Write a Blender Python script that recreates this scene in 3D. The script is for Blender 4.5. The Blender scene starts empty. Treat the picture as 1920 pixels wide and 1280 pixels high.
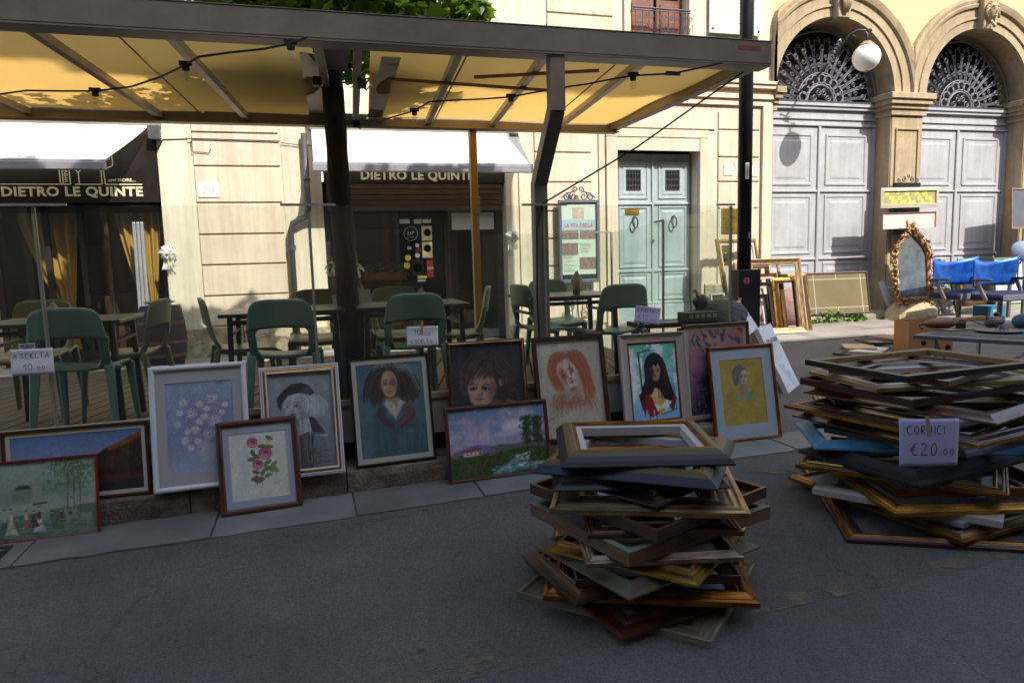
import bpy, math, random
import numpy as np
from mathutils import Vector, Matrix
random.seed(7); RNG = np.random.default_rng(7)
S = bpy.context.scene; C = S.collection
PI = math.pi; rad = math.radians

# ------------------------------------------------------------------ camera
# world: x runs along the street to the right, y towards the house fronts, z up; metres
F_PX, PITCH, ROLL, YAW, CAM_Z = 1300.0, rad(6.85), rad(1.6), rad(16.0), 1.5
def _axes():
    cp, sp = math.cos(PITCH), math.sin(PITCH)
    f = Vector((0, cp, -sp)); r = Vector((1, 0, 0)); d = Vector((0, -sp, -cp))
    cr, sr = math.cos(ROLL), math.sin(ROLL)
    r2 = r*cr + d*sr; d2 = d*cr - r*sr
    m = Matrix.Rotation(-YAW, 3, 'Z')
    return m @ r2, m @ d2, m @ f
AR, AD, AF = _axes()
cam_d = bpy.data.cameras.new('camera'); cam = bpy.data.objects.new('camera', cam_d); C.objects.link(cam)
cam_d.sensor_width = 36; cam_d.lens = F_PX/1920*36; cam_d.clip_start = .05; cam_d.clip_end = 400
up = -AD; back = -AF
cam.matrix_world = Matrix(((AR.x, up.x, back.x, 0), (AR.y, up.y, back.y, 0), (AR.z, up.z, back.z, CAM_Z), (0, 0, 0, 1)))
S.camera = cam

# ------------------------------------------------------------------ light
SUN_DIR = Vector((-.40, 1.0, -1.05)).normalized()          # the way the light travels
w = bpy.data.worlds.new('World'); S.world = w; w.use_nodes = True
nt = w.node_tree; bg = nt.nodes['Background']
sky = nt.nodes.new('ShaderNodeTexSky'); sky.sky_type = 'NISHITA'; sky.sun_disc = False
sky.sun_elevation = math.asin(-SUN_DIR.z); sky.sun_rotation = math.atan2(-SUN_DIR.x, -SUN_DIR.y)
sky.air_density = 1.0; sky.dust_density = 1.8; sky.ozone_density = .5
nt.links.new(sky.outputs[0], bg.inputs[0]); bg.inputs[1].default_value = .15
sl = bpy.data.lights.new('sun', 'SUN'); sl.energy = 2.5; sl.angle = rad(.53); sl.color = (1.0, .96, .90)
so = bpy.data.objects.new('sun', sl); C.objects.link(so)
so.rotation_euler = SUN_DIR.to_track_quat('-Z', 'Y').to_euler(); so.location = (6, -20, 24)
S.view_settings.view_transform = 'Standard'; S.view_settings.look = 'None'
S.view_settings.exposure = 1.42; S.view_settings.gamma = 1.0; S.view_settings.use_curve_mapping = False
S.render.engine = 'CYCLES'
try:
    S.cycles.max_bounces = 8; S.cycles.transparent_max_bounces = 16; S.cycles.sample_clamp_indirect = 4; S.cycles.caustics_reflective = False
except Exception: pass

# ------------------------------------------------------------------ placing: where a sight line meets a plane of the place
O3 = Vector((0, 0, CAM_Z))
def _ray(px, py): return AR*(px-960) + AD*(py-640) + AF*F_PX
def onY(px, py, y): r = _ray(px, py); return O3 + r*(y/r.y)
def onX(px, py, x): r = _ray(px, py); return O3 + r*(x/r.x)
def onZ(px, py, z): r = _ray(px, py); return O3 + r*((z-CAM_Z)/r.z)
def ground_z(y): return .028*max(0.0, y-5.0)

# ------------------------------------------------------------------ materials
def lin(c):
    if isinstance(c, str):
        c = [int(c[i:i+2], 16)/255 for i in (0, 2, 4)]
        c = [(x/12.92 if x <= .04045 else ((x+.055)/1.055)**2.4) for x in c]
    return (c[0], c[1], c[2], 1.0)
MATS = {}
def mat(name, col=(.5, .5, .5), rough=.6, metal=0., var=.15, scale=6., bump=.15, bscale=60., dist=.002, stretch=None,
        col2=None, spec=.5, grime=0., coat=0., trans=0., emit=None, detail=6., vary=0., streak=0.):
    if name in MATS: return MATS[name]
    m = bpy.data.materials.new(name); m.use_nodes = True; n = m.node_tree; N = n.nodes; L = n.links
    b = N['Principled BSDF']; c = lin(col)
    tc = N.new('ShaderNodeTexCoord'); mp = N.new('ShaderNodeMapping'); L.new(tc.outputs['Object'], mp.inputs[0])
    if stretch: mp.inputs['Scale'].default_value = stretch
    nz = N.new('ShaderNodeTexNoise'); nz.inputs['Scale'].default_value = scale; nz.inputs['Detail'].default_value = detail
    nz.inputs['Roughness'].default_value = .6; L.new(mp.outputs[0], nz.inputs[0])
    cr = N.new('ShaderNodeValToRGB'); e = cr.color_ramp.elements
    a, z = (lin(col2), c) if col2 is not None else (tuple(x*(1-var) for x in c[:3])+(1,), tuple(min(1, x*(1+var)) for x in c[:3])+(1,))
    e[0].position = .35; e[1].position = .65; e[0].color = a; e[1].color = z
    L.new(nz.outputs[0], cr.inputs[0]); out = cr.outputs[0]
    if grime > 0:
        g = N.new('ShaderNodeTexNoise'); g.inputs['Scale'].default_value = scale*.35; g.inputs['Detail'].default_value = 9; g.inputs['Roughness'].default_value = .75
        L.new(mp.outputs[0], g.inputs[0])
        gr = N.new('ShaderNodeValToRGB'); gr.color_ramp.elements[0].position = .42; gr.color_ramp.elements[1].position = .62
        gr.color_ramp.elements[0].color = (1-grime,)*3+(1,); gr.color_ramp.elements[1].color = (1, 1, 1, 1)
        L.new(g.outputs[0], gr.inputs[0])
        mx = N.new('ShaderNodeMix'); mx.data_type = 'RGBA'; mx.blend_type = 'MULTIPLY'; mx.inputs[0].default_value = 1
        L.new(out, mx.inputs[6]); L.new(gr.outputs[0], mx.inputs[7]); out = mx.outputs[2]
    if streak > 0:    # rain streaks and patchy repairs
        sm = N.new('ShaderNodeMapping'); sm.inputs['Scale'].default_value = (5, 5, .35); L.new(tc.outputs['Object'], sm.inputs[0])
        sn = N.new('ShaderNodeTexNoise'); sn.inputs['Scale'].default_value = 2.2; sn.inputs['Detail'].default_value = 10; sn.inputs['Roughness'].default_value = .7; L.new(sm.outputs[0], sn.inputs[0])
        sr = N.new('ShaderNodeValToRGB'); sr.color_ramp.elements[0].position = .38; sr.color_ramp.elements[1].position = .58
        sr.color_ramp.elements[0].color = (1-streak, 1-streak*1.1, 1-streak*1.25, 1); sr.color_ramp.elements[1].color = (1, 1, 1, 1); L.new(sn.outputs[0], sr.inputs[0])
        mx = N.new('ShaderNodeMix'); mx.data_type = 'RGBA'; mx.blend_type = 'MULTIPLY'; mx.inputs[0].default_value = 1
        L.new(out, mx.inputs[6]); L.new(sr.outputs[0], mx.inputs[7]); out = mx.outputs[2]
    if vary > 0:      # piece-to-piece difference
        oi = N.new('ShaderNodeObjectInfo'); vr = N.new('ShaderNodeMapRange'); vr.inputs[3].default_value = 1-vary; vr.inputs[4].default_value = 1+vary; L.new(oi.outputs['Random'], vr.inputs[0])
        vm = N.new('ShaderNodeVectorMath'); vm.operation = 'SCALE'; L.new(out, vm.inputs[0]); L.new(vr.outputs[0], vm.inputs['Scale']); out = vm.outputs[0]
    L.new(out, b.inputs['Base Color'])
    b.inputs['Roughness'].default_value = rough; b.inputs['Metallic'].default_value = metal
    b.inputs['Specular IOR Level'].default_value = spec; b.inputs['Coat Weight'].default_value = coat
    b.inputs['Transmission Weight'].default_value = trans
    rn = N.new('ShaderNodeMapRange'); rn.inputs[3].default_value = max(.02, rough-.12); rn.inputs[4].default_value = min(1, rough+.12)
    L.new(nz.outputs[0], rn.inputs[0]); L.new(rn.outputs[0], b.inputs['Roughness'])
    if bump > 0:
        bn = N.new('ShaderNodeTexNoise'); bn.inputs['Scale'].default_value = bscale; bn.inputs['Detail'].default_value = 5
        L.new(mp.outputs[0], bn.inputs[0]); bp = N.new('ShaderNodeBump'); bp.inputs['Strength'].default_value = bump
        bp.inputs['Distance'].default_value = dist; L.new(bn.outputs[0], bp.inputs['Height']); L.new(bp.outputs[0], b.inputs['Normal'])
    if emit: b.inputs['Emission Color'].default_value = lin(emit[0]); b.inputs['Emission Strength'].default_value = emit[1]
    MATS[name] = m; return m
def wood(name, col, col2, rough=.42, coat=.1): return mat(name, col, rough, col2=col2, scale=5, stretch=(1.2, 16, 16), bump=.35, bscale=26, dist=.0015, coat=coat, detail=8, grime=.25, vary=.12)
def gilt(name, col, col2, rough=.36): return mat(name, col, rough, metal=.75, col2=col2, scale=7, stretch=(1, 9, 9), bump=.7, bscale=55, dist=.002, detail=9, grime=.35, vary=.1)
def glass_mat(name, tint=(.93, .97, .95), rough=.01, dirt_haze=.022):
    m = bpy.data.materials.new(name); m.use_nodes = True; n = m.node_tree; N = n.nodes; L = n.links
    N.remove(N['Principled BSDF']); o = N['Material Output']
    t = N.new('ShaderNodeBsdfTransparent'); t.inputs[0].default_value = (*tint, 1)
    g = N.new('ShaderNodeBsdfGlossy'); g.inputs['Roughness'].default_value = rough
    f = N.new('ShaderNodeFresnel'); ge = N.new('ShaderNodeNewGeometry'); io = N.new('ShaderNodeMapRange'); io.inputs[3].default_value = 1.5; io.inputs[4].default_value = 1/1.5; L.new(ge.outputs['Backfacing'], io.inputs[0]); L.new(io.outputs[0], f.inputs[0])
    tc = N.new('ShaderNodeTexCoord'); nz = N.new('ShaderNodeTexNoise'); nz.inputs['Scale'].default_value = 2.5; nz.inputs['Detail'].default_value = 8
    L.new(tc.outputs['Object'], nz.inputs[0])
    d = N.new('ShaderNodeBsdfDiffuse'); d.inputs[0].default_value = (.6, .6, .58, 1)
    mr = N.new('ShaderNodeMapRange'); mr.inputs[1].default_value = .35; mr.inputs[2].default_value = .8; mr.inputs[3].default_value = dirt_haze*.3; mr.inputs[4].default_value = dirt_haze*1.6  # pale film: dirt, plus a haze painted in place of reflections
    L.new(nz.outputs[0], mr.inputs[0])
    m1 = N.new('ShaderNodeMixShader'); L.new(mr.outputs[0], m1.inputs[0]); L.new(t.outputs[0], m1.inputs[1]); L.new(d.outputs[0], m1.inputs[2])
    m2 = N.new('ShaderNodeMixShader'); L.new(f.outputs[0], m2.inputs[0]); L.new(m1.outputs[0], m2.inputs[1]); L.new(g.outputs[0], m2.inputs[2])
    L.new(m2.outputs[0], o.inputs[0]); MATS[name] = m; return m
def cloth_mat(name, col, tcol, mixf=.5, bump=.3):
    m = bpy.data.materials.new(name); m.use_nodes = True; n = m.node_tree; N = n.nodes; L = n.links
    N.remove(N['Principled BSDF']); o = N['Material Output']
    d = N.new('ShaderNodeBsdfDiffuse'); d.inputs[0].default_value = lin(col)
    t = N.new('ShaderNodeBsdfTranslucent'); t.inputs[0].default_value = lin(tcol)
    tc = N.new('ShaderNodeTexCoord'); nz = N.new('ShaderNodeTexNoise'); nz.inputs['Scale'].default_value = 1.6; nz.inputs['Detail'].default_value = 7
    L.new(tc.outputs['Object'], nz.inputs[0]); bp = N.new('ShaderNodeBump'); bp.inputs['Strength'].default_value = bump; bp.inputs['Distance'].default_value = .05
    L.new(nz.outputs[0], bp.inputs['Height']); L.new(bp.outputs[0], d.inputs['Normal']); L.new(bp.outputs[0], t.inputs['Normal'])
    mr = N.new('ShaderNodeMix'); mr.data_type = 'RGBA'; mr.inputs[6].default_value = tuple(x*.82 for x in lin(tcol)[:3])+(1,); mr.inputs[7].default_value = lin(tcol)
    L.new(nz.outputs[0], mr.inputs[0]); L.new(mr.outputs[2], t.inputs[0])
    x = N.new('ShaderNodeMixShader'); x.inputs[0].default_value = mixf; L.new(d.outputs[0], x.inputs[1]); L.new(t.outputs[0], x.inputs[2])
    L.new(x.outputs[0], o.inputs[0]); MATS[name] = m; return m
def paint_mat():
    m = bpy.data.materials.new('painted_surface'); m.use_nodes = True; n = m.node_tree; N = n.nodes; L = n.links; b = N['Principled BSDF']
    a = N.new('ShaderNodeVertexColor'); a.layer_name = 'paint'; L.new(a.outputs[0], b.inputs['Base Color']); b.inputs['Roughness'].default_value = .55
    tc = N.new('ShaderNodeTexCoord'); nz = N.new('ShaderNodeTexNoise'); nz.inputs['Scale'].default_value = 220; L.new(tc.outputs['Object'], nz.inputs[0])
    bp = N.new('ShaderNodeBump'); bp.inputs['Strength'].default_value = .15; bp.inputs['Distance'].default_value = .001; L.new(nz.outputs[0], bp.inputs['Height']); L.new(bp.outputs[0], b.inputs['Normal'])
    return m
PAINT = paint_mat()

# ------------------------------------------------------------------ meshes
class MB:
    def __init__(s): s.v = []; s.f = []; s.m = []
    def face(s, pts, m=0):
        k = len(s.v); s.v += [tuple(p) for p in pts]; s.f.append(tuple(range(k, k+len(pts)))); s.m.append(m)
    def add(s, vs, fs, m=0):
        k = len(s.v); s.v += [tuple(p) for p in vs]; s.f += [tuple(i+k for i in f) for f in fs]; s.m += [m]*len(fs)
    def box(s, x0, x1, y0, y1, z0, z1, m=0, T=None):
        vs = [Vector((x, y, z)) for z in (z0, z1) for y in (y0, y1) for x in (x0, x1)]
        if T is not None: vs = [T @ p for p in vs]
        s.add(vs, [(0, 2, 3, 1), (4, 5, 7, 6), (0, 1, 5, 4), (1, 3, 7, 5), (3, 2, 6, 7), (2, 0, 4, 6)], m); return s
    def bar(s, a, b, w, h, m=0, upv=(0, 0, 1), w2=None, h2=None):
        a = Vector(a); b = Vector(b); d = (b-a).normalized(); upv = Vector(upv)
        if abs(d.dot(upv)) > .99: upv = Vector((0, 1, 0))
        x = d.cross(upv).normalized(); y = x.cross(d); vs = []
        for p, ww, hh in ((a, w, h), (b, w2 or w, h2 or h)):
            vs += [p-x*ww/2-y*hh/2, p+x*ww/2-y*hh/2, p+x*ww/2+y*hh/2, p-x*ww/2+y*hh/2]
        s.add(vs, [(3, 2, 1, 0), (4, 5, 6, 7), (0, 1, 5, 4), (1, 2, 6, 5), (2, 3, 7, 6), (3, 0, 4, 7)], m); return s
    def tube(s, pts, r, n=8, m=0, closed=False, caps=True):
        P = [Vector(p) for p in pts]; k = len(P); R = r if isinstance(r, (list, tuple)) else [r]*k
        vs = []; prev = None
        for i, p in enumerate(P):
            if closed: d = P[(i+1) % k]-P[i-1]
            else: d = P[min(i+1, k-1)]-P[max(i-1, 0)]
            d = d.normalized() if d.length > 1e-9 else Vector((0, 0, 1))
            if prev is None:
                u = d.cross(Vector((0, 0, 1)));
                if u.length < .05: u = d.cross(Vector((1, 0, 0)))
            else: u = prev - d*prev.dot(d)
            u.normalize(); prev = u; v2 = d.cross(u)
            for j in range(n):
                a = 2*PI*j/n; vs.append(p + (u*math.cos(a)+v2*math.sin(a))*R[i])
        fs = []
        for i in range(k if closed else k-1):
            i2 = (i+1) % k
            for j in range(n): fs.append((i*n+j, i*n+(j+1) % n, i2*n+(j+1) % n, i2*n+j))
        if caps and not closed: fs += [tuple(range(n-1, -1, -1)), tuple((k-1)*n+j for j in range(n))]
        s.add(vs, fs, m); return s
    def lathe(s, prof, n=16, c=(0, 0, 0), m=0, T=None):
        c = Vector(c); vs = []
        for (r, z) in prof:
            for j in range(n):
                a = 2*PI*j/n; p = Vector((r*math.cos(a), r*math.sin(a), z))
                vs.append((T @ p if T is not None else p)+c)
        fs = [(i*n+j, i*n+(j+1) % n, (i+1)*n+(j+1) % n, (i+1)*n+j) for i in range(len(prof)-1) for j in range(n)]
        s.add(vs, fs, m); return s
    def grid(s, fn, nu, nv, m=0):
        vs = [fn(i/nu, j/nv) for j in range(nv+1) for i in range(nu+1)]
        fs = [(j*(nu+1)+i, j*(nu+1)+i+1, (j+1)*(nu+1)+i+1, (j+1)*(nu+1)+i) for j in range(nv) for i in range(nu)]
        s.add(vs, fs, m); return s
    def prism(s, pts2, y0, y1, m=0):          # outline in x,z pushed through y
        n = len(pts2); s.add([(x, y0, z) for x, z in pts2]+[(x, y1, z) for x, z in pts2],
            [tuple(range(n)), tuple(range(2*n-1, n-1, -1))]+[(i, i+n, (i+1) % n+n, (i+1) % n) for i in range(n)], m); return s
    def mesh(s, name):
        me = bpy.data.meshes.new(name); me.from_pydata(s.v, [], s.f)
        if any(s.m): me.polygons.foreach_set('material_index', s.m)
        return me
    def build(s, name, mats, parent=None, smooth=False, loc=None, rot=None, bevel=0, solid=0, sub=0, seg=1):
        me = s.mesh(name)
        for m in (mats if isinstance(mats, (list, tuple)) else [mats]): me.materials.append(m)
        return place(name, me, parent, smooth, loc, rot, bevel, solid, sub, seg)
def place(name, me, parent=None, smooth=False, loc=None, rot=None, bevel=0, solid=0, sub=0, seg=1):
    o = bpy.data.objects.new(name, me); C.objects.link(o)
    if parent is not None: o.parent = parent
    if loc is not None: o.location = loc
    if rot is not None: o.rotation_euler = rot
    if smooth: me.polygons.foreach_set('use_smooth', [True]*len(me.polygons))
    if solid: md = o.modifiers.new('solid', 'SOLIDIFY'); md.thickness = abs(solid); md.offset = 0 if solid > 0 else -1
    if bevel: md = o.modifiers.new('bevel', 'BEVEL'); md.width = bevel; md.segments = seg; md.limit_method = 'ANGLE'
    if sub: md = o.modifiers.new('sub', 'SUBSURF'); md.levels = sub; md.render_levels = sub
    return o
def thing(name, label, cat, loc=(0, 0, 0), rotz=0, group=None):
    o = bpy.data.objects.new(name, None); C.objects.link(o); o.location = loc; o.rotation_euler = (0, 0, rotz)
    o.empty_display_size = .1; return tag(o, label, cat, group)
def tag(o, label, cat, group=None):
    o['label'] = label; o['category'] = cat
    if group: o['group'] = group
    return o
def struct(o): o['kind'] = 'structure'; return o
def stuff(o): o['kind'] = 'stuff'; return o
def dup(root, label, loc=None, rotz=None, group=None):
    r = root.copy(); C.objects.link(r); r['label'] = label
    if loc is not None: r.location = loc
    if rotz is not None: r.rotation_euler = (0, 0, rotz)
    if group: r['group'] = group
    for ch in list(root.children):
        c = ch.copy(); C.objects.link(c); c.parent = r
        for g in list(ch.children): d = g.copy(); C.objects.link(d); d.parent = c
    return r
def label(o, t): o['label'] = t; return o

def text(body, parent, mt, x, y, z, width=None, height=None, bold=0., thick=.002, name='lettering', rot=(PI/2, 0, 0), center=False, squash=None):
    cu = bpy.data.curves.new('t', 'FONT'); cu.body = body; cu.size = 1; cu.offset = bold; cu.resolution_u = 3
    cu.space_character = 1.0+bold*2
    o = bpy.data.objects.new('t', cu); C.objects.link(o); bpy.context.view_layer.update()
    me = bpy.data.meshes.new_from_object(o.evaluated_get(bpy.context.evaluated_depsgraph_get())); bpy.data.objects.remove(o)
    n = len(me.vertices); co = np.empty(n*3, np.float32); me.vertices.foreach_get('co', co); co = co.reshape(-1, 3)
    w0, w1 = co[:, 0].min(), co[:, 0].max(); h = co[:, 1].max()-max(0, co[:, 1].min()); co[:, 0] -= w0
    sx = (width/(w1-w0)) if width else height/h; sy = (height/h) if height else sx
    co[:, 0] *= sx; co[:, 1] *= sy
    if center: co[:, 0] -= (w1-w0)*sx/2
    me.vertices.foreach_set('co', co.ravel()); me.name = name; me.materials.clear(); me.materials.append(mt)
    return place(name, me, parent, loc=(x, y, z), rot=rot)

# hand lettering: each sign is a few pen strokes
GL = {'A': [[(0, 0), (.35, 1), (.6, 0)], [(.08, .38), (.62, .35)]], 'S': [[(.55, .85), (.3, 1), (.08, .78), (.25, .55), (.5, .4), (.42, .1), (.05, .08)]],
 'C': [[(.6, .85), (.35, 1), (.08, .65), (.1, .25), (.35, 0), (.62, .12)]], 'E': [[(.55, .9), (.2, .95), (.1, .5), (.15, .05), (.6, .1)], [(.12, .52), (.48, .55)]],
 'L': [[(.1, 1), (.1, .05), (.55, .08)]], 'T': [[(0, .95), (.7, 1)], [(.35, .97), (.3, 0)]], 'O': [[(.3, .95), (.05, .6), (.15, .1), (.42, .05), (.58, .5), (.45, .9), (.3, .95)]],
 'R': [[(.1, 0), (.12, 1), (.5, .85), (.45, .55), (.14, .5), (.55, 0)]], 'N': [[(.05, 0), (.1, 1), (.5, .05), (.58, 1)]], 'I': [[(.2, 1), (.18, 0)]],
 '0': [[(.3, .95), (.08, .6), (.14, .12), (.38, .02), (.56, .45), (.46, .88), (.3, .95)]], '1': [[(0, .55), (.35, 1), (.3, 0)]], '2': [[(.08, .8), (.3, 1), (.52, .75), (.3, .35), (.02, .02), (.62, .08)]],
 'e': [[(.6, .95), (.3, .85), (.12, .5), (.25, .1), (.62, .05)], [(0, .6), (.45, .65)], [(0, .4), (.42, .45)]], '.': [[(.1, .02), (.16, .1)]], 'o': [[(.22, .5), (.05, .3), (.15, .02), (.38, .08), (.42, .35), (.22, .5)]],
 'P': [[(.1, 0), (.12, 1), (.5, .85), (.45, .5), (.12, .5)]], 'z': [[(.05, .55), (.45, .55), (.05, .02), (.5, .05)]], 'i': [[(.1, .5), (.1, 0)]], ' ': []}
def handwriting(s, lines, fn, th=.0022, m=0):
    """lines: (text, x, y, height) in sheet metres; fn(x, y) gives the point on the sheet"""
    for (tx, x, y, h) in lines:
        for ch in tx:
            wv = 0
            for st in GL.get(ch, []):
                pts = []
                for i in range(len(st)-1):
                    for k in range(3):
                        t = k/3; pts.append((st[i][0]*(1-t)+st[i+1][0]*t, st[i][1]*(1-t)+st[i+1][1]*t))
                pts.append(st[-1]); sk = []
                for i in range(len(pts)):
                    a = pts[max(0, i-1)]; b = pts[i]; c = pts[min(len(pts)-1, i+1)]; sk.append(((a[0]+2*b[0]+c[0])/4, (a[1]+2*b[1]+c[1])/4))
                for i in range(len(sk)-1):
                    ax, ay = x+sk[i][0]*h, y+sk[i][1]*h; bx, by = x+sk[i+1][0]*h, y+sk[i+1][1]*h
                    dx, dy = bx-ax, by-ay; l = math.hypot(dx, dy) or 1; nx, ny = -dy/l*th/2, dx/l*th/2; ex, ey = dx/l*th*.3, dy/l*th*.3
                    s.face([fn(ax-nx-ex, ay-ny-ey), fn(bx-nx+ex, by-ny+ey), fn(bx+nx+ex, by+ny+ey), fn(ax+nx-ex, ay+ny-ey)], m)
                wv = max(wv, max(p[0] for p in st))
            x += (wv+.18 if wv else .35)*h
# ------------------------------------------------------------------ material list
plaster = mat('cream_plaster', 'd6c8b0', .85, var=.06, scale=1.3, bump=.35, bscale=30, dist=.004, grime=.12, streak=.16)
plaster_b = mat('peach_plaster', 'd6c3aa', .85, var=.06, scale=1.5, bump=.35, bscale=35, dist=.004, grime=.12, vary=.03, streak=.14)
stone_t = mat('tan_stone', 'b5a07e', .8, var=.10, scale=2.5, bump=.4, bscale=50, dist=.003, grime=.25, streak=.2)
stone_r = mat('rough_stone', 'b0a083', .9, var=.25, scale=5, bump=1, bscale=14, dist=.03, grime=.35)
yellow_w = mat('yellow_plaster', 'e6cf86', .85, var=.05, scale=1.2, bump=.25, bscale=40, dist=.003, grime=.06)
grey_door = mat('grey_paint', 'afaeb0', .5, var=.05, scale=3, bump=.25, bscale=50, grime=.14, streak=.10)
blue_door = mat('blue_grey_paint', 'a3b0b2', .5, var=.06, scale=3, bump=.25, bscale=50, grime=.16, streak=.10)
iron = mat('wrought_iron', '4a4a4e', .55, metal=.4, var=.2, bump=.3)
iron_l = mat('grey_iron', '77777c', .6, metal=.1, var=.15, bump=.3)
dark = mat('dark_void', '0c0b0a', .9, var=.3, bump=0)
black_p = mat('black_paint', '1a1a1c', .42, var=.2, bump=.15, scale=4, grime=.25)
taupe = mat('taupe_paint', '968a7c', .45, var=.08, scale=2, bump=.12, bscale=30, grime=.3)
alu = mat('aluminium', 'b8b2a8', .45, metal=.3, var=.1, scale=5, bump=.12, grime=.2)
kerb_m = mat('kerb_stone', '7a7064', .88, var=.3, scale=9, bump=1, bscale=55, dist=.012, grime=.45, vary=.12)
slab_m = mat('grey_sandstone', '74736f', .7, var=.10, scale=3, bump=.5, bscale=24, dist=.004, grime=.3, vary=.12)
slab_far = mat('worn_stone_paving', '9a9186', .75, var=.12, scale=2, bump=.4, bscale=20, dist=.004, grime=.2, vary=.12)
plank_m = mat('deck_wood', '6a543c', .7, col2='4a3a2a', scale=4, stretch=(2, 18, 18), bump=.5, bscale=20, dist=.002, grime=.25, vary=.25)
shop_brown = mat('sign_brown', '1b1310', .35, var=.1, bump=.05)
wood_door = wood('brown_shutter_wood', '8a5030', '5b2f1a')
marble = mat('white_marble', 'ded8c8', .5, var=.04, scale=1.5, bump=.1)
leafm = mat('leaf_green', '4f6a22', .55, col2='2e4716', scale=3, bump=.2, trans=0)
bark = mat('bark', '2c241d', .95, var=.35, scale=10, stretch=(1, 1, .35), bump=1, bscale=28, dist=.03)
ink = mat('pen_ink', '2a2430', .6, var=0, bump=0); letter = mat('cream_lettering', 'd9d2ac', .5, var=0, bump=0)
white_p = mat('white_paint', 'e6e4e0', .45, var=.03, bump=.08, grime=.06)
paper = mat('white_paper', 'dcdce6', .8, var=.03, scale=8, bump=.6, bscale=16, dist=.004); lilac = mat('lilac_paper', 'bdbde6', .8, var=.02, scale=8, bump=.5, bscale=14, dist=.004)
brass = mat('brass', 'b8963e', .35, metal=.85, var=.15, bump=.2)
pane_m = glass_mat('clear_pane'); shopglass = glass_mat('shop_glass', (.93, .93, .91), .02, .0015)
cgreen = mat('sage_green_plastic', '678074', .36, var=.08, scale=3, bump=.08, bscale=80); cyel = mat('olive_green_plastic', '6c7450', .4, var=.05, scale=3, bump=.08, bscale=80)
table_m = mat('dark_table_laminate', '33271f', .32, var=.2, scale=5, bump=.1); cord_m = mat('black_rubber', '121212', .6, var=.1, bump=0)

# ------------------------------------------------------------------ ground
def asphalt():
    m = mat('asphalt', '585551', .85, var=.12, scale=1.1, bump=1.0, bscale=170, dist=.006, grime=.25)
    n = m.node_tree; N = n.nodes; L = n.links; b = N['Principled BSDF']
    src = b.inputs['Base Color'].links[0].from_socket
    tc = N.new('ShaderNodeTexCoord'); v = N.new('ShaderNodeTexVoronoi'); v.inputs['Scale'].default_value = 130; L.new(tc.outputs['Object'], v.inputs[0])
    cr = N.new('ShaderNodeValToRGB'); e = cr.color_ramp.elements; e[0].position = .0; e[0].color = (.55, .55, .56, 1); e[1].position = 1; e[1].color = (1.8, 1.77, 1.72, 1)
    L.new(v.outputs['Color'], cr.inputs[0])
    mx = N.new('ShaderNodeMix'); mx.data_type = 'RGBA'; mx.blend_type = 'MULTIPLY'; mx.inputs[0].default_value = .85; L.new(src, mx.inputs[6]); L.new(cr.outputs[0], mx.inputs[7])
    # sparse dark tar spots
    sp = N.new('ShaderNodeTexVoronoi'); sp.inputs['Scale'].default_value = 2.3; L.new(tc.outputs['Object'], sp.inputs[0])
    c2 = N.new('ShaderNodeValToRGB'); e = c2.color_ramp.elements; e[0].position = .03; e[0].color = (.35, .33, .32, 1); e[1].position = .06; e[1].color = (1, 1, 1, 1)
    L.new(sp.outputs['Distance'], c2.inputs[0])
    m3 = N.new('ShaderNodeMix'); m3.data_type = 'RGBA'; m3.blend_type = 'MULTIPLY'; m3.inputs[0].default_value = 1; L.new(mx.outputs[2], m3.inputs[6]); L.new(c2.outputs[0], m3.inputs[7])
    # broad worn patches and hairline cracks
    pn = N.new('ShaderNodeTexNoise'); pn.inputs['Scale'].default_value = .55; pn.inputs['Detail'].default_value = 7; pn.inputs['Roughness'].default_value = .65; L.new(tc.outputs['Object'], pn.inputs[0])
    pr_ = N.new('ShaderNodeValToRGB'); e = pr_.color_ramp.elements; e[0].position = .36; e[0].color = (.86, .86, .87, 1); e[1].position = .62; e[1].color = (1.12, 1.11, 1.10, 1); L.new(pn.outputs[0], pr_.inputs[0])
    m4 = N.new('ShaderNodeMix'); m4.data_type = 'RGBA'; m4.blend_type = 'MULTIPLY'; m4.inputs[0].default_value = 1; L.new(m3.outputs[2], m4.inputs[6]); L.new(pr_.outputs[0], m4.inputs[7])
    wn = N.new('ShaderNodeTexNoise'); wn.inputs['Scale'].default_value = 3; wn.inputs['Detail'].default_value = 5; L.new(tc.outputs['Object'], wn.inputs[0])
    wa = N.new('ShaderNodeVectorMath'); wa.operation = 'MULTIPLY_ADD'; wa.inputs[1].default_value = (.5, .5, .5); L.new(wn.outputs['Color'], wa.inputs[0]); L.new(tc.outputs['Object'], wa.inputs[2])
    cv_ = N.new('ShaderNodeTexVoronoi'); cv_.feature = 'DISTANCE_TO_EDGE'; cv_.inputs['Scale'].default_value = .42; L.new(wa.outputs[0], cv_.inputs[0])
    ck = N.new('ShaderNodeValToRGB'); e = ck.color_ramp.elements; e[0].position = .0; e[0].color = (.45, .45, .45, 1); e[1].position = .0035; e[1].color = (1, 1, 1, 1); L.new(cv_.outputs['Distance'], ck.inputs[0])
    m5 = N.new('ShaderNodeMix'); m5.data_type = 'RGBA'; m5.blend_type = 'MULTIPLY'; m5.inputs[0].default_value = .8; L.new(m4.outputs[2], m5.inputs[6]); L.new(ck.outputs[0], m5.inputs[7])
    L.new(m5.outputs[2], b.inputs['Base Color']); return m
g = MB(); ys = [-4, 0, 2, 4, 5, 6, 8, 10, 11.6, 40]
xs = [-60, -20, -8, -4, 0, 4, 8, 12, 20, 60]
for j in range(len(ys)-1):
    for i in range(len(xs)-1):
        g.face([(xs[i+a], ys[j+b], ground_z(ys[j+b])) for a, b in ((0, 0), (1, 0), (1, 1), (0, 1))])
struct(g.build('road', asphalt()))
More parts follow.
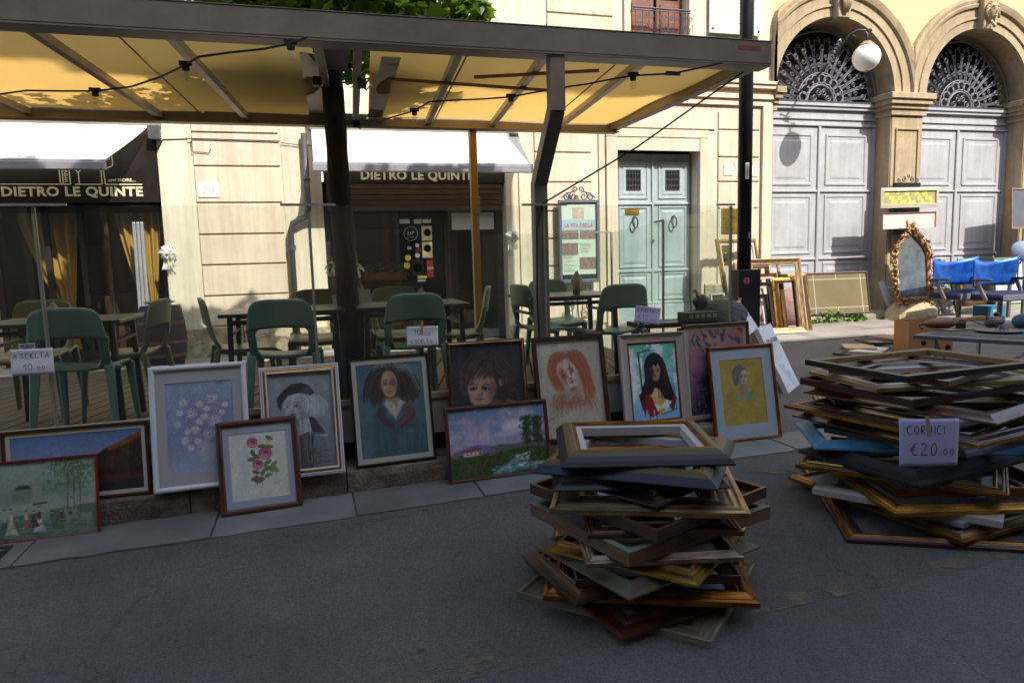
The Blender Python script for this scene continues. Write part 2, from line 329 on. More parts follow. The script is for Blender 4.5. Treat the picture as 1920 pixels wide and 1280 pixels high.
def worn_paint():
    m = bpy.data.materials.new('worn_yellow_paint'); m.use_nodes = True; n = m.node_tree; N = n.nodes; L = n.links; b = N['Principled BSDF']
    b.inputs['Base Color'].default_value = lin('776a52'); b.inputs['Roughness'].default_value = .85
    tc = N.new('ShaderNodeTexCoord'); z = N.new('ShaderNodeTexNoise'); z.inputs['Scale'].default_value = 45; z.inputs['Detail'].default_value = 9; z.inputs['Roughness'].default_value = .8; L.new(tc.outputs['Object'], z.inputs[0])
    z2 = N.new('ShaderNodeTexNoise'); z2.inputs['Scale'].default_value = 5; z2.inputs['Detail'].default_value = 6; L.new(tc.outputs['Object'], z2.inputs[0])
    ad = N.new('ShaderNodeMath'); ad.operation = 'ADD'; L.new(z.outputs[0], ad.inputs[0]); L.new(z2.outputs[0], ad.inputs[1])
    cr = N.new('ShaderNodeValToRGB'); cr.color_ramp.elements[0].position = .487; cr.color_ramp.elements[1].position = .56
    dv = N.new('ShaderNodeMath'); dv.operation = 'MULTIPLY'; dv.inputs[1].default_value = .5; L.new(ad.outputs[0], dv.inputs[0]); L.new(dv.outputs[0], cr.inputs[0])
    mr = N.new('ShaderNodeMath'); mr.operation = 'MULTIPLY'; mr.inputs[1].default_value = .8; L.new(cr.outputs[0], mr.inputs[0]); L.new(mr.outputs[0], b.inputs['Alpha']); return m
yl = MB(); yl.face([(.15, 2.28, .004), (3.6, 2.42, .004), (3.6, 2.52, .004), (.15, 2.40, .004)])
yl.face([(2.72, 4.02, .004), (3.3, 3.66, .004), (3.4, 3.76, .004), (2.82, 4.14, .004)])
struct(yl.build('road_marking', worn_paint()))

# pavement slabs along the terrace kerb (pavement outer edge drifts slightly from the kerb)
def y_kerb(x): return 4.50+.062*x
def y_edge(x): return 4.07+.068*x
pv = bpy.data.objects.new('pavement', None); C.objects.link(pv); struct(pv)
joints = [-3.2, -2.3, -1.56, -.62, .18, .98, 1.75, 2.6, 3.45, 4.3]
for i in range(len(joints)-1):
    a, b = joints[i]+.006, joints[i+1]-.006; s = MB(); n = 8; h = .006+.003*(i % 3); top = []; bot = []
    for k in range(n+1):
        x = a+(b-a)*k/n; top.append((x, y_kerb(x)+.02, h)); bot.append((x, y_edge(x)+random.uniform(-.012, .012), h))
    for k in range(n): s.face([bot[k], bot[k+1], top[k+1], top[k]]); s.face([(bot[k][0], bot[k][1], -.01), (bot[k+1][0], bot[k+1][1], -.01), bot[k+1], bot[k]])
    s.face([(a, bot[0][1], -.01), bot[0], top[0], (a, top[0][1], -.01)]); s.face([bot[-1], (b, bot[-1][1], -.01), (b, top[-1][1], -.01), top[-1]])
    s.build('paving_slab', slab_m, pv)
# facade-side paving in large worn slabs
pf = bpy.data.objects.new('footpath', None); C.objects.link(pf); struct(pf)
yy = 8.9
for r in range(3):
    x = -7-.4*r
    while x < 18:
        L_ = random.uniform(.9, 1.7); s = MB(); z0, z1 = ground_z(yy)+.008, ground_z(yy+.7)+.008
        q = random.uniform(0, .004)
        s.face([(x+.006, yy+.006, z0+q), (x+L_-.006, yy+.006, z0+q), (x+L_-.006, yy+.694, z1+q), (x+.006, yy+.694, z1+q)])
        s.build('paving_slab', slab_far, pf); x += L_
    yy += .7
# kerb stones under the terrace
kb = bpy.data.objects.new('kerb', None); C.objects.link(kb); struct(kb)
kj = [-3.2, -2.35, -1.45, -.78, .15, .86, 1.7, 2.45, 3.25]
for i in range(len(kj)-1):
    a, b = kj[i]+.004, kj[i+1]-.004; s = MB()
    def kf(u, v, a=a, b=b):
        x = a+(b-a)*u; yk = y_kerb(x)
        pts = [(-.0, 0), (.0, .05), (-.004, .10), (.0, .145), (.02, .163), (.10, .165), (.2, .166), (.32, .165)]
        p = pts[int(round(v*7))]; j = (random.random()-.5)*.008
        return (x, yk+p[0]+j, max(0, p[1]+j*.4))
    s.grid(kf, 14, 7); s.build('kerb_stone', kerb_m, kb, bevel=0)

# drain grate at the far left
t = thing('drain_grate', 'dark metal drain grating set in the pavement beside the red framed picture', 'drain grate', (-1.86, 4.10, .012))
s = MB(); W_, D_ = .42, .34
s.box(-.21, .21, -.17, -.145, -.01, .006); s.box(-.21, .21, .145, .17, -.01, .006); s.box(-.21, -.19, -.145, .145, -.01, .006); s.box(.19, .21, -.145, .145, -.01, .006)
for k in range(1, 5): s.box(-.19+.38*k/5-.012, -.19+.38*k/5+.012, -.145, .145, -.01, .0055)
for k in range(1, 5): s.box(-.19, .19, -.145+.29*k/5-.009, -.145+.29*k/5+.009, -.01, .005)
s.build('grille', mat('drain_iron', '3c4044', .5, metal=.5, var=.2, grime=.3), t)
s = MB(); s.box(-.19, .19, -.145, .145, -.0098, -.0095); s.build('pit', dark, t)

# ------------------------------------------------------------------ terrace deck
DZ = .43
def y_glass(x): return 4.68+.068*x
dk = thing('terrace_deck', 'raised wooden terrace deck with a pale metal edge behind the row of pictures', 'deck')
s = MB(); s.bar((-3.6, y_glass(-3.6)+.01, .43), (3.3, y_glass(3.3)+.01, .43), .03, .26); s.build('fascia', mat('pale_grey_panel', 'aaa9a6', .5, var=.05, grime=.15), dk)
s = MB(); s.bar((-3.6, y_glass(-3.6), .572), (3.29, y_glass(3.29), .572), .05, .035); s.build('glass_channel', alu, dk)
s = MB(); s.face([(-4, 4.9, .2), (3.2, 5.1, .2), (3.15, 8.2, .2), (-4, 8.2, .2)])
for x in (-3, -1.2, .8, 2.6): s.box(x, x+.08, 4.9, 8.2, 0, .4)
s.build('joist', dark, dk)
# boards run obliquely across the deck
ang = rad(74); dx, dy = math.cos(ang), math.sin(ang); nb = 0
for k in range(64):
    x0 = -5.9+k*.145
    pts = []
    ya = lambda x: y_glass(x)+.03
    # board centre line from the front edge to the rear one
    xa = x0; yA = ya(xa); Lb = (8.2-yA)/dy; xb = xa+dx*Lb
    if xb < -3.9 or xa > 3.25: continue
    wv = .122/2/math.sin(ang)
    q = [(xa-wv, ya(xa-wv)), (xa+wv, ya(xa+wv)), (xb+wv, 8.2), (xb-wv, 8.2)]
    q = [(min(x, 3.29), y) for x, y in q]
    if q[1][0]-q[0][0] < .02: continue
    s = MB(); vs = [(x, y, DZ) for x, y in q]+[(x, y, DZ-.022) for x, y in q]
    me_o = s
    s.add(vs, [(0, 1, 2, 3), (4, 5, 1, 0), (5, 6, 2, 1), (6, 7, 3, 2), (7, 4, 0, 3)])
    s.build('plank', plank_m, dk)
s = MB(); s.box(-4, 3.25, 8.2, 8.24, .2, DZ+.012); s.build('edge_strip', white_p, dk)

# glass windbreak
wb = thing('glass_windbreak', 'frameless clear glass windbreak along the front and right side of the terrace', 'glass screen')
GT = 1.868
def pane(x0, x1, zt0=GT, zt1=GT):
    s = MB(); a = Vector((x0, y_glass(x0), 0)); b = Vector((x1, y_glass(x1), 0)); t_ = Vector((0, .005, 0))
    lo, A, B = .585, zt0, zt1
    vs = [a+Vector((0, 0, lo)), b+Vector((0, 0, lo)), b+Vector((0, 0, B)), a+Vector((0, 0, A))]
    s.add(vs+[v+t_*2 for v in vs], [(0, 1, 2, 3), (7, 6, 5, 4), (0, 3, 7, 4), (1, 5, 6, 2), (3, 2, 6, 7)])
    return s.build('glass_pane', [pane_m], wb)
gx = [-3.6, onY(60, 396, 4.58).x, onY(578, 389, 4.67).x, onY(1022, 385, 4.78).x, 3.275]
for i in range(4): pane(gx[i]+.006, gx[i+1]-.006)
for i, x in enumerate(gx[1:]):
    s = MB(); y = y_glass(x)+.03; s.box(-.009, .009, 0, .018, DZ, 1.862); s.build('post', alu, wb, loc=(x-(.01 if i == 3 else 0), y-.016, 0))
    s = MB(); d = .17 if i < 3 else .15
    s.bar((x-d, y_glass(x-d)+.005, GT+.006), (x+(d if i < 3 else .01), y_glass(x)+.005+.068*(d if i < 3 else 0), GT+.006), .03, .014); s.build('clamp', alu, wb)
# return side and rear run
RC = [(3.275, y_glass(3.275), GT), (3.16, 7.0, 1.745), (1.66, 7.0, 1.745)]
for i, k in ((0, 2), (1, 1)):
    a, b = Vector(RC[i]), Vector(RC[i+1])
    for j in range(k):
        p, q = a.lerp(b, j/k), a.lerp(b, (j+1)/k); s = MB(); o = Vector((.01, .002, 0)) if i == 0 else Vector((0, .01, 0))
        vs = [Vector((p.x, p.y, .5)), Vector((q.x, q.y, .5)), q, p]; s.add(vs+[v+o for v in vs], [(0, 1, 2, 3), (7, 6, 5, 4), (0, 3, 7, 4), (1, 5, 6, 2), (3, 2, 6, 7)])
        s.build('glass_pane', pane_m, wb)
        if j or i: s = MB(); s.bar(p+Vector((0, 0, .006)), p.lerp(q, .14)+Vector((0, 0, .006)), .03, .014); s.bar(Vector((p.x, p.y, DZ)), p, .018, .018); s.build('clamp', alu, wb)
# ------------------------------------------------------------------ canopy
cn = thing('terrace_canopy', 'wide taupe metal canopy with stretched yellow cloth over the terrace', 'canopy')
s = MB(); s.box(-4.2, 3.2, 4.35, 4.43, 2.80, 2.95); s.box(-4.2, 3.2, 4.352, 4.50, 2.785, 2.80)
s.box(-4.2, 3.21, 4.345, 4.46, 2.95, 2.956); s.build('front_beam', taupe, cn, bevel=.004)
s = MB(); s.box(-4.2, 3.2, 6.92, 6.98, 2.79, 2.90); s.box(-4.2, 3.2, 6.86, 6.98, 2.775, 2.79); s.build('rear_beam', taupe, cn, bevel=.003)
s = MB(); s.box(3.12, 3.2, 4.44, 6.915, 2.80, 2.93); s.build('end_beam', taupe, cn, bevel=.003)
for (xf, xr, m_) in ((-3.4, -3.15, alu), (-2.45, -2.2, alu), (-1.42, -1.19, alu), (-.71, -.47, alu), (.12, .29, taupe), (.36, .5, taupe), (1.0, 1.19, alu), (1.58, 1.84, alu), (2.3, 2.55, alu)):
    s = MB(); s.bar((xf, 4.44, 2.835), (xr, 6.91, 2.835), .055, .055); s.build('rafter', m_, cn, bevel=.004)
canvas = cloth_mat('yellow_canvas', 'c6b084', 'ebc06c', .58)
def cloth(x0, x1, x2, x3, nm):
    s = MB()
    def fn(u, v):
        x = (x0*(1-u)+x1*u)*(1-v)+(x2*(1-u)+x3*u)*v; y = 4.45+v*2.46
        z = 2.872+.010*math.sin(x*7+y*2)*math.sin(v*PI)+.008*math.sin(y*5+x*3)+.006*math.sin(x*23+1.5*y)*(1-v)
        return (x, y, z)
    s.grid(fn, 60, 24); return s.build(nm, canvas, cn, smooth=True)
cloth(-4.2, .08, -4.2, .22, 'cloth'); cloth(.44, 3.12, .62, 3.12, 'cloth')
for (a, b) in (((-1.02, 4.46), (-.86, 6.9)), ((1.08, 4.46), (1.26, 6.9)), ((2.17, 4.46), (2.42, 6.9))):
    s = MB(); s.bar((*a, 2.862), (*b, 2.862), .012, .004); s.build('seam', mat('canvas_seam', 'a3884a', .8), cn)
for x in (.0, .53):
    s = MB(); s.face([(x+.02, 4.9, 2.868), (x+.15, 4.9, 2.868), (x+.22, 6.9, 2.868), (x+.08, 6.9, 2.868)]); s.build('flashing', alu, cn, solid=.003)
s = MB(); s.box(.16, .34, 4.45, 5.30, 2.87, 2.878); s.build('cover_plate', taupe, cn)
for (x, y) in ((.13, 5.28), (.44, 5.28), (.5, 6.8)):
    s = MB(); s.box(-.03, .03, -.03, .03, -.06, .0); s.tube([(0, 0, -.05), (.03, .0, -.075), (.05, 0, -.05)], .005, 6); s.build('bracket', black_p, cn, loc=(x, y, 2.81))
# loose cloth battens tucked under the cloth
for a, b in (((1.22, 5.05), (2.05, 4.72)), ((.62, 5.2), (2.0, 5.35))):
    s = MB(); s.bar((*a, 2.80), (*b, 2.80), .02, .02); s.build('batten', mat('pinkish_batten', '8a6350', .6), cn)
# cranked front post
s = MB(); wv = .1
s.bar((1.61, 4.41, 2.80), (1.61, 4.41, 2.44), wv, .09, upv=(0, 1, 0)); s.bar((1.61, 4.412, 2.462), (1.63, 4.86, 2.03), wv*.998, .088, upv=(0, 1, 1)); s.bar((1.63, 4.862, 2.05), (1.63, 4.862, DZ), wv, .09, upv=(0, 1, 0))
s.build('front_post', taupe, cn, bevel=.004)
s = MB(); s.bar((1.64, 6.95, 2.77), (1.64, 6.95, DZ), .07, .07, upv=(0, 1, 0)); s.box(1.597, 1.683, 6.90, 6.905, 1.95, 2.12); s.build('rear_post', mat('yellow_lit_post', 'b1894c', .5, var=.08, grime=.2), cn, bevel=.004)  # rear post coloured ochre for the yellow light under the canopy
s = MB(); s.bar((-3.6, 6.95, 2.77), (-3.6, 6.95, DZ), .07, .07, upv=(0, 1, 0)); s.bar((-3.5, 4.75, 2.8), (-3.5, 4.75, DZ), .09, .09, upv=(0, 1, 0)); s.build('rear_post', taupe, cn)
# maker's sticker on the beam end
s = MB(); s.box(2.93, 3.11, 4.3485, 4.35, 2.885, 2.915); st = s.build('sticker', mat('sticker_red', 'a0524a', .5, var=.2), cn)
s = MB()
# string of bulbs
cable = thing('string_lights', 'black festoon cable with small clear bulbs hung under the canopy', 'string lights')
wayL = [(-60, 172), (-10, 178), (50, 170), (115, 171), (178, 171), (245, 163), (300, 145), (348, 122), (372, 107), (430, 99), (495, 92), (545, 82), (575, 71)]
wayR = [(690, 236), (735, 220), (777, 208), (805, 191), (850, 188), (905, 186), (958, 182), (1000, 174), (1050, 165), (1100, 158), (1140, 150), (1187, 142), (1225, 140), (1262, 138), (1300, 130), (1355, 118)]
for way in (wayL, wayR):
    s = MB(); P_ = [onZ(x, y, 2.70) for x, y in way]; s.tube(P_, .0065, 6); s.build('cable', cord_m, cable)
bulbglass = glass_mat('bulb_glass', (.95, .93, .88), .02, .05)
for (x, y) in ((178, 171), (348, 122), (545, 82), (777, 208), (958, 182), (1187, 142)):
    p = onZ(x, y, 2.70); s = MB(); s.lathe([(.0, .012), (.02, .012), (.022, -.03), (.018, -.034), (0, -.034)], 10, p); s.box(-.035, .035, -.014, .014, -.004, .02, T=Matrix.Translation(p)); so_ = s.build('bulb_holder', cord_m, cable)
    s = MB(); s.lathe([(.012, -.034), (.021, -.055), (.022, -.07), (.014, -.088), (0, -.094)], 10, p); s.build('bulb', bulbglass, so_, smooth=True)
s = MB(); p = onZ(1262, 138, 2.70); s.box(-.05, .05, -.012, .012, -.012, .012, T=Matrix.Translation(p)); s.build('connector', cord_m, cable)
s = MB(); s.tube([(3.05, 4.47, 2.77), (2.3, 4.65, 2.26), (1.63, 4.80, 1.88), (1.585, 4.80, 1.7), (1.575, 4.80, 1.2), (1.60, 4.80, .6)], .007, 6)
tag(s.build('power_cable', cord_m), 'black cable slanting from the canopy end down to the cranked post', 'cable')
# ------------------------------------------------------------------ house fronts
hs = thing('cream_house', 'cream plastered house front with grooved blocks and two shop openings', 'building')
FY = 11.0
def wbox(x0, x1, z0, z1, m=plaster, y0=FY, y1=FY+.6, nm='wall', par=None, **k):
    s = MB(); s.box(x0, x1, y0, y1, z0, z1); return s.build(nm, m, par or hs, **k)
wbox(-7, -4.15, 0, 3.4); wbox(-1.97, .25, 0, 3.4); wbox(3.1, 5.07, 0, 3.4); wbox(6.62, 8.1, 0, 3.4)
wbox(-7, 8.1, 3.4, 5.12); wbox(-7, 5.36, 5.12, 7.6); wbox(6.4, 8.1, 5.12, 7.6); wbox(-7, 8.1, 7.6, 12.4)
# grooved blocks, one piece each, standing 2.5 cm proud
def blocks(x0, x1, zs, m, nm='block', d=.028):
    for i in range(len(zs)-1):
        z0, z1 = zs[i]+.012, zs[i+1]-.012
        if z1-z0 < .03: continue
        s = MB(); s.box(x0, x1, FY-d, FY-.0005, z0, z1); s.build(nm, m, hs, bevel=.006)
zA = [.62, 1.07, 1.52, 1.96, 2.41, 2.93, 3.40, 3.9, 4.4, 4.9, 5.4, 5.9, 6.4]
blocks(-1.50, -.33, zA, plaster_b)
zB = [.45, .9, 1.35, 1.8, 2.25, 2.72, 3.2, 3.65, 4.05, 4.5, 4.95, 5.38, 5.85, 6.4]
blocks(3.62, 4.62, zB[:8], plaster_b); blocks(3.88, 5.03, zB[8:], plaster_b)
zC = [.45] + sorted(onY(1365, y, FY).z for y in (391, 341, 295, 244)) + [3.95]
blocks(7.02, 7.86, zC, plaster_b)
wbox(-1.965, -1.56, .3, 3.4, plaster, FY-.04, FY-.001, 'pilaster_strip', bevel=.004); wbox(-.30, .245, .3, 3.4, plaster, FY-.012, FY-.001, 'pilaster_strip')
wbox(3.105, 3.26, .1, 3.4, plaster, FY-.05, FY-.001, 'jamb_strip', bevel=.004); wbox(3.34, 3.5, .1, 3.4, plaster, FY-.03, FY-.001, 'jamb_strip')
wbox(7.90, 8.095, .2, 4.05, plaster_b, FY-.06, FY-.001, 'pilaster', bevel=.004)
# cornice band across the right part, above door level
for z0, z1, d in ((4.05, 4.16, .05), (4.16, 4.24, .09), (4.24, 4.33, .05), (4.33, 4.40, .14), (4.40, 4.45, .17)): wbox(4.7, 8.098, z0, z1, plaster_b, FY-d, FY-.0006, 'cornice', bevel=.003)
# rough plinths
def rough(x0, x1, z0, z1, d, nm='plinth_stone', m=stone_r):
    s = MB(); n = max(3, int((x1-x0)/.09)); r = random.Random(int(x0*77))
    rr = [[r.uniform(-.02, .02) for _ in range(n+1)] for _ in range(6)]
    def fn(u, v):
        k = int(round(u*n)); j = int(round(v*5)); y = FY-d-rr[j][k] if j < 5 else FY-.001
        return (x0+(x1-x0)*u+(rr[j][k]*.6 if 0 < k < n else 0), y, z0+(z1-z0)*min(v*1.2, 1))
    s.grid(fn, n, 5)
    for k in (0, n): 
        x = x0 if k == 0 else x1; s.face([(x, FY-d, z0), (x, FY-.001, z0), (x, FY-.001, z1), (x, FY-d, z1)])
    return s.build(nm, m, hs, smooth=False)
rough(-1.96, -1.0, .12, .62, .09); rough(-.98, .24, .12, .55, .07); rough(3.12, 4.68, .1, .42, .08); rough(6.72, 7.1, .1, .95, .10); rough(7.12, 8.1, .1, .5, .1)
# thin cables and drain pipe
s = MB(); s.tube([onY(x, y, 10.955) for x, y in ((296, 281), (305, 262), (340, 261), (365, 260), (430, 262), (525, 265))], .008, 5); s.tube([onY(x, y, 10.96) for x, y in ((527, 268), (560, 272), (592, 273))], .006, 5); s.tube([onY(x, y, 10.955) for x, y in ((358, 263), (360, 284), (392, 287), (395, 279))], .006, 5)
s.build('wall_cable', cord_m, hs)
dp = thing('drain_pipe', 'grey downpipe bending left on the wall between the two shops', 'drain pipe')
s = MB(); pp = [(.03, 10.9, 3.4), (.03, 10.9, 2.32), (.0, 10.88, 2.2), (-.2, 10.88, 2.1), (-.24, 10.9, 1.98), (-.24, 10.9, .2)]
s.tube(pp, .045, 12); s.build('pipe', mat('grey_pipe', '55504e', .5, metal=.3, var=.1, grime=.2), dp, smooth=True)
s = MB(); s.tube([(.03, 10.9, 2.75), (.03, 10.9, 2.72)], .055, 12); s.tube([(-.24, 10.9, 1.78), (-.24, 10.9, 1.70)], .06, 12); s.build('collar', MATS['grey_pipe'], dp)
# house numbers, marble plaques, brass plates
def plate(px, py, wd, ht, label_, cat, m, txt=None, tm=None, y=None, nm='number_plate', th=.2):
    p = onY(px, py, (y or FY-.03)); t = thing(nm, label_, cat, (p.x, p.y, p.z)); s = MB(); s.box(0, wd, -.012, 0, -ht, 0); s.build('plate', m, t, bevel=.002)
    if txt: text(txt, t, tm, wd*.2, -.0135, -ht*.78, width=wd*.6, height=ht*.55)
    return t
tanl = mat('faint_numeral', 'b5a68c', .7, var=0, bump=0)
plate(370, 342, .28, .21, 'pale number plate 20 on the wall left of the downpipe', 'number plate', marble, '20', tanl)
plate(1357, 310, .19, .17, 'pale number plate 16 left of the black pole', 'number plate', marble, '16', tanl)
plate(1405, 312, .17, .17, 'pale number plate 14 right of the black pole', 'number plate', marble, '14', tanl)
t = thing('brass_plaque', 'brass nameplate with engraved lines behind the black pole', 'plaque', tuple(onY(1352, 391, FY-.02)))
s = MB(); s.box(-.03, .66, -.012, 0, -.5, .03); s.build('backing', plaster_b, t)
for i in range(5): s = MB(); s.box(0, .60, -.028, -.013, -.09*(i+1)+.006, -.09*i); s.build('plate', brass, t, bevel=.002)
text('STUDIO', t, mat('engraving', '5e4c22', .6, bump=0), .05, -.0295, -.065, width=.4, height=.04)
t = thing('door_intercom', 'arched brass doorbell plate below the nameplate left of the pole', 'doorbell', tuple(onY(1352, 470, FY-.03)))
s = MB(); s.prism([(0, -.25), (.19, -.25), (.19, .06), (.16, .11), (.095, .135), (.03, .11), (0, .06)], -.02, 0); s.build('plate', brass, t, bevel=.003)
s = MB(); [s.box(.06, .13, -.028, -.02, -.06-.035*k, -.04-.035*k) for k in range(3)]; s.build('button', marble, t)
t = thing('marble_plaque', 'white marble inscription plaque high on the wall behind the black pole', 'plaque', (6.80, 10.96, 5.23))
s = MB(); s.box(0, 1.03, -.03, 0, 0, 1.1); s.build('slab', marble, t, bevel=.004)
s = MB(); [s.lathe([(0, .012), (.02, .01), (.028, 0)], 10, (x, -.03, z), T=Matrix.Rotation(PI/2, 3, 'X')) for x in (.06, .97) for z in (.07,)]; s.build('stud', iron, t)
s = MB(); r = random.Random(3)
for i in range(16):
    x = .1+r.random()*.08
    while x < .86: l = r.uniform(.02, .09); s.box(x, x+l, -.0312, -.0306, .17+i*.055, .185+i*.055); x += l+.02
s.build('inscription', tanl, t)
# balcony window above the canopy
t = thing('balcony_window', 'first floor window with brown wooden shutters and curled iron railing', 'window', (5.88, 11.0, 5.12))
s = MB(); s.box(-.52, .52, .25, .3, 0, 2.4); s.build('void', dark, t)
for sx in (-1, 1):
    s = MB(); x0, x1 = (sx*.5, sx*.03); x0, x1 = min(x0, x1), max(x0, x1); s.box(x0, x1, .15, .19, .02, 2.4); 
    f_ = s.build('shutter', wood_door, t)
    for k in range(4): s = MB(); s.box(x0+.06, x1-.06, .13, .15, .08+.58*k, .58+.58*k); s.build('panel', wood_door, f_, bevel=.012)
s = MB(); s.box(-.66, -.54, -.05, .1, 0, 2.5); s.box(.54, .66, -.05, .1, 0, 2.5); s.build('surround', plaster, t, bevel=.006)
s = MB(); s.tube([(-.53, -.1, .42), (.53, -.1, .42)], .016, 8); s.tube([(-.53, -.1, .38), (.53, -.1, .38)], .008, 6); s.tube([(-.53, -.1, .02), (.53, -.1, .02)], .012, 8)
for k in range(9):
    x = -.48+k*.12; s.tube([(x, -.1, .03), (x, -.1, .38)], .007, 6)
    s.tube([(x+.06+.035*math.cos(a)*(1-a/14), -.1, .28+.05*math.sin(a)*(1-a/14)) for a in [i*.5 for i in range(18)]], .005, 5)
    s.tube([(x+.02, -.1, .05), (x+.05, -.12, .14), (x+.09, -.1, .2), (x+.1, -.1, .05)], .005, 5)
s.build('railing', iron, t)

# blue-grey double door
d = thing('blue_door', 'tall pale blue-grey double door with panels and two small grilles', 'door', (5.845, 11.2, .29))
HW, HH = .735, 2.94
s = MB(); s.box(-HW, HW, .03, .08, 0, HH); s.build('backing', blue_door, d)
def panel(par, x0, x1, z0, z1, m, y=0., mw=.05, nm='panel'):
    s = MB(); f = lambda i, yy: [(x0+i, yy, z0+i), (x1-i, yy, z0+i), (x1-i, yy, z1-i), (x0+i, yy, z1-i)]
    rings = [f(0, y), f(.006, y-.02), f(mw*.5, y-.02), f(mw*.7, y-.004), f(mw, y-.004), f(mw*1.45, y-.004), f(mw*1.9, y-.014)]
    for a, b in zip(rings, rings[1:]):
        for k in range(4): s.face([a[k], a[(k+1) % 4], b[(k+1) % 4], b[k]])
    s.face(rings[-1]); return s.build(nm, m, par)
for sx in (-1, 1):
    a, b = (-HW, -.02) if sx < 0 else (.02, HW)
    s = MB(); s.box(a, b, 0, .03, .0, HH); lf = s.build('leaf', blue_door, d, bevel=.003)
    panel(lf, a+.09, b-.07, 2.17, 2.82, blue_door, mw=.045); panel(lf, a+.09, b-.07, .98, 2.04, blue_door); panel(lf, a+.09, b-.07, .40, .88, blue_door)
    s = MB(); s.box(a, b, -.03, 0, 2.07, 2.12); s.box(a, b, -.03, 0, .90, .95); s.box(a, b, -.04, 0, 0, .32); s.box(a, b, -.025, 0, .33, .37); s.build('rail', blue_door, lf, bevel=.006)
    cx = (a+b)/2+.01
    s = MB(); s.box(cx-.14, cx+.14, -.016, -.010, 2.32, 2.67); s.build('grille_void', dark, lf)
    s = MB()
    for k in range(6): s.tube([(cx-.13+k*.052, -.028, 2.32), (cx-.13+k*.052, -.028, 2.67)], .006, 5)
    for z in (2.33, 2.40, 2.5, 2.59, 2.66): s.tube([(cx-.13, -.028, z), (cx+.13, -.028, z)], .005, 5)
    for k in range(5):
        for z in (2.365, 2.495, 2.625): s.tube([(cx-.104+k*.052+.02*math.cos(q*PI/3), -.032, z+.03*math.sin(q*PI/3)) for q in range(6)], .004, 4, closed=True)
    s.build('grille', iron, lf)
    s = MB(); kx = cx; s.tube([(kx, -.03, 1.86), (kx, -.08, 1.86)], .02, 8); s.tube([(kx+.045*math.sin(q*PI/6), -.085, 1.76+.09*math.cos(q*PI/6)) for q in range(12)], .014, 6, closed=True); s.build('knocker', iron, lf)
s = MB(); s.box(-.02, .02, -.03, .03, 0, HH); s.build('astragal', blue_door, d, bevel=.006)
s = MB(); s.lathe([(0, .02), (.02, .018), (.03, 0)], 12, (0, -.04, 1.45), T=Matrix.Rotation(PI/2, 3, 'X')); s.build('lock', brass, d)
s = MB(); s.box(-.53, -.27, -.03, -.014, 1.90, 2.0); s.box(-.5, -.3, -.036, -.03, 1.93, 1.97); s.build('letter_slot', brass, d, bevel=.003)
for x0, x1, z0, z1, dd in ((4.74, 4.86, .35, 3.62, .03), (4.862, 5.065, .3, 3.46, .075), (6.625, 6.80, .3, 3.46, .075), (6.802, 6.94, .35, 3.62, .03)): wbox(x0, x1, z0, z1, plaster_b, FY-dd, FY-.0007, 'door_surround', bevel=.012, seg=2)
wbox(4.863, 6.798, 3.462, 3.60, plaster_b, FY-.075, FY-.0008, 'door_surround', bevel=.012); wbox(5.066, 6.624, 3.25, 3.46, plaster_b, FY-.06, FY-.0009, 'door_surround'); wbox(4.74, 6.94, 3.62, 3.72, plaster_b, FY-.06, FY-.0005, 'door_surround', bevel=.008)
wbox(5.07, 6.62, .1, .285, stone_r, FY-.12, FY+.3, 'doorstep', bevel=.01)
wbox(5.0, 6.65, 0, 3.4, dark, FY+.3, FY+.34, 'dark_back')

# ------------------------------------------------------------------ arcaded building
ar = thing('arcade_building', 'yellow building with two tall stone arches and grey wooden doors', 'building')
SPZ, AR_R, AR_O = 4.36, 1.30, 1.86
cxs = (9.45, 12.80, 16.15)
def abox(x0, x1, y0, y1, z0, z1, m, nm, **k):
    s = MB(); s.box(x0, x1, y0, y1, z0, z1); return s.build(nm, m, ar, **k)
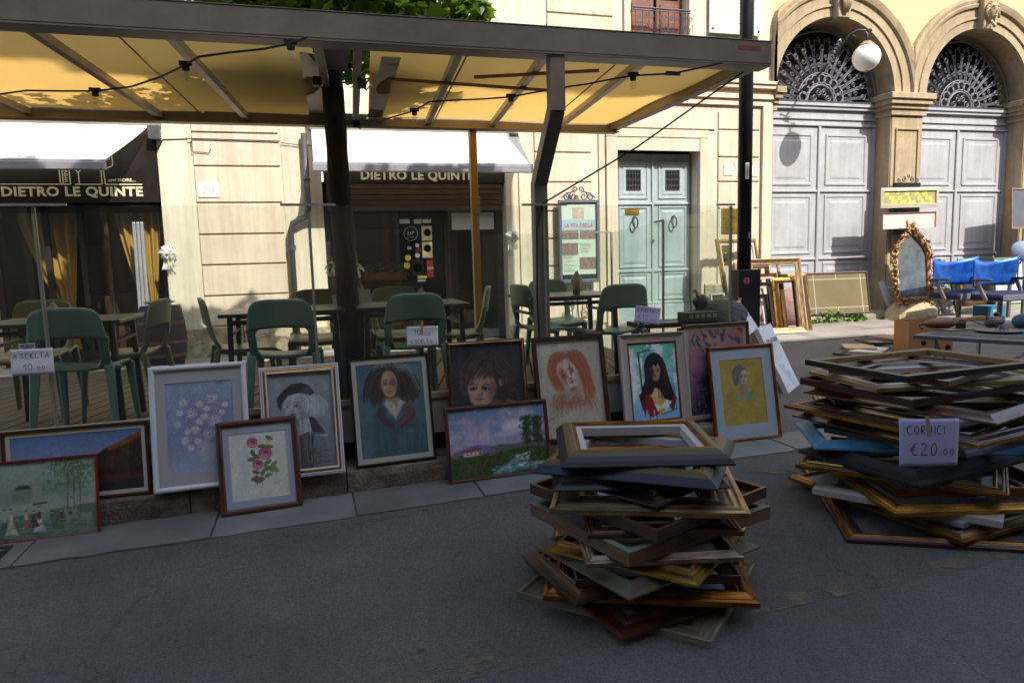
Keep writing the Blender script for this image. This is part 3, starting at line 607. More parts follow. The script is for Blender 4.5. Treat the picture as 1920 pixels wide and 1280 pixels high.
# wall above the arches, built round the openings
for ci, cx in enumerate(cxs):
    s = MB(); n = 24; xl, xr = cx-1.675, cx+1.675
    if ci == 0: xl = 8.101
    arc = [(cx-AR_R*math.cos(PI*k/n), SPZ+AR_R*math.sin(PI*k/n)) for k in range(n+1)]
    topz = 9.5; pts_t = [(xl+(xr-xl)*k/n, topz) for k in range(n+1)]
    s.face([(xl, 11, SPZ), (arc[0][0], 11, SPZ), (xl, 11, topz)]); s.face([(arc[-1][0], 11, SPZ), (xr, 11, SPZ), (xr, 11, topz)])
    for k in range(n): s.face([(arc[k][0], 11, arc[k][1]), (arc[k+1][0], 11, arc[k+1][1]), (pts_t[k+1][0], 11, topz), (pts_t[k][0], 11, topz)])
    s.build('upper_wall', yellow_w, ar)
    # archivolt: stepped ring, clipped at the pier centre line and building edge
    s = MB(); prof = [(AR_R, .0, 0), (AR_R, -.07, 0), (AR_R+.16, -.07, 0), (AR_R+.165, -.10, 0), (AR_R+.20, -.10, 0), (AR_R+.21, -.075, 0), (AR_R+.36, -.085, 0), (AR_R+.37, -.13, 0), (AR_R+.42, -.15, 0), (AR_R+.44, -.12, 0), (AR_R+.50, -.14, 0), (AR_O, -.12, 0), (AR_O, .0, 0)]
    n = 40
    for i in range(n):
        for j in range(len(prof)-1):
            q = []
            for (kk, jj) in ((i, j), (i+1, j), (i+1, j+1), (i, j+1)):
                a = PI*kk/n; r_, yo, _ = prof[jj]; x = cx-r_*math.cos(a); x = max(xl+.001, min(xr-.001, x)); q.append((x, 11+yo, SPZ+r_*math.sin(a)))
            s.face(q)
    s.build('archivolt', stone_t, ar)
    s = MB(); n = 24   # soffit of the reveal
    for k in range(n):
        a, b = PI*k/n, PI*(k+1)/n; P1 = (cx-AR_R*math.cos(a), SPZ+AR_R*math.sin(a)); P2 = (cx-AR_R*math.cos(b), SPZ+AR_R*math.sin(b))
        s.face([(P1[0], 11, P1[1]), (P1[0], 11.6, P1[1]), (P2[0], 11.6, P2[1]), (P2[0], 11, P2[1])])
    s.build('soffit', stone_t, ar)
    # keystone
    s = MB(); k0, k1 = SPZ+AR_R-.06, SPZ+AR_R+.62
    vs = [(cx-.13, 10.80, k0), (cx+.13, 10.80, k0), (cx+.20, 10.76, k1), (cx-.20, 10.76, k1), (cx-.13, 11, k0), (cx+.13, 11, k0), (cx+.20, 11, k1), (cx-.20, 11, k1)]
    s.add(vs, [(0, 1, 2, 3), (0, 4, 5, 1), (1, 5, 6, 2), (2, 6, 7, 3), (3, 7, 4, 0)]); ks = s.build('keystone', stone_t, ar, bevel=.015)
    s = MB()
    if ci == 1:    # carved head
        s.lathe([(0, .17), (.07, .16), (.115, .10), (.12, .02), (.11, -.06), (.075, -.14), (.03, -.18), (0, -.185)], 14, (cx, 10.77, k0+.32)); s.add([(cx-.02, 10.66, k0+.28), (cx+.02, 10.66, k0+.28), (cx, 10.63, k0+.27), (cx, 10.66, k0+.37)], [(0, 2, 3), (2, 1, 3), (0, 1, 2)])
        for sx in (-1, 1): s.lathe([(0, .02), (.02, .01), (.02, -.01), (0, -.02)], 8, (cx+sx*.045, 10.665, k0+.35)); s.tube([(cx+sx*.02, 10.65, k0+.39), (cx+sx*.09, 10.67, k0+.385)], .01, 6)
        s.tube([(cx-.035, 10.66, k0+.215), (cx+.035, 10.66, k0+.215)], .012, 6)
        for k in range(9): a = PI*k/8; s.tube([(cx-.11*math.cos(a), 10.71, k0+.36+.12*math.sin(a)), (cx-.15*math.cos(a), 10.74, k0+.30+.2*math.sin(a)), (cx-.14*math.cos(a), 10.72, k0+.2+.1*math.sin(a))], .025, 6)
        s.tube([(cx-.06, 10.72, k0+.13), (cx-.02, 10.69, k0+.06), (cx+.03, 10.70, k0+.03)], .03, 6); s.tube([(cx+.06, 10.72, k0+.13), (cx+.03, 10.70, k0+.06)], .025, 6)
    else:
        for k in range(5): a = (k-2)*.3; s.tube([(cx+.1*math.sin(a), 10.78, k0+.5), (cx+.16*math.sin(a), 10.72, k0+.3), (cx+.09*math.sin(a*.6), 10.76, k0+.08)], [.02, .03, .012], 6)
    s.build('carving', stone_t, ks, smooth=True)
# piers with impost mouldings
for (x0, x1) in ((8.101, 8.15), (10.75, 11.50), (14.10, 14.85)):
    abox(x0, x1, 11.001, 11.6, .12, SPZ, stone_t, 'pier')
    if x1-x0 > .3:
        abox(x0+.02, x1-.02, 10.985, 11.001, .5, 3.95, stone_t, 'pier_face')
        s = MB(); a, b = x0+.13, x1-.13
        for (p0, p1, z0, z1) in ((a-.03, a, 1.2, 3.75), (b, b+.03, 1.2, 3.75), (a, b, 3.72, 3.75)): s.box(p0, p1, 10.955, 10.985, z0, z1)
        s.build('sunk_panel_frame', stone_t, ar, bevel=.004)
        abox(x0-.01, x1+.01, 10.93, 11.0, .12, .75, stone_r, 'pier_base', bevel=.02)
    for z0, z1, e in ((3.98, 4.04, .04), (4.04, 4.10, .02), (4.10, 4.18, .06), (4.18, 4.27, .11), (4.27, SPZ+.02, .15)):
        abox(max(x0-e, 8.1 if x0 < 9 else 0) if x0 > 9 else x0, x1+e, 11-e-.02, 11.55, z0, z1, stone_t, 'impost', bevel=.008)
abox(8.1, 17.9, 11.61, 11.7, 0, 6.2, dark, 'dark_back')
# threshold step
s = MB(); n = 60; r = random.Random(5)
def stf(u, v):
    x = 8.1+9.8*u; pr = [(10.62, .15), (10.60, .21), (10.62, .265), (10.68, .29), (11.45, .30)]; p = pr[int(round(v*4))]
    return (x, p[0]+r.uniform(-.02, .02)*(v < .9), p[1]+r.uniform(-.008, .008)*(0 < v < 1))
s.grid(stf, n, 4); s.build('threshold', mat('pale_step_stone', 'a59a86', .85, var=.15, bump=.8, bscale=20, dist=.01, grime=.3), ar)
# doors and lunettes
def arch_door(cx, lab):
    d = thing('arch_door', lab, 'door', (cx, 11.38, .30)); H = 3.52
    s = MB(); s.box(-1.3, 1.3, .05, .1, 0, 4.0); s.build('frame_backing', grey_door, d)
    for z0, z1, y in ((H, H+.04, -.04), (H+.04, H+.12, .0), (H+.12, H+.16, -.03), (H+.16, H+.30, .01), (H+.30, H+.36, -.05), (H+.36, H+.42, -.08)): s = MB(); s.box(-1.3, 1.3, y, .049, z0, z1); s.build('transom', grey_door, d, bevel=.005)
    s = MB(); s.box(-1.3, 1.3, -.085, .05, H+.422, H+.45); s.build('transom', iron, d)
    for sx in (-1, 1):
        a, b = (-1.22, -.03) if sx < 0 else (.03, 1.22); s = MB(); s.box(a, b, 0, .05, .02, H); lf = s.build('leaf', grey_door, d, bevel=.004)
        panel(lf, a+.12, b-.12, 2.42, 3.38, grey_door, mw=.08); panel(lf, a+.12, b-.12, 1.12, 2.24, grey_door, mw=.08); panel(lf, a+.12, b-.12, .18, .95, grey_door, mw=.07)
        s = MB(); s.box(a, b, -.035, 0, 2.29, 2.33); s.box(a, b, -.03, 0, 1.0, 1.05); s.build('rail', grey_door, lf, bevel=.008)
    s = MB(); s.box(-.03, .03, -.035, .049, .02, H); s.build('astragal', grey_door, d, bevel=.008)
    s = MB(); s.box(-1.3, -1.22, -.02, .049, 0, H); s.box(1.22, 1.3, -.02, .049, 0, H); s.build('jamb', grey_door, d)
    # wrought iron sunburst lunette
    g = MB(); zc = SPZ-.30+.0; zc = 4.36-.30-.28+.19; R2 = 1.26; y = -.02
    def P(r_, a): return (r_*math.cos(a), y, zc+r_*math.sin(a)*1.0)
    def scroll(cx_, cz_, rr, a0, dirn, turns=1.4, r0=.006):
        g.tube([(cx_+rr*(1-t_/(turns*2*PI)*.75)*math.cos(a0+dirn*t_), y-.012, cz_+rr*(1-t_/(turns*2*PI)*.75)*math.sin(a0+dirn*t_)) for t_ in np.linspace(0, turns*2*PI, 14)], r0*1.3, 4)
    g.tube([P(.30, PI*k/20) for k in range(21)], .018, 6); g.tube([P(.52, PI*k/28) for k in range(29)], .012, 6)
    for k in range(9):
        a = PI*(k+.5)/9; p = P(.41, a); g.tube([(p[0]+.085*math.cos(q*PI/5), y-.01, p[2]+.085*math.sin(q*PI/5)) for q in range(10)], .016, 5, closed=True)
    NB = 15
    for k in range(NB):
        a = PI*(k+.5)/NB; e = .035
        g.tube([P(.53, a-e*1.5), P(.8, a-e*.6), P(1.0, a-e*.9), P(1.12, a-e*1.9)], .007, 4); g.tube([P(.53, a+e*1.5), P(.8, a+e*.6), P(1.0, a+e*.9), P(1.12, a+e*1.9)], .007, 4)
        g.tube([P(.55, a), P(.92, a)], .006, 4)
        p = P(.97, a); scroll(p[0], p[2], .062, a, 1, r0=.005); scroll(p[0], p[2], .062, a+PI, -1, r0=.005); p = P(.80, a+PI/NB/2); scroll(p[0], p[2], .05, a, 1, r0=.005); p = P(1.12, a+PI/NB/2); scroll(p[0], p[2], .05, a, -1, r0=.005)
        for q in (-1, 1): p = P(.66, a+q*.07); scroll(p[0], p[2], .045, a, q)
        g.tube([P(1.06, a-.06), P(1.12, a-.04)], .012, 4); g.tube([P(1.06, a+.06), P(1.12, a+.04)], .012, 4)
    for k in range(4): a = PI*(k+.5)/4; p = P(.17, a); scroll(p[0], p[2], .07, a, 1 if k % 2 else -1, r0=.009)
    g.tube([P(1.265, PI*k/30) for k in range(31)], .016, 6)
    gi = g.build('lunette_grille', iron_l, d)
    return d
arch_door(9.45, 'grey panelled double door under the arch with the globe lamp')
arch_door(12.80, 'grey panelled double door under the right arch with a carved head')
# globe lamp on its bracket
gl = thing('globe_lamp', 'white glass globe street lamp on a curled iron bracket', 'lamp', (9.31, 10.1, 4.72))
s = MB(); s.lathe([(0, .225)]+[(.225*math.sin(PI*k/14), .225*math.cos(PI*k/14)) for k in range(1, 14)]+[(0, -.225)], 24); s.build('globe', mat('opal_glass', 'f2ede6', .25, var=.01, bump=0), gl, smooth=True)
s = MB(); s.lathe([(.02, .27), (.06, .26), (.13, .20), (.14, .185), (.13, .18)], 20); s.lathe([(.0, -.235), (.03, -.232), (.03, -.22)], 10); s.build('cap', mat('lamp_collar', 'a08a70', .5, metal=.3), gl, smooth=True)
chrome = mat('silvered_iron', 'b8b8bc', .35, metal=.8, var=.2)
s = MB(); s.tube([(0, 0, .26), (0, 0, .38), (-.03, .02, .44), (-.12, .08, .46), (-.22, .15, .40), (-.27, .35, .2), (-.32, .75, -.1), (-.38, 1.25, -.33)], .02, 8); s.tube([(-.02, 0, .44), (.05, -.02, .46), (.07, -.02, .42)], .018, 6)
s.tube([(-.2, .15, .42), (-.14, .12, .36)], .015, 6); s.build('bracket', iron, gl, smooth=True)
s = MB()
for k in range(7): z = .30-.05*k; s.tube([(-.26, .3+.04*k, z), (-.31-.01*(k % 2), .28+.04*k, z+.05), (-.34, .3+.04*k, z+.03)], [.018, .022, .006], 6)
s.build('leaf_scroll', chrome, gl, smooth=True)

# building across the street: keeps the near side in shade and shows in the glass
op = thing('opposite_building', 'plain ochre house row across the street behind the viewer', 'building')
ow = mat('ochre_render', '84755a', .85, var=.08, scale=1, bump=.2, grime=.15)
for x0, x1, H in ((-30, -9, 12.0), (-9, 2.2, 12.15), (2.2, 8.4, 12.5), (8.4, 13.5, 13.3), (13.5, 34, 12.9)):
    s = MB(); s.box(x0, x1-.002, -9, -4, -.2, H); s.build('wall', ow, op); s = MB(); s.box(x0, x1-.002, -9, -3.6, H, H+.14); s.build('eaves', taupe, op)
    x = x0+1.2
    while x < x1-1.2:
        for z in (.0, 4.2, 7.6):
            s = MB(); s.box(x-.5, x+.5, -4.0, -3.985, z+.9*(z > 0), z+(2.4 if z else 2.6)); f_ = s.build('window', dark, op)
            s = MB(); s.box(x-.6, x-.5, -3.998, -3.96, z+.9*(z > 0), z+2.55); s.box(x+.5, x+.6, -3.998, -3.96, z+.9*(z > 0), z+2.55); s.box(x-.6, x+.6, -3.998, -3.95, z+2.55, z+2.7); s.build('frame', stone_t, f_)
        x += 2.6
# ------------------------------------------------------------------ shops
awn = cloth_mat('white_awning_cloth', 'e9e4da', 'f4ecdc', .35, .1)
valm = mat('awning_bar_grey', '8f8d90', .4, metal=.3, var=.05, bump=.05)
def awning(x0, x1, xin0, xin1, lab):
    t = thing('shop_awning', lab, 'awning', (0, 0, 0)); zt = 3.55
    s = MB(); s.grid(lambda u, v: ((x0+(x1-x0)*u)*(1-v)+(xin0+(xin1-xin0)*u)*v, 10.30+.64*v, 2.90+(zt-2.90)*v-.02*math.sin(PI*v)+.004*math.sin(u*40)), 30, 8)
    s.build('cloth', awn, t, smooth=True)
    s = MB(); s.box(x0-.02, x1+.02, 10.26, 10.34, 2.78, 2.885); s.tube([(x0-.02, 10.30, 2.89), (x1+.02, 10.30, 2.89)], .03, 10); s.build('front_bar', valm, t, bevel=.01)
    s = MB(); s.box(xin0-.03, xin1+.05, 10.85, 10.99, zt-.1, zt+.12); s.build('roller_box', taupe, t, bevel=.01)
    for x in (x0+.1, x1-.06):
        s = MB(); s.bar((x, 10.34, 2.86), (x+.02, 10.6, 2.98), .03, .05); s.bar((x+.02, 10.6, 2.98), (x+.09, 10.92, 3.36), .035, .055); s.tube([(x+.02, 10.58, 2.98), (x+.02, 10.64, 2.98)], .04, 8); s.build('arm', alu, t)
    s = MB(); s.box(xin1-.1, xin1+.04, 10.8, 10.98, zt-.28, zt-.1); s.build('wall_bracket', iron, t)
awning(-5.2, -2.48, -5.2, -1.93, 'white awning folded down over the left shop window')
awning(.14, 3.34, .14, 3.26, 'white awning over the right shop doorway beside the yellow-lit post')
# left shop: brown fascia with lettering
t = thing('shop_sign', 'dark brown fascia sign with cream lettering and glass outlines over the left shop', 'shop sign', (-4.15, 10.97, 2.42))
s = MB(); s.box(0, 2.175, -.03, .2, 0, .93); s.box(0, 2.175, -.04, -.03, 0, .035); s.build('panel', shop_brown, t)
s = MB(); s.box(0, 2.175, -.02, .2, .93, 1.12); s.build('roller_cover', wood_door, t)
text('DIETRO LE QUINTE', t, letter, .26, -.034, .09, width=1.71, height=.125, bold=.035)
text('and MORE...', t, letter, 1.55, -.034, .285, width=.34, height=.042, bold=.02)
text('CCIA', t, letter, 1.50, -.034, .58, width=.09, height=.032, bold=.02)
text('WINE', t, letter, 1.06, -.034, .27, width=.20, height=.045, bold=.02, rot=(PI/2, -PI/2, 0))
s = MB(); th = .006
def pl(pts, y=-.035):
    for (a, b), (c, d) in zip(pts, pts[1:]): s.bar((a, y, b), (c, y, d), .004, .013, upv=(-(d-b), 0, (c-a)))
pl([(.26, .245), (1.085, .245), (1.085, .62)]); pl([(.965, .245), (.965, .62)]); pl([(1.0, .245), (1.0, .62)])
pl([(1.13, .62), (1.15, .45), (1.19, .40), (1.235, .45), (1.255, .62)]); pl([(1.192, .40), (1.192, .25)]); pl([(1.14, .245), (1.245, .245)])
pl([(1.245, .245), (1.47, .245), (1.47, .44), (1.44, .47), (1.44, .62)]); pl([(1.97, .245), (1.51, .245), (1.50, .44), (1.53, .46), (1.61, .49), (1.625, .52), (1.61, .78)])
s.build('outline', letter, t)
# left shop window
t = thing('shop_window', 'dark left shop front with glazed panes between thin brown frames', 'shop window', (-4.15, 11.0, 0))
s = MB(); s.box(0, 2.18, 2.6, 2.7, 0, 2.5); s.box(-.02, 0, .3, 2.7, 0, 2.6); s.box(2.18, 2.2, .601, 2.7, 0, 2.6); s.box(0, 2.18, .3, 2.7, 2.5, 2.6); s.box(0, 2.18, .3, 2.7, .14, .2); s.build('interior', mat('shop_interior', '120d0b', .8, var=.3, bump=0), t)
for x0, x1 in ((.0, .07), (.62, .69), (1.05, 1.12), (1.38, 1.43), (2.10, 2.18)): s = MB(); s.box(x0, x1, .17, .23, .15, 2.42); s.build('frame', mat('brown_frame', '241a15', .5, var=.15), t)
s = MB(); s.box(0, 2.18, .16, .24, .05, .35); s.box(0, 2.18, .17, .23, 2.30, 2.42); s.build('frame', MATS['brown_frame'], t)
for x0, x1 in ((.07, .62), (.69, 1.05), (1.12, 1.38), (1.43, 2.10)): s = MB(); s.box(x0, x1, .198, .202, .35, 2.30); s.build('glass', shopglass, t)
s = MB(); s.box(.7, 2.0, 1.2, 1.9, .2, 1.1); s.box(.3, .9, 2.3, 2.55, .9, 1.9); s.build('counter', wood('counter_wood', '5a3c26', '38241a'), t)
curt = cloth_mat('mustard_curtain', 'cfa75c', 'd8a850', .2, .3)
def curtain(xt0, xt1, xb, zb, lab, y=11.30):
    t = thing('curtain', lab, 'curtain', (0, 0, 0)); s = MB()
    def fn(u, v):
        k = v**1.25; x = (xt0+(xt1-xt0)*u)*(1-k)+(xb-.05+.10*u)*k; return (x, y+.05*math.sin(u*PI*9+.4*math.sin(v*5))*(1-.45*v), 2.36+(zb-2.36)*v)
    s.grid(fn, 72, 16); s.build('drape', curt, t, smooth=True); s = MB(); s.lathe([(.0, -.02), (.07, -.02), (.075, .03), (.0, .03)], 14, (xb, y, zb)); s.build('tie', curt, t)
    s = MB(); s.grid(lambda u, v: (xb-.05-.06*v+(.1+.12*v)*u, y+.03*math.sin(u*PI*5), zb-.42*v), 30, 5); s.build('tail', curt, t, smooth=True)
curtain(-3.90, -3.12, -3.33, .78, 'mustard curtain gathered low behind the left part of the shop window')
curtain(-2.66, -2.05, -2.27, .70, 'mustard curtain half in the sun beside the grey ribbed tubes')
t = thing('ribbed_rail', 'three grey aluminium rails standing upright against the shop window curtain', 'rails', (-2.36, 10.93, .15))
for k in range(3): s = MB(); s.bar((k*.05, 0, .1), (k*.05+.02, .05, 2.0), .044, .05, upv=(0, 1, 0)); s.build('rail', mat('ribbed_aluminium', '9a989a', .4, metal=.3, var=.08), t, bevel=.012, seg=2)
# barrel
t = thing('barrel', 'dark wooden barrel with rusty hoops and a glass bowl on its lid by the window', 'barrel', (-1.98, 10.35, .15))
s = MB(); s.lathe([(.0, 0), (.24, 0), (.29, .2), (.31, .42), (.29, .64), (.25, .84), (.0, .84)], 20); s.build('body', mat('dark_stave', '120f0e', .7, var=.3, bump=.4), t, smooth=True)
for z, r_ in ((.18, .292), (.36, .315), (.62, .30), (.78, .272)): s = MB(); s.lathe([(r_-.012, z-.02), (r_, z-.02), (r_-.002, z+.02), (r_-.012, z+.02)], 20); s.build('hoop', mat('rusty_hoop', '6a3a24', .6, metal=.3, var=.3), t)
t = thing('glass_bowl', 'shallow green glass bowl on the barrel', 'bowl', (-1.98, 10.35, .993)); s = MB(); s.lathe([(0, 0), (.08, .0), (.18, .04), (.2, .06), (.19, .06), (.08, .012), (0, .01)], 20); s.build('bowl', mat('green_glass', '8fc7a0', .08, var=.05, bump=0, trans=.6), t, smooth=True)
# right shop
t = thing('shop_sign', 'dark brown fascia with cream lettering half hidden by the right awning', 'shop sign', (.28, 10.99, 2.70))
s = MB(); s.box(0, 2.82, 0, .2, 0, .7); s.build('panel', shop_brown, t); text('DIETRO LE QUINTE', t, letter, .55, -.004, .055, width=1.76, height=.135, bold=.035)
t = thing('shop_doorway', 'dark right shop doorway with brown roller slats and stickers on the glass', 'shop doorway', (.25, 11.0, 0))
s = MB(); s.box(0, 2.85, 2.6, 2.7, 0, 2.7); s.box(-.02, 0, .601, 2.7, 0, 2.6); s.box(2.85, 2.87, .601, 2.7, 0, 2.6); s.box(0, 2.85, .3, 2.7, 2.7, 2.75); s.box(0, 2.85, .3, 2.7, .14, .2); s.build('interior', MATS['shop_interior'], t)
for k in range(5): s = MB(); s.box(.06, 2.78, .05-.01*k, .12, 2.28+.084*k, 2.36+.084*k); s.build('slat', mat('roller_slat', '4a3524', .5, var=.15), t, bevel=.006)
for x0, x1 in ((.0, .08), (.40, .48), (1.86, 1.95), (2.74, 2.85)): s = MB(); s.box(x0, x1, .17, .25, .15, 2.28); s.build('frame', MATS['brown_frame'], t)
s = MB(); s.box(2.0, 2.7, .17, .24, 1.98, 2.25); s.build('notice', mat('pale_notice', 'b5b2a8', .6, var=.05), t)
for x0, x1 in ((.08, .40), (.48, 1.86), (1.95, 2.74)): s = MB(); s.box(x0, x1, .198, .202, .2, 2.26); s.build('glass', shopglass, t)
s = MB(); s.box(.3, 1.7, 1.6, 2.2, .2, 1.15); s.box(.5, 1.6, 2.3, 2.5, 1.2, 2.1); s.build('counter', MATS['counter_wood'], t)
# stickers on the door glass
def sticker(px, py, wd, ht, col, txt=None, tc='f0f0f0', rnd=False, lab=None):
    p = onY(px, py, 11.19); m = mat('sticker_'+col, col, .5, var=.04, bump=0); s = MB()
    if rnd: s.lathe([(0, 0), (wd/2, 0), (wd/2, .002), (0, .002)], 20, (p.x-.25+wd/2, .19, p.z-ht/2), T=Matrix.Rotation(PI/2, 3, 'X'))
    else: s.box(p.x-.25, p.x-.25+wd, .188, .191, p.z-ht, p.z)
    o = s.build('sticker', m, t, bevel=0)
    if txt: text(txt, o, mat('ink_'+tc, tc, .5, var=0, bump=0), p.x-.25+wd*.12, .186, p.z-ht*.68, width=wd*.76, height=ht*.34)
sticker(790, 424, .165, .23, 'd9cc9a'); sticker(791, 454, .165, .25, 'd9cc9a'); sticker(794, 429, .12, .12, 'b8962e', rnd=True); sticker(794, 459, .12, .12, 'b8962e', rnd=True)
sticker(749, 411, .16, .07, 'c8c8cc'); sticker(776, 411, .12, .07, 'c8c8cc'); sticker(792, 411, .14, .06, 'd8d4c0')
s = MB(); p = onY(770, 438, 11.19); s.tube([(p.x-.25+.11*math.cos(q*PI/12), .188, p.z+.11*math.sin(q*PI/12)) for q in range(24)], .004, 4, closed=True); o = s.build('sticker_ring', mat('pale_line', 'b9b9bd', .6, var=0, bump=0), t)
text('UP', o, MATS['pale_line'], p.x-.25-.05, .188, p.z-.02, width=.11, height=.055, bold=.01); text('at TABLE', o, MATS['pale_line'], p.x-.25-.055, .188, p.z-.07, width=.11, height=.028)
sticker(764, 462, .06, .05, 'c9a9b4', 'QUI'); sticker(779, 457, .055, .055, 'd8d8d8'); sticker(778, 465, .10, .08, '7a3038', rnd=True); sticker(778, 476, .08, .05, 'd8d8d8', rnd=True); sticker(759, 478, .095, .095, 'e3c22e', rnd=True); sticker(757, 492, .1, .1, 'c8b62a', rnd=True)
sticker(772, 486, .19, .25, '141216'); sticker(774, 500, .15, .05, 'a03a34', rnd=True); sticker(800, 488, .10, .10, 'b02a2c'); sticker(801, 500, .10, .05, 'c8a890'); sticker(801, 507, .10, .11, 'b02a2c'); sticker(783, 517, .15, .045, 'd8c23a'); sticker(783, 524, .13, .035, 'a9b0b4')
# plant box inside
t = thing('potted_plant', 'low green plant in a trough behind the shop door glass', 'plant', (1.18, 11.6, 1.32))
s = MB(); s.box(-.35, .35, -.1, .1, -.12, .0); s.build('trough', wood_door, t)
def leaves(n, fn, size, mt, name, par, seed=1):
    r = random.Random(seed); s = MB()
    for _ in range(n):
        p = Vector(fn(r)); q = Vector((r.uniform(-1, 1), r.uniform(-1, 1), r.uniform(-.6, 1))).normalized(); w_ = q.cross(Vector((r.uniform(-1, 1), r.uniform(-1, 1), r.uniform(-1, 1)))).normalized(); l = size*r.uniform(.6, 1.3)
        a = p-q*l/2; b = p+q*l/2; n_ = q.cross(w_)*l*.10
        s.add([a, p-q*l*.1+w_*l*.42, b, p-q*l*.1-w_*l*.42, p+n_], [(0, 1, 4), (1, 2, 4), (2, 3, 4), (3, 0, 4)])
    return stuff(s.build(name, mt, par)) if par is None else s.build(name, mt, par)
bright_leaf = mat('fresh_leaf', '5f8f2e', .5, col2='3b6420', scale=4, bump=.1)
leaves(160, lambda r: (r.uniform(-.33, .33), r.uniform(-.1, .1), r.uniform(0, .14)), .05, bright_leaf, 'foliage', t, 5)

# tulle bows
tul = cloth_mat('white_tulle', 'efefef', 'ffffff', .3, .1)
def bow(px, py, y, sc, lab):
    p = onY(px, py, y); t = thing('tulle_bow', lab, 'bow', tuple(p)); r = random.Random(int(px))
    s = MB()
    for k in range(70):
        a = r.uniform(0, 2*PI); l = sc*r.uniform(.3, 1); pts = []; nx, nz = math.cos(a), math.sin(a); w_ = sc*.35
        def fn(u, v, nx=nx, nz=nz, l=l, w_=w_, k=k): return (nx*l*u-nz*(v-.5)*w_*(.2+u)+.01*math.sin(v*9+k), -.02-.06*math.sin(u*PI)-.02*math.sin(v*7+k)*u, nz*l*u+nx*(v-.5)*w_*(.2+u))
        s.grid(fn, 4, 4)
    s.build('loops', tul, t, smooth=True); s = MB()
    for k in range(5): x = (k-2)*sc*.16; s.grid(lambda u, v, x=x: (x*(1+v)+(u-.5)*sc*.2, -.03+.02*math.sin(v*6+x*50), -sc*(.3+1.5*v)), 3, 6)
    s.build('tails', tul, t, smooth=True); s = MB(); s.lathe([(0, .022), (.02, .01), (.02, -.01), (0, -.022)], 10, (0, -.085, 0)); s.box(-.012, .012, -.06, -.05, -sc*1.45, -.02); s.build('ribbon', mat('yellow_ribbon', 'd9bd5a', .6), t, smooth=False)
bow(316, 475, 10.90, .125, 'white tulle bow with yellow ribbon on the wall left of the number 20')
bow(960, 443, 10.86, .12, 'white tulle bow on the pale jamb right of the shop doorway')

# poster case
t = thing('poster_case', 'wall poster case with iron scrollwork, film title in red on a white sheet', 'poster case', (3.96, 10.85, 1.06))
s = MB(); W_, H_ = .715, 1.36
for x0, x1, z0, z1 in ((0, W_, 0, .06), (0, W_, H_-.05, H_), (0, .05, .06, H_-.05), (W_-.05, W_, .06, H_-.05)): s.box(x0, x1, -.03, .03, z0, z1)
s.build('frame', mat('case_grey', '6a6a72', .45, metal=.4, var=.1), t, bevel=.008)
s = MB(); s.box(.05, W_-.05, .01, .03, .06, H_-.05); s.box(.2, .3, .03, .14, .2, 1.1); bk = s.build('back', dark, t)
s = MB(); s.box(.06, W_-.06, .004, .008, .14, H_-.06); ps = s.build('poster', mat('poster_white', 'e8e4dc', .6, var=.02, bump=0), t)
s = MB(); s.box(.06, W_-.06, .002, .0038, .88, 1.04); s.build('band', mat('pale_blue_print', 'b9cbdc', .6, var=.05, bump=0), ps)
s = MB(); s.box(.25, .45, .001, .0035, 1.05, 1.24); s.build('figure', mat('pale_pink_print', 'e0b8a8', .6, var=.2, scale=12, bump=0), ps)
text('LA VITA E BELLA', ps, mat('red_print', 'd8503c', .6, var=0, bump=0), .11, .0005, .915, width=.50, height=.065, bold=.03)
text('LA COMMEDIA', ps, tanl, .27, .0015, .865, width=.16, height=.022)
ph = mat('photo_print', 'c98c80', .5, col2='5a6066', scale=22, bump=0, detail=8)
for x0, x1, z0, z1 in ((.06, .35, .72, .87), (.37, .655, .72, .87), (.06, .34, .46, .66), (.36, .655, .22, .42)): s = MB(); s.box(x0, x1, .001, .0038, z0, z1); s.build('photo', ph, ps)
s = MB(); r = random.Random(9)
for zz in [.44, .42, .40, .36, .34, .30, .28, .25, .22, .20, .18] : s.box(.08, .08+r.uniform(.12, .24), .001, .0038, zz, zz+.008)
for zz in [.64, .62, .60, .57, .55, .52, .50]: s.box(.38, .38+r.uniform(.12, .25), .001, .0038, zz, zz+.008)
s.build('small_print', tanl, ps)
s = MB(); s.box(.05, W_-.05, -.012, -.008, .06, H_-.05); s.build('glass', shopglass if False else pane_m, t)
def curl(s, cx, cz, r_, a0, dr, turns=1.3, y=0, th=.011):
    s.tube([(cx+r_*(1-q/24*.8)*math.cos(a0+dr*q/24*turns*2*PI), y, cz+r_*(1-q/24*.8)*math.sin(a0+dr*q/24*turns*2*PI)) for q in range(25)], th, 5)
s = MB()
for sx in (-1, 1):
    c = W_/2; curl(s, c+sx*.09, H_+.06, .075, PI/2, -sx); curl(s, c+sx*.22, H_+.05, .06, PI/2, sx); curl(s, c+sx*.05, H_+.17, .05, -PI/2, sx); s.tube([(c+sx*.1, 0, H_+.13), (c+sx*.2, 0, H_+.11), (c+sx*.30, 0, H_+.03)], .01, 5)
    pass
s.build('scrollwork', iron, t); s = MB()
for sx in (-1, 1):
    c = W_/2; curl(s, c+sx*.14, -.08, .075, -PI/2, sx); curl(s, c+sx*.05, -.2, .06, PI/2, -sx); curl(s, c+sx*.18, -.4, .08, PI/2, sx); s.tube([(c+sx*.02, 0, -.02), (c+sx*.05, 0, -.3), (c+sx*.02, 0, -.62)], .01, 5)
s.build('scrollwork', iron, t)

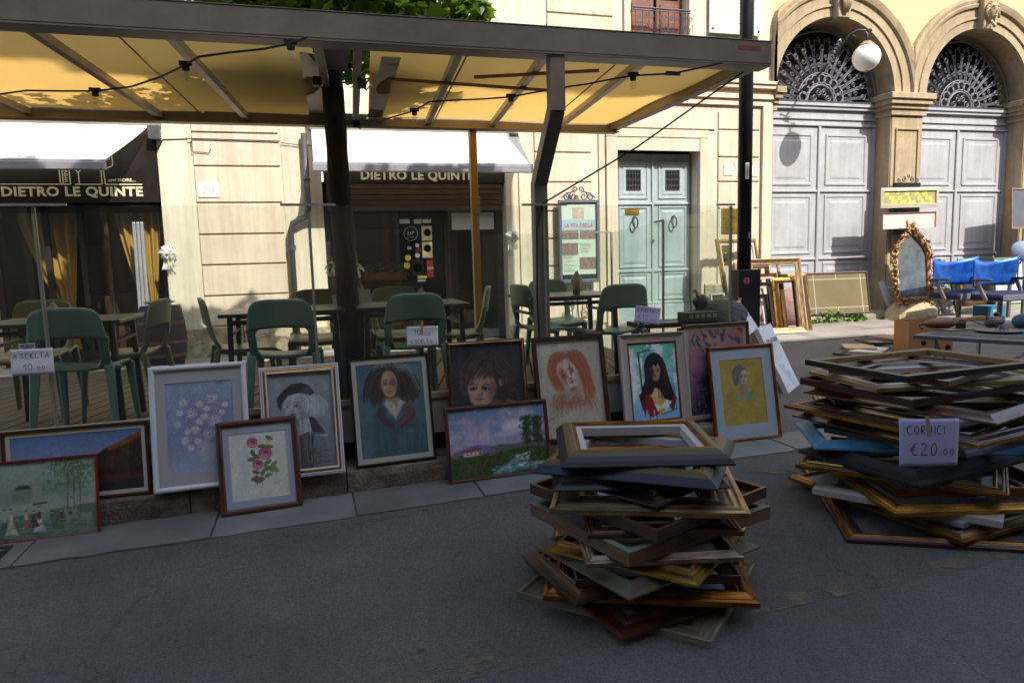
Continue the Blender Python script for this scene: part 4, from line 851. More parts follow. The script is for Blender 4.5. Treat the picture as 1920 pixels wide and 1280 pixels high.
# ------------------------------------------------------------------ tree through the canopy
t = thing('tree', 'dark slender tree trunk rising through the canopy with leaves above it', 'tree', (.29, 5.6, 0))
s = MB(); r = random.Random(2); P_ = [(0, 0, 0), (0, 0, .5), (-.01, 0, 1.0), (-.02, 0, 1.6), (-.035, 0, 2.2), (-.045, .0, 2.8), (-.03, .02, 3.2), (0, .1, 3.7), (.1, .2, 4.4)]
P2 = []
for i in range(len(P_)-1):
    for k in range(4): P2.append(Vector(P_[i]).lerp(Vector(P_[i+1]), k/4)+Vector((r.uniform(-.006, .006), r.uniform(-.006, .006), 0)))
s.tube(P2, [.095-.0008*i+r.uniform(-.004, .004) for i in range(len(P2))], 14); s.build('trunk', bark, t, smooth=True)
s = MB(); lims = [((0, .0, 3.2), (-.7, .1, 4.1), (-2.4, .3, 5.0)), ((0, .1, 3.5), (1.2, .1, 4.9), (4.2, .0, 6.6)), ((.05, .15, 3.9), (-.2, -.4, 4.6), (-.5, -.5, 5.3)), ((.1, .2, 4.2), (.4, .6, 5.0), (.5, .7, 5.6))]
for l in lims: s.tube([Vector(p) for p in l], [.05, .035, .015], 7)
s.build('limb', bark, t, smooth=True)
cl = []
rr = random.Random(11)
while len(cl) < 175:
    a = rr.uniform(0, 2*PI); e = rr.uniform(-1, 1); q = rr.random()**.5
    c_ = (-.15+(2.1 if e > -.6 else 1.2)*q*math.cos(a)*math.sqrt(1-e*e*.5), .5+1.25*q*math.sin(a), 4.75+1.5*e, rr.uniform(.18, .36))
    if c_[2]+c_[3]*.7 < .95+1.05*(11-5.6-c_[1]) and c_[0]+c_[3] < 1.25: cl.append(c_)
for (ua, ub, za, zb, n_) in ((.3, 2.85, .3, 1.75, 110), (-4.6, -2.85, .8, 1.75, 55)):     # unseen leaf clumps added to shade the two shop fronts
    for _ in range(n_):
        yy_ = rr.uniform(-.8, 1.2); zz_ = rr.uniform(za, zb)+1.05*(5.6-yy_); uu_ = rr.uniform(ua, ub)+.4*(5.6-yy_)-.29
        if zz_ > max(3.9, 3.05+1.05*(1.35-yy_)): cl.append((uu_, yy_, zz_, rr.uniform(.16, .26)))
nb_ = len(cl)+85
while len(cl) < nb_:     # unseen clumps added high on the left to shade ground and wall behind the deck
    yy_ = rr.uniform(-.7, 1.3); zl = max(3.75, 2.95+1.05*(1.35-yy_)); zh = 1.0+1.05*(5.4-yy_); cl.append((rr.uniform(-3.3, -.6), yy_, rr.uniform(zl+.2, zh-.1), rr.uniform(.16, .28)))
for k in range(24): cl.append((rr.uniform(-.9, 1.1), rr.uniform(-.5, .9), rr.uniform(3.05, 3.6), rr.uniform(.14, .24)))
def lf(r):
    c = r.choice(cl); v = Vector((r.gauss(0, 1), r.gauss(0, 1), r.gauss(0, 1))).normalized()*c[3]*r.random()**.4; return (c[0]+v.x, c[1]+v.y, c[2]+v.z*.8)
def lobed(n, fn, size, mt, name, par, seed):
    r = random.Random(seed); s = MB(); out = [(0, -.5), (.16, -.3), (.48, -.34), (.30, -.08), (.5, .16), (.22, .18), (.0, .55), (-.22, .18), (-.5, .16), (-.30, -.08), (-.48, -.34), (-.16, -.3)]
    for _ in range(n):
        p = Vector(fn(r)); q = Vector((r.uniform(-1, 1), r.uniform(-1, 1), r.uniform(-1, .2))).normalized(); w_ = q.cross(Vector((r.uniform(-.5, .5), r.uniform(-.5, .5), 1))).normalized(); l = size*r.uniform(.6, 1.25)
        n_ = q.cross(w_); k = len(s.v); s.v += [tuple(p+w_*(x*l)+q*(y*l)+n_*(l*.25*abs(x))) for x, y in out]+[tuple(p)]
        s.f += [(k+i, k+(i+1) % 12, k+12) for i in range(12)]; s.m += [0]*12
    return s.build(name, mt, par)
leafm2 = bpy.data.materials.new('tree_leaf'); leafm2.use_nodes = True; n_ = leafm2.node_tree; b_ = n_.nodes['Principled BSDF']; b_.inputs['Base Color'].default_value = lin('3f5a1c'); b_.inputs['Roughness'].default_value = .45
tr_ = n_.nodes.new('ShaderNodeBsdfTranslucent'); tr_.inputs[0].default_value = lin('8fb32a'); mx_ = n_.nodes.new('ShaderNodeMixShader'); mx_.inputs[0].default_value = .35
n_.links.new(b_.outputs[0], mx_.inputs[1]); n_.links.new(tr_.outputs[0], mx_.inputs[2]); n_.links.new(mx_.outputs[0], n_.nodes['Material Output'].inputs[0])
lobed(19000, lf, .15, leafm2, 'crown', t, 4)

# ------------------------------------------------------------------ terrace chairs and tables
def make_chair(lab, m, loc, rz):
    t = thing('terrace_chair', lab, 'chair', loc, rz, 'plastic chairs on the terrace'); t.scale = (1, 1, 1.04)
    s = MB()   # seat: slightly dished shell, front edge rolled down
    def seat(u, v):
        x = (u-.5)*(.40+.05*v); y = -.17+.40*v; z = .445-.018*math.cos((u-.5)*PI)+.03*max(0, .15-v)/.15*.4-.03*max(0, v-.85)/.15
        return (x, y, z)
    s.grid(seat, 12, 12); s.build('seat', m, t, smooth=True, solid=.022)
    s = MB(); HWD = .225                       # backrest: wrapped panel, rounded top, sweeping down into the side rails
    def yb(x, z): return -.235-.16*(z-.44)+.42*x*x*3.0*(.4+.9*max(0, z-.5))
    def back(u, v):
        sx = 2*u-1; z0, z1 = .615+.02*(1-sx*sx), .815-.075*abs(sx)**5; x = sx*(HWD*(.985-.10*abs(sx)**6*v)); z = z0+(z1-z0)*v
        return (x, yb(x, z), z)
    s.grid(back, 20, 8)
    for sx in (-1, 1):                         # uprights as tapering shells
        def up_(u, v, sx=sx):
            z = .637-.20*v; wv = .05+.05*max(0, .18-v)/.18*.6+.05*max(0, v-.75)/.25*.6; xo = HWD*.985-.012*v; x = sx*(xo-wv*u)
            return (x, yb(sx*xo, z)+.05*v*v-.12*u*u*.1, z)
        s.grid(up_ if sx > 0 else (lambda u, v, f=up_: f(1-u, v)), 4, 10)
        def side(u, v, sx=sx): return (sx*(HWD*.975-.02*u-.0*v), -.20+.19*v*(1), .47-.03*u-.035*v)
        s.grid(side, 2, 5)
    s.build('backrest', m, t, smooth=True, solid=.016)
    for sx in (-1, 1):
        s = MB(); s.bar((sx*.205, -.20, .46), (sx*.235, -.275, 0), .055, .04, upv=(0, 1, 0), w2=.032, h2=.028); s.build('leg', m, t, bevel=.008)
        s = MB(); s.bar((sx*.205, .20, .43), (sx*.225, .235, 0), .05, .04, upv=(0, 1, 0), w2=.03, h2=.028); s.build('leg', m, t, bevel=.008)
    return t
G_ = cgreen; Yg = cyel
gch = make_chair('green plastic chair seen from behind at the left end, price sheet in front', G_, (-1.43, 5.02, DZ), rad(-3))
ych = make_chair('olive plastic chair beyond the leftmost table, cut by the photo edge', Yg, (-2.02, 5.95, DZ), rad(180))
for src, x, y, a, lab in (
    (gch, -.185, 5.02, -4, 'green plastic chair seen from behind, left of the tree trunk'),
    (gch, .68, 5.08, 2, 'green plastic chair seen from behind with the 10.00 sheet hung before it'),
    (gch, 2.33, 5.22, 3, 'green plastic chair seen from behind near the pale blue door'),
    (ych, -1.32, 5.62, 80, 'olive plastic chair standing sideways in front of the sunlit curtain'),
    (ych, -.50, 5.52, -80, 'olive plastic chair standing sideways left of the middle table'),
    (ych, .03, 6.05, 178, 'olive plastic chair beyond the table left of the tree trunk'),
    (ych, .72, 6.0, 182, 'olive plastic chair beyond the table under the napkin cone, right of the trunk'),
    (ych, 1.13, 5.62, 78, 'olive plastic chair standing sideways by the yellow-lit post'),
    (gch, 1.97, 5.72, -80, 'green plastic chair standing sideways behind the cranked post'),
    (gch, 2.28, 6.35, 180, 'green plastic chair beyond the table in front of the poster case')):
    dup(src, lab, (x, y, DZ), rad(a))
def make_table(lab, loc, wd, dp, rz=0):
    t = thing('terrace_table', lab, 'table', loc, rz, 'dark tables on the terrace')
    s = MB(); s.box(-wd/2, wd/2, -dp/2, dp/2, .715, .74); s.build('tabletop', table_m, t, bevel=.004)
    s = MB(); s.box(-wd/2+.08, wd/2-.08, -dp/2+.05, -dp/2+.08, .66, .69); s.box(-wd/2+.08, wd/2-.08, dp/2-.08, dp/2-.05, .66, .69); s.box(-wd/2+.05, -wd/2+.08, -dp/2+.05, dp/2-.05, .58, .60); s.box(wd/2-.08, wd/2-.05, -dp/2+.05, dp/2-.05, .58, .60); s.build('rail', black_p, t)
    for sx in (-1, 1):
        for sy in (-1, 1): s = MB(); s.bar((sx*(wd/2-.07), sy*(dp/2-.07), .714), (sx*(wd/2-.05), sy*(dp/2-.06), 0), .035, .035, upv=(0, 1, 0)); s.build('leg', black_p, t)
    return t
tb = make_table('dark square terrace table at the far left under a napkin cone', (-1.64, 5.42, DZ), .85, .7)
for x, y, lab in ((-.20, 5.45, 'dark square terrace table left of the tree trunk with sheen on its top'), (.74, 5.50, 'dark square terrace table between the trunk and the yellow-lit post'), (2.16, 5.80, 'dark square terrace table in front of the poster case')): dup(tb, lab, (x, y, DZ))
t = thing('plank_table', 'low dark plank table right of the last green chair', 'table', (2.86, 5.22, DZ))
s = MB(); s.box(-.30, .33, -.16, -.005, .47, .51); s.build('plank', table_m, t, bevel=.004); s = MB(); s.box(-.30, .33, .005, .16, .47, .51); s.build('plank', table_m, t, bevel=.004)
for sx in (-1, 1): s = MB(); s.bar((sx*.24, -.1, .47), (sx*.24, -.1, 0), .04, .04, upv=(0, 1, 0)); s.bar((sx*.24, .1, .47), (sx*.24, .1, 0), .04, .04, upv=(0, 1, 0)); s.build('leg', black_p, t)
# napkin cones
nap = mat('cream_paper', 'cfc3a0', .8, var=.06, bump=.3, bscale=30); cup = mat('kraft_cup', '9a8464', .7, var=.1)
for px, py, y, tall, lab in ((96, 578, 5.5, 0, 'cream napkin bundle on the leftmost table'), (548, 556, 5.6, 0, 'cream folded napkins on the table left of the trunk'), (789, 548, 5.6, 0, 'cream napkin fold on the table right of the trunk'), (1081, 548, 5.75, 1, 'cream napkins standing in a paper cup before the poster case')):
    p = onY(px, py, y); t = thing('napkin_holder', lab, 'napkins', (p.x, y, DZ+.741)); r = random.Random(px); b0 = .09 if tall else .0
    if tall: s = MB(); s.lathe([(0, 0), (.032, 0), (.042, .12), (.04, .12), (.03, .004), (0, .004)], 16); s.build('cup', cup, t, smooth=True)
    else: s = MB(); s.lathe([(0, 0), (.045, 0), (.05, .02), (0, .02)], 16); s.build('tray', cup, t)
    for k in range(4):
        a = r.uniform(-.5, .5); s = MB(); s.add([(-.05, -.01+.008*k, b0), (.05, .0+.008*k, b0), (.045, .01+.008*k, b0+.05), (.01+.02*a, .01*k, b0+.115+.01*a), (-.045, .0, b0+.055)], [(0, 1, 2, 3, 4)]); s.build('napkin', nap, t, rot=(0, 0, a), solid=.004)
# party poles with ribbons
sw = mat('bamboo_pole', '9a744c', .6, col2='6e4e30', scale=6, bump=.3)
for (a, b, y, lab, card) in (((664, 470), (700, 688), 6.0, 'bamboo stick with a ribbon and a white card right of the trunk', ((670, 542), (694, 542), (698, 585), (676, 585))), ((620, 480), (634, 600), 6.3, 'bamboo stick with a white card left of the trunk', ((622, 553), (634, 552), (638, 590), (626, 592)))):
    A, B = onY(*a, y), onY(*b, y); t = thing('ribbon_stick', lab, 'stick', tuple(B)); s = MB(); s.tube([A-B, Vector((0, 0, 0)), (B-A)*.25], .014, 8); s.build('stick', sw, t)
    s = MB(); q = [onY(*c, y-.03)-B for c in card]; s.face(q); s.build('card', paper, t, solid=.002)
    for f_ in (.12, .85):
        c = (A-B)*(1-f_); s = MB(); r = random.Random(int(f_*100))
        for k in range(10): an = r.uniform(0, 2*PI); s.grid(lambda u, v, an=an: (c.x+.06*u*math.cos(an)-.02*(v-.5)*math.sin(an), c.y-.02-.03*math.sin(u*PI), c.z+.06*u*math.sin(an)+.03*(v-.5)*math.cos(an)-.05*u), 3, 2)
        s.build('ribbon', tul, t, smooth=True)
        s = MB(); s.lathe([(0, .022), (.02, .01), (.02, -.01), (0, -.022)], 8, c-Vector((0, .03, 0))); s.build('rosette', MATS['yellow_ribbon'], t)
t = thing('white_stand', 'white painted upright and crossbar of a small stand right of the trunk', 'stand', (.40, 6.4, DZ))
s = MB(); s.box(0, .05, -.02, .02, 0, .86); s.build('post', white_p, t); s = MB(); s.box(.051, .55, -.02, .02, .30, .38); s.build('crossbar', white_p, t); s = MB(); s.box(.5, .55, -.02, .02, 0, .30); s.build('post', white_p, t)
# ------------------------------------------------------------------ painter: strokes and washes written as point colours on a fine sheet
def hx(c): return np.array([int(c[i:i+2], 16)/255 for i in (0, 2, 4)]) if isinstance(c, str) else np.array(c, float)
class Art:
    def __init__(s, W, asp, bg):
        s.W = W; s.H = int(W*asp); s.a = asp; s.X, s.Y = np.meshgrid(np.linspace(0, 1, s.W), np.linspace(0, asp, s.H)); s.r = np.random.default_rng(W+len(bg)*7)
        s.I = np.empty((s.H, s.W, 3)); s.I[:] = hx(bg)
    ox, sc = 0., 1.
    def zoom(s, ox, sc): s.ox, s.sc = ox, sc; s.X = (s.X-ox)/sc; s.Y = s.Y/sc; s.a = s.a/sc
    def mix(s, m, c, a=1): m = (np.clip(m, 0, 1)*a)[..., None]; s.I = s.I*(1-m)+hx(c)*m
    def grad(s, c0, c1, y0=0, y1=None, a=1, m=1):
        y1 = s.a if y1 is None else y1; t = np.clip((s.Y-y0)/(y1-y0), 0, 1)[..., None]; col = hx(c0)*(1-t)+hx(c1)*t; k = ((s.Y >= y0)*(s.Y <= y1)*a*m)[..., None]; s.I = s.I*(1-k)+col*k
    def noise(s, sc, oct=4):
        n = np.zeros((s.H, s.W)); am = 1; tot = 0
        for o in range(oct):
            g = s.r.random((max(2, int(s.a*sc)+2), int(sc)+2)); yy = s.Y/s.a*(g.shape[0]-1.001); xx = s.X*(g.shape[1]-1.001); y0 = yy.astype(int); x0 = xx.astype(int); fy = yy-y0; fx = xx-x0; fy = fy*fy*(3-2*fy); fx = fx*fx*(3-2*fx)
            n += am*((g[y0, x0]*(1-fx)+g[y0, x0+1]*fx)*(1-fy)+(g[y0+1, x0]*(1-fx)+g[y0+1, x0+1]*fx)*fy); tot += am; am *= .55; sc *= 2
        return n/tot
    def wash(s, c, sc, a, th=.5, sf=.15, m=1): s.mix(np.clip((s.noise(sc)-th)/sf, 0, 1)*m, c, a)
    def ell(s, x, y, rx, ry, c, a=1, soft=.25, ang=0):
        ca, sa = math.cos(ang), math.sin(ang); dx = s.X-x; dy = s.Y-y; d = np.sqrt(((dx*ca+dy*sa)/rx)**2+((-dx*sa+dy*ca)/ry)**2); s.mix((1-d)/soft, c, a)
    def poly(s, P, c, a=1, soft=.008):
        ins = np.zeros_like(s.X, bool); dmin = np.full_like(s.X, 9.)
        for (x0, y0), (x1, y1) in zip(P, P[1:]+P[:1]):
            if y0 != y1: ins ^= ((y0 > s.Y) != (y1 > s.Y)) & (s.X < (x1-x0)*(s.Y-y0)/(y1-y0)+x0)
            dmin = np.minimum(dmin, s._sd(x0, y0, x1, y1))
        s.mix(np.where(ins, .5+dmin/soft, .5-dmin/soft), c, a)
    def _sd(s, x0, y0, x1, y1):
        dx, dy = x1-x0, y1-y0; L2 = dx*dx+dy*dy+1e-12; t = np.clip(((s.X-x0)*dx+(s.Y-y0)*dy)/L2, 0, 1); return np.hypot(s.X-x0-t*dx, s.Y-y0-t*dy)
    def line(s, P, wd, c, a=1):
        d = np.full_like(s.X, 9.)
        for (x0, y0), (x1, y1) in zip(P, P[1:]): d = np.minimum(d, s._sd(x0, y0, x1, y1))
        s.mix((wd-d)/(wd*.6)+.3*(d < wd), c, a)
    def spray(s, n, fn, wd, cols, a=.8, ln=.03):
        for _ in range(n):
            x, y, an = fn(s.r); l = ln*s.r.uniform(.5, 1.4); c = cols[s.r.integers(len(cols))]
            x0, x1 = x-math.cos(an)*l, x+math.cos(an)*l; y0, y1 = y-math.sin(an)*l, y+math.sin(an)*l
            i0 = max(0, int(((min(x0, x1)-wd*2)*s.sc+s.ox)*s.W)); i1 = min(s.W, int(((max(x0, x1)+wd*2)*s.sc+s.ox)*s.W)+2); j0 = max(0, int((min(y0, y1)-wd*2)/s.a*s.H)); j1 = min(s.H, int((max(y0, y1)+wd*2)/s.a*s.H)+2)
            if i1 <= i0 or j1 <= j0: continue
            X = s.X[j0:j1, i0:i1]; Y = s.Y[j0:j1, i0:i1]; dx, dy = x1-x0, y1-y0; t = np.clip(((X-x0)*dx+(Y-y0)*dy)/(dx*dx+dy*dy+1e-9), 0, 1); d = np.hypot(X-x0-t*dx, Y-y0-t*dy)
            m = (np.clip((wd-d)/(wd*.7)+.2*(d < wd), 0, 1)*a)[..., None]; s.I[j0:j1, i0:i1] = s.I[j0:j1, i0:i1]*(1-m)+hx(c)*m
    def soft(s, n=1):
        for _ in range(n): J = s.I.copy(); J[1:-1, 1:-1] = (s.I[:-2, 1:-1]+s.I[2:, 1:-1]+s.I[1:-1, :-2]+s.I[1:-1, 2:]+2*s.I[1:-1, 1:-1])/6; s.I = J
    def age(s):
        """brush grain and uneven tone over the finished picture"""
        s.a = s.H/s.W; s.X, s.Y = np.meshgrid(np.linspace(0, 1, s.W), np.linspace(0, s.a, s.H)); k = s.noise(60, 2)[..., None]; m = s.noise(7, 4)[..., None]; s.I = s.I*(1.04+.14*(k-.5))*(1+.14*(m-.5)); s.I = s.I+s.r.normal(size=(s.H, s.W, 1))*.012
    def strands(s, guides, n, wd, cols, a=.7, jit=.008):
        """flowing hair: each strand is a blend of two neighbouring guide lines"""
        for k in range(n):
            t = s.r.random()*(len(guides)-1); i = min(int(t), len(guides)-2); f = t-i; A, B = guides[i], guides[i+1]; m = len(A); j = s.r.normal(size=2)*jit; q0, q1 = sorted(s.r.random(2)); q0 *= .6; q1 = .4+.6*q1
            pts = []
            for q in np.linspace(q0, q1, 9):
                u = q*(m-1); c = min(int(u), m-2); g = u-c
                def cat(P):
                    p0, p1, p2, p3 = P[max(c-1, 0)], P[c], P[c+1], P[min(c+2, m-1)]
                    return [.5*(2*p1[d]+(p2[d]-p0[d])*g+(2*p0[d]-5*p1[d]+4*p2[d]-p3[d])*g*g+(3*p1[d]-p0[d]-3*p2[d]+p3[d])*g**3) for d in (0, 1)]
                x, y = cat(A); X, Y = cat(B); pts.append((x*(1-f)+X*f+j[0], y*(1-f)+Y*f+j[1]))
            x0 = min(p[0] for p in pts)-.03; x1 = max(p[0] for p in pts)+.03; y0 = min(p[1] for p in pts)-.03; y1 = max(p[1] for p in pts)+.03
            i0, i1 = max(0, int(x0*s.W)), min(s.W, int(x1*s.W)+1); j0, j1 = max(0, int(y0/s.a*s.H)), min(s.H, int(y1/s.a*s.H)+1)
            if i1-i0 < 2 or j1-j0 < 2: continue
            X_, Y_, I_ = s.X, s.Y, s.I; s.X, s.Y, s.I = X_[j0:j1, i0:i1], Y_[j0:j1, i0:i1], I_[j0:j1, i0:i1]; s.line(pts, wd, cols[s.r.integers(len(cols))], a); I_[j0:j1, i0:i1] = s.I; s.X, s.Y, s.I = X_, Y_, I_
    def face(s, x, y, w, h, skin, shade, hi, line='402820', lips='9a4a44', ang=0., turn=0., iris='30282c'):
        """one head seen slightly from the side; w, h are half sizes, turn in -1..1 moves the features across"""
        ca, sa = math.cos(ang), math.sin(ang); T = lambda u, v: (x+u*w*ca-v*h*sa, y+u*w*sa+v*h*ca); sg = -1 if turn < 0 else 1
        s.ell(*T(0, -.12), w, h*.88, skin, 1, .12, ang); s.ell(*T(turn*.12, .35), w*.80, h*.66, skin, 1, .14, ang)
        s.ell(*T(-.62*sg, .05), w*.55, h*.95, shade, .6, .95, ang); s.ell(*T(turn*.2, .95), w*.6, h*.16, shade, .6, .9, ang)
        s.ell(*T(turn*.3+.12*sg, -.55), w*.5, h*.28, hi, .55, .95, ang); s.ell(*T(turn*.35+.38*sg, .22), w*.30, h*.22, hi, .5, .95, ang); s.ell(*T(turn*.35-.34*sg, .26), w*.26, h*.2, hi, .3, .95, ang)
        c = turn*.34
        for sx in (-1, 1):
            k = 1-.25*(sx == sg)*abs(turn); ex = c+sx*.40*k; s.ell(*T(ex, -.08), w*.27*k, h*.15, shade, .55, .9, ang); s.ell(*T(ex, -.03), w*.19*k, h*.062, 'cfc6c0', .75, .5, ang); s.ell(*T(ex+turn*.06, -.035), w*.085, h*.07, iris, 1, .35)
            s.line([T(ex-.20*k, -.02), T(ex-.06*k, -.105), T(ex+.10*k, -.10), T(ex+.21*k, -.02)], w*.040, line, .8); s.line([T(ex-.15*k, .045), T(ex, .07), T(ex+.15*k, .04)], w*.025, shade, .8)
            s.line([T(ex-.26*k, -.24-.02*sx), T(ex-.05*k, -.315), T(ex+.25*k, -.25+.02*sx)], w*.055, line, .45)
        s.line([T(c-.12*sg, -.16), T(c-.14*sg, .08), T(c-.17*sg, .24)], w*.06, shade, .45); s.line([T(c+.06*sg, -.12), T(c+.10*sg, .2)], w*.07, hi, .45)
        s.line([T(c-.15, .28), T(c, .325), T(c+.17, .28)], w*.055, shade, .9); s.ell(*T(c-.02, .40), w*.14, h*.05, shade, .4, .9)
        s.ell(*T(c, .50), w*.25, h*.045, lips, .85, .5, ang); s.ell(*T(c, .575), w*.19, h*.055, lips, .7, .5, ang); s.line([T(c-.26, .53), T(c-.07, .535), T(c+.07, .535), T(c+.26, .52)], w*.035, line, .6); s.ell(*T(c, .68), w*.20, h*.05, shade, .55, .9); s.soft(1)
    def sheet(s, name, parent, x0, y0, w, h, z):
        """fine grid; x right, y up in the picture, z towards the viewer"""
        me = bpy.data.meshes.new(name); W, H = s.W, s.H; n = W*H
        co = np.empty((H, W, 3), np.float32); co[..., 0] = x0+np.linspace(0, w, W)[None, :]; co[..., 1] = (y0+np.linspace(h, 0, H))[:, None]; co[..., 2] = z
        i = np.arange(n).reshape(H, W); f = np.stack([i[1:, :-1], i[1:, 1:], i[:-1, 1:], i[:-1, :-1]], -1).reshape(-1, 4); m = len(f)
        me.vertices.add(n); me.vertices.foreach_set('co', co.ravel()); me.loops.add(m*4); me.loops.foreach_set('vertex_index', f.ravel().astype(np.int32))
        me.polygons.add(m); me.polygons.foreach_set('loop_start', np.arange(0, m*4, 4, dtype=np.int32)); me.update(calc_edges=True)
        at = me.color_attributes.new('paint', 'FLOAT_COLOR', 'POINT'); c = np.clip(s.I, 0, 1); c = np.where(c <= .04045, c/12.92, ((c+.055)/1.055)**2.4)
        at.data.foreach_set('color', np.concatenate([c, np.ones((H, W, 1))], -1).astype(np.float32).ravel()); me.materials.append(PAINT)
        return place(name, me, parent)

# ------------------------------------------------------------------ frames
M_ = {}
def fm(k):
    if k in M_: return M_[k]
    d = {'gold': lambda: gilt('worn_gilt', 'b07c2c', '5a3410'), 'gold2': lambda: gilt('bright_gilt', 'd4a848', '94661e', .3), 'pale_gold': lambda: gilt('pale_gilt', 'c9a870', '7a5430', .32), 'silver': lambda: gilt('silver_leaf', 'b5a38c', '6b5644', .35),
         'orange_gold': lambda: gilt('orange_gilt', 'b9772a', '6a3a10', .3), 'brown': lambda: wood('walnut', '56341c', '2a150a'), 'dark': lambda: wood('dark_walnut', '38221a', '1a0f0b'), 'red': lambda: wood('mahogany', '5e2c18', '301509'),
         'redbrown': lambda: wood('cherry_wood', '6c3a22', '3f2012'), 'maroon': lambda: wood('maroon_lacquer', '4c1a1c', '2c0f10', .35, .3), 'tan': lambda: wood('oak_tan', 'a9885c', '7d5f3a'), 'pale_wood': lambda: wood('limed_wood', '8c7e62', '5c5038', .7, 0),
         'raw': lambda: wood('raw_wood_side', '7c5838', '4c3420', .7, 0), 'cream': lambda: mat('cream_frame', 'c9c0a6', .55, var=.08, bump=.2, grime=.2), 'slip': lambda: mat('linen_slip', 'b5aca6', .8, var=.04, bump=.4, bscale=200, dist=.0005), 'white': lambda: mat('white_frame', 'd8d8dc', .45, var=.03, bump=.1, grime=.1),
         'offwhite': lambda: mat('offwhite_frame', 'b9aca2', .65, var=.06, bump=.4, bscale=90, dist=.001, grime=.15), 'olive': lambda: mat('olive_bronze', '5a4c30', .45, metal=.35, var=.18, scale=4, stretch=(.6, 8, 8), bump=.25, bscale=60, dist=.0008, grime=.15),
         'navy': lambda: mat('blue_black', '14171f', .42, metal=.15, var=.25, scale=5, bump=.2, grime=.1), 'sage': lambda: mat('sage_grey_wash', '665d48', .6, var=.15, scale=5, bump=.3, grime=.2), 'green': lambda: mat('moss_green_edge', '66725c', .6, var=.1, bump=.2), 'crimson': lambda: mat('crimson_frame', '7c1a26', .35, var=.1, bump=.1), 'black': lambda: mat('black_frame', '141416', .4, var=.2, bump=.15),
         'ebony': lambda: mat('scraped_black', '221d1c', .6, var=.4, scale=14, bump=.7, bscale=40, dist=.003, grime=.3), 'blue': lambda: mat('turquoise_paint', '4f93b3', .55, var=.12, scale=14, bump=.8, bscale=70, dist=.004, grime=.25), 'grey': lambda: mat('grey_whitewash', 'a8a29c', .65, var=.12, scale=8, stretch=(1, 8, 8), bump=.4, bscale=50, grime=.2)}[k]()
    M_[k] = d; return d
def prof(kind, w, t, a, b=None, c=None, d=None):
    """cross-section from the outer foot over the top to the inner foot: (inset, height, material of the strip after it)"""
    b = b or a; c = c or b; d = d or 'slip'
    if kind == 'flat': return [(0, 0, a), (0, t*.96, a), (t*.05, t, a), (w-.004, t, b), (w, t*.9, b), (w, 0, b)]
    if kind == 'round': return [(0, 0, a)]+[(w*(.5-.5*math.cos(q*PI/6)), t*.45+t*.55*math.sin(q*PI/6), a) for q in range(7)]+[(w, 0, a)]
    if kind == 'step': return [(0, 0, a), (0, t*.55, a), (w*.06, t*.62, b), (w*.14, t*.66, a), (w*.2, t*.58, c), (w*.26, t*.74, b), (w*.36, t*.8, a), (w*.44, t*.70, c), (w*.72, t*.82, b), (w*.78, t, a), (w*.86, t, b), (w*.92, t*.8, c), (w, t*.72, c), (w, 0, c)]
    if kind == 'slip': return [(0, 0, a), (0, t*.5, a), (w*.1, t*.62, b), (w*.2, t*.6, a), (w*.28, t*.78, b), (w*.42, t, a), (w*.52, t*.95, c), (w*.60, t*.72, b), (w*.64, t*.75, b), (w*.68, t*.62, d), (w, t*.5, d), (w, 0, d)]
    if kind == 'bevel': return [(0, 0, a), (0, t*.12, a), (w*.12, t*.42, a), (w*.26, t*.70, b), (w*.42, t*.90, b), (w*.56, t*.99, b), (w*.62, t*.97, c), (w*.66, t*1.03, c), (w*.71, t*.88, c), (w*.74, t*.92, c), (w*.78, t*.74, d), (w, t*.66, d), (w, 0, d)]
    if kind == 'cove': return [(0, 0, a), (0, t*.92, a), (w*.07, t, b), (w*.13, t*.93, b), (w*.22, t*.62, c), (w*.45, t*.38, c), (w*.72, t*.28, c), (w*.78, t*.36, b), (w*.84, t*.28, d), (w, t*.22, d), (w, 0, d)]
    if kind == 'scoop': return [(0, 0, a), (0, t*.25, a), (w*.10, t*.32, a), (w*.3, t*.42, b), (w*.5, t*.62, b), (w*.66, t*.92, b), (w*.72, t, c), (w*.78, t, c), (w*.84, t*.85, c), (w*.88, t*.8, d), (w, t*.72, d), (w, 0, d)]
    if kind == 'deep': return [(0, 0, a), (0, t*.9, a), (w*.0, t, b), (w*.18, t*1.0, b), (w*.24, t*.93, b), (w*.26, t*.5, c), (w*.3, t*.35, c), (w, t*.3, c), (w, 0, c)]
def rails(par, W, H, pr, z=0, name='rail', cx=0, cy=0, origin='corner'):
    keys = []
    for p in pr:
        if p[2] not in keys: keys.append(p[2])
    for side, (L_, n) in enumerate(((W, 'h'), (H, 'v'))):
        s = MB()
        for i in range(len(pr)-1):
            (i0, h0, k0), (i1, h1, _) = pr[i], pr[i+1]
            s.face([(i0, i0, h0), (L_-i0, i0, h0), (L_-i1, i1, h1), (i1, i1, h1)], keys.index(k0))
        s.face([(0, 0, 0), (pr[-1][0], pr[-1][0], 0), (L_-pr[-1][0], pr[-1][0], 0), (L_, 0, 0)], 0)
        me = s.mesh(name); [me.materials.append(fm(k)) for k in keys]
        for loc, rz in (((0, 0, z), 0), ((W, H, z), PI)) if n == 'h' else (((W, 0, z), PI/2), ((0, H, z), -PI/2)):
            if origin == 'center': loc = (loc[0]-W/2, loc[1]-H/2, z)
            o = bpy.data.objects.new(name, me); C.objects.link(o); o.parent = par; o.location = loc; o.rotation_euler = (0, 0, rz)
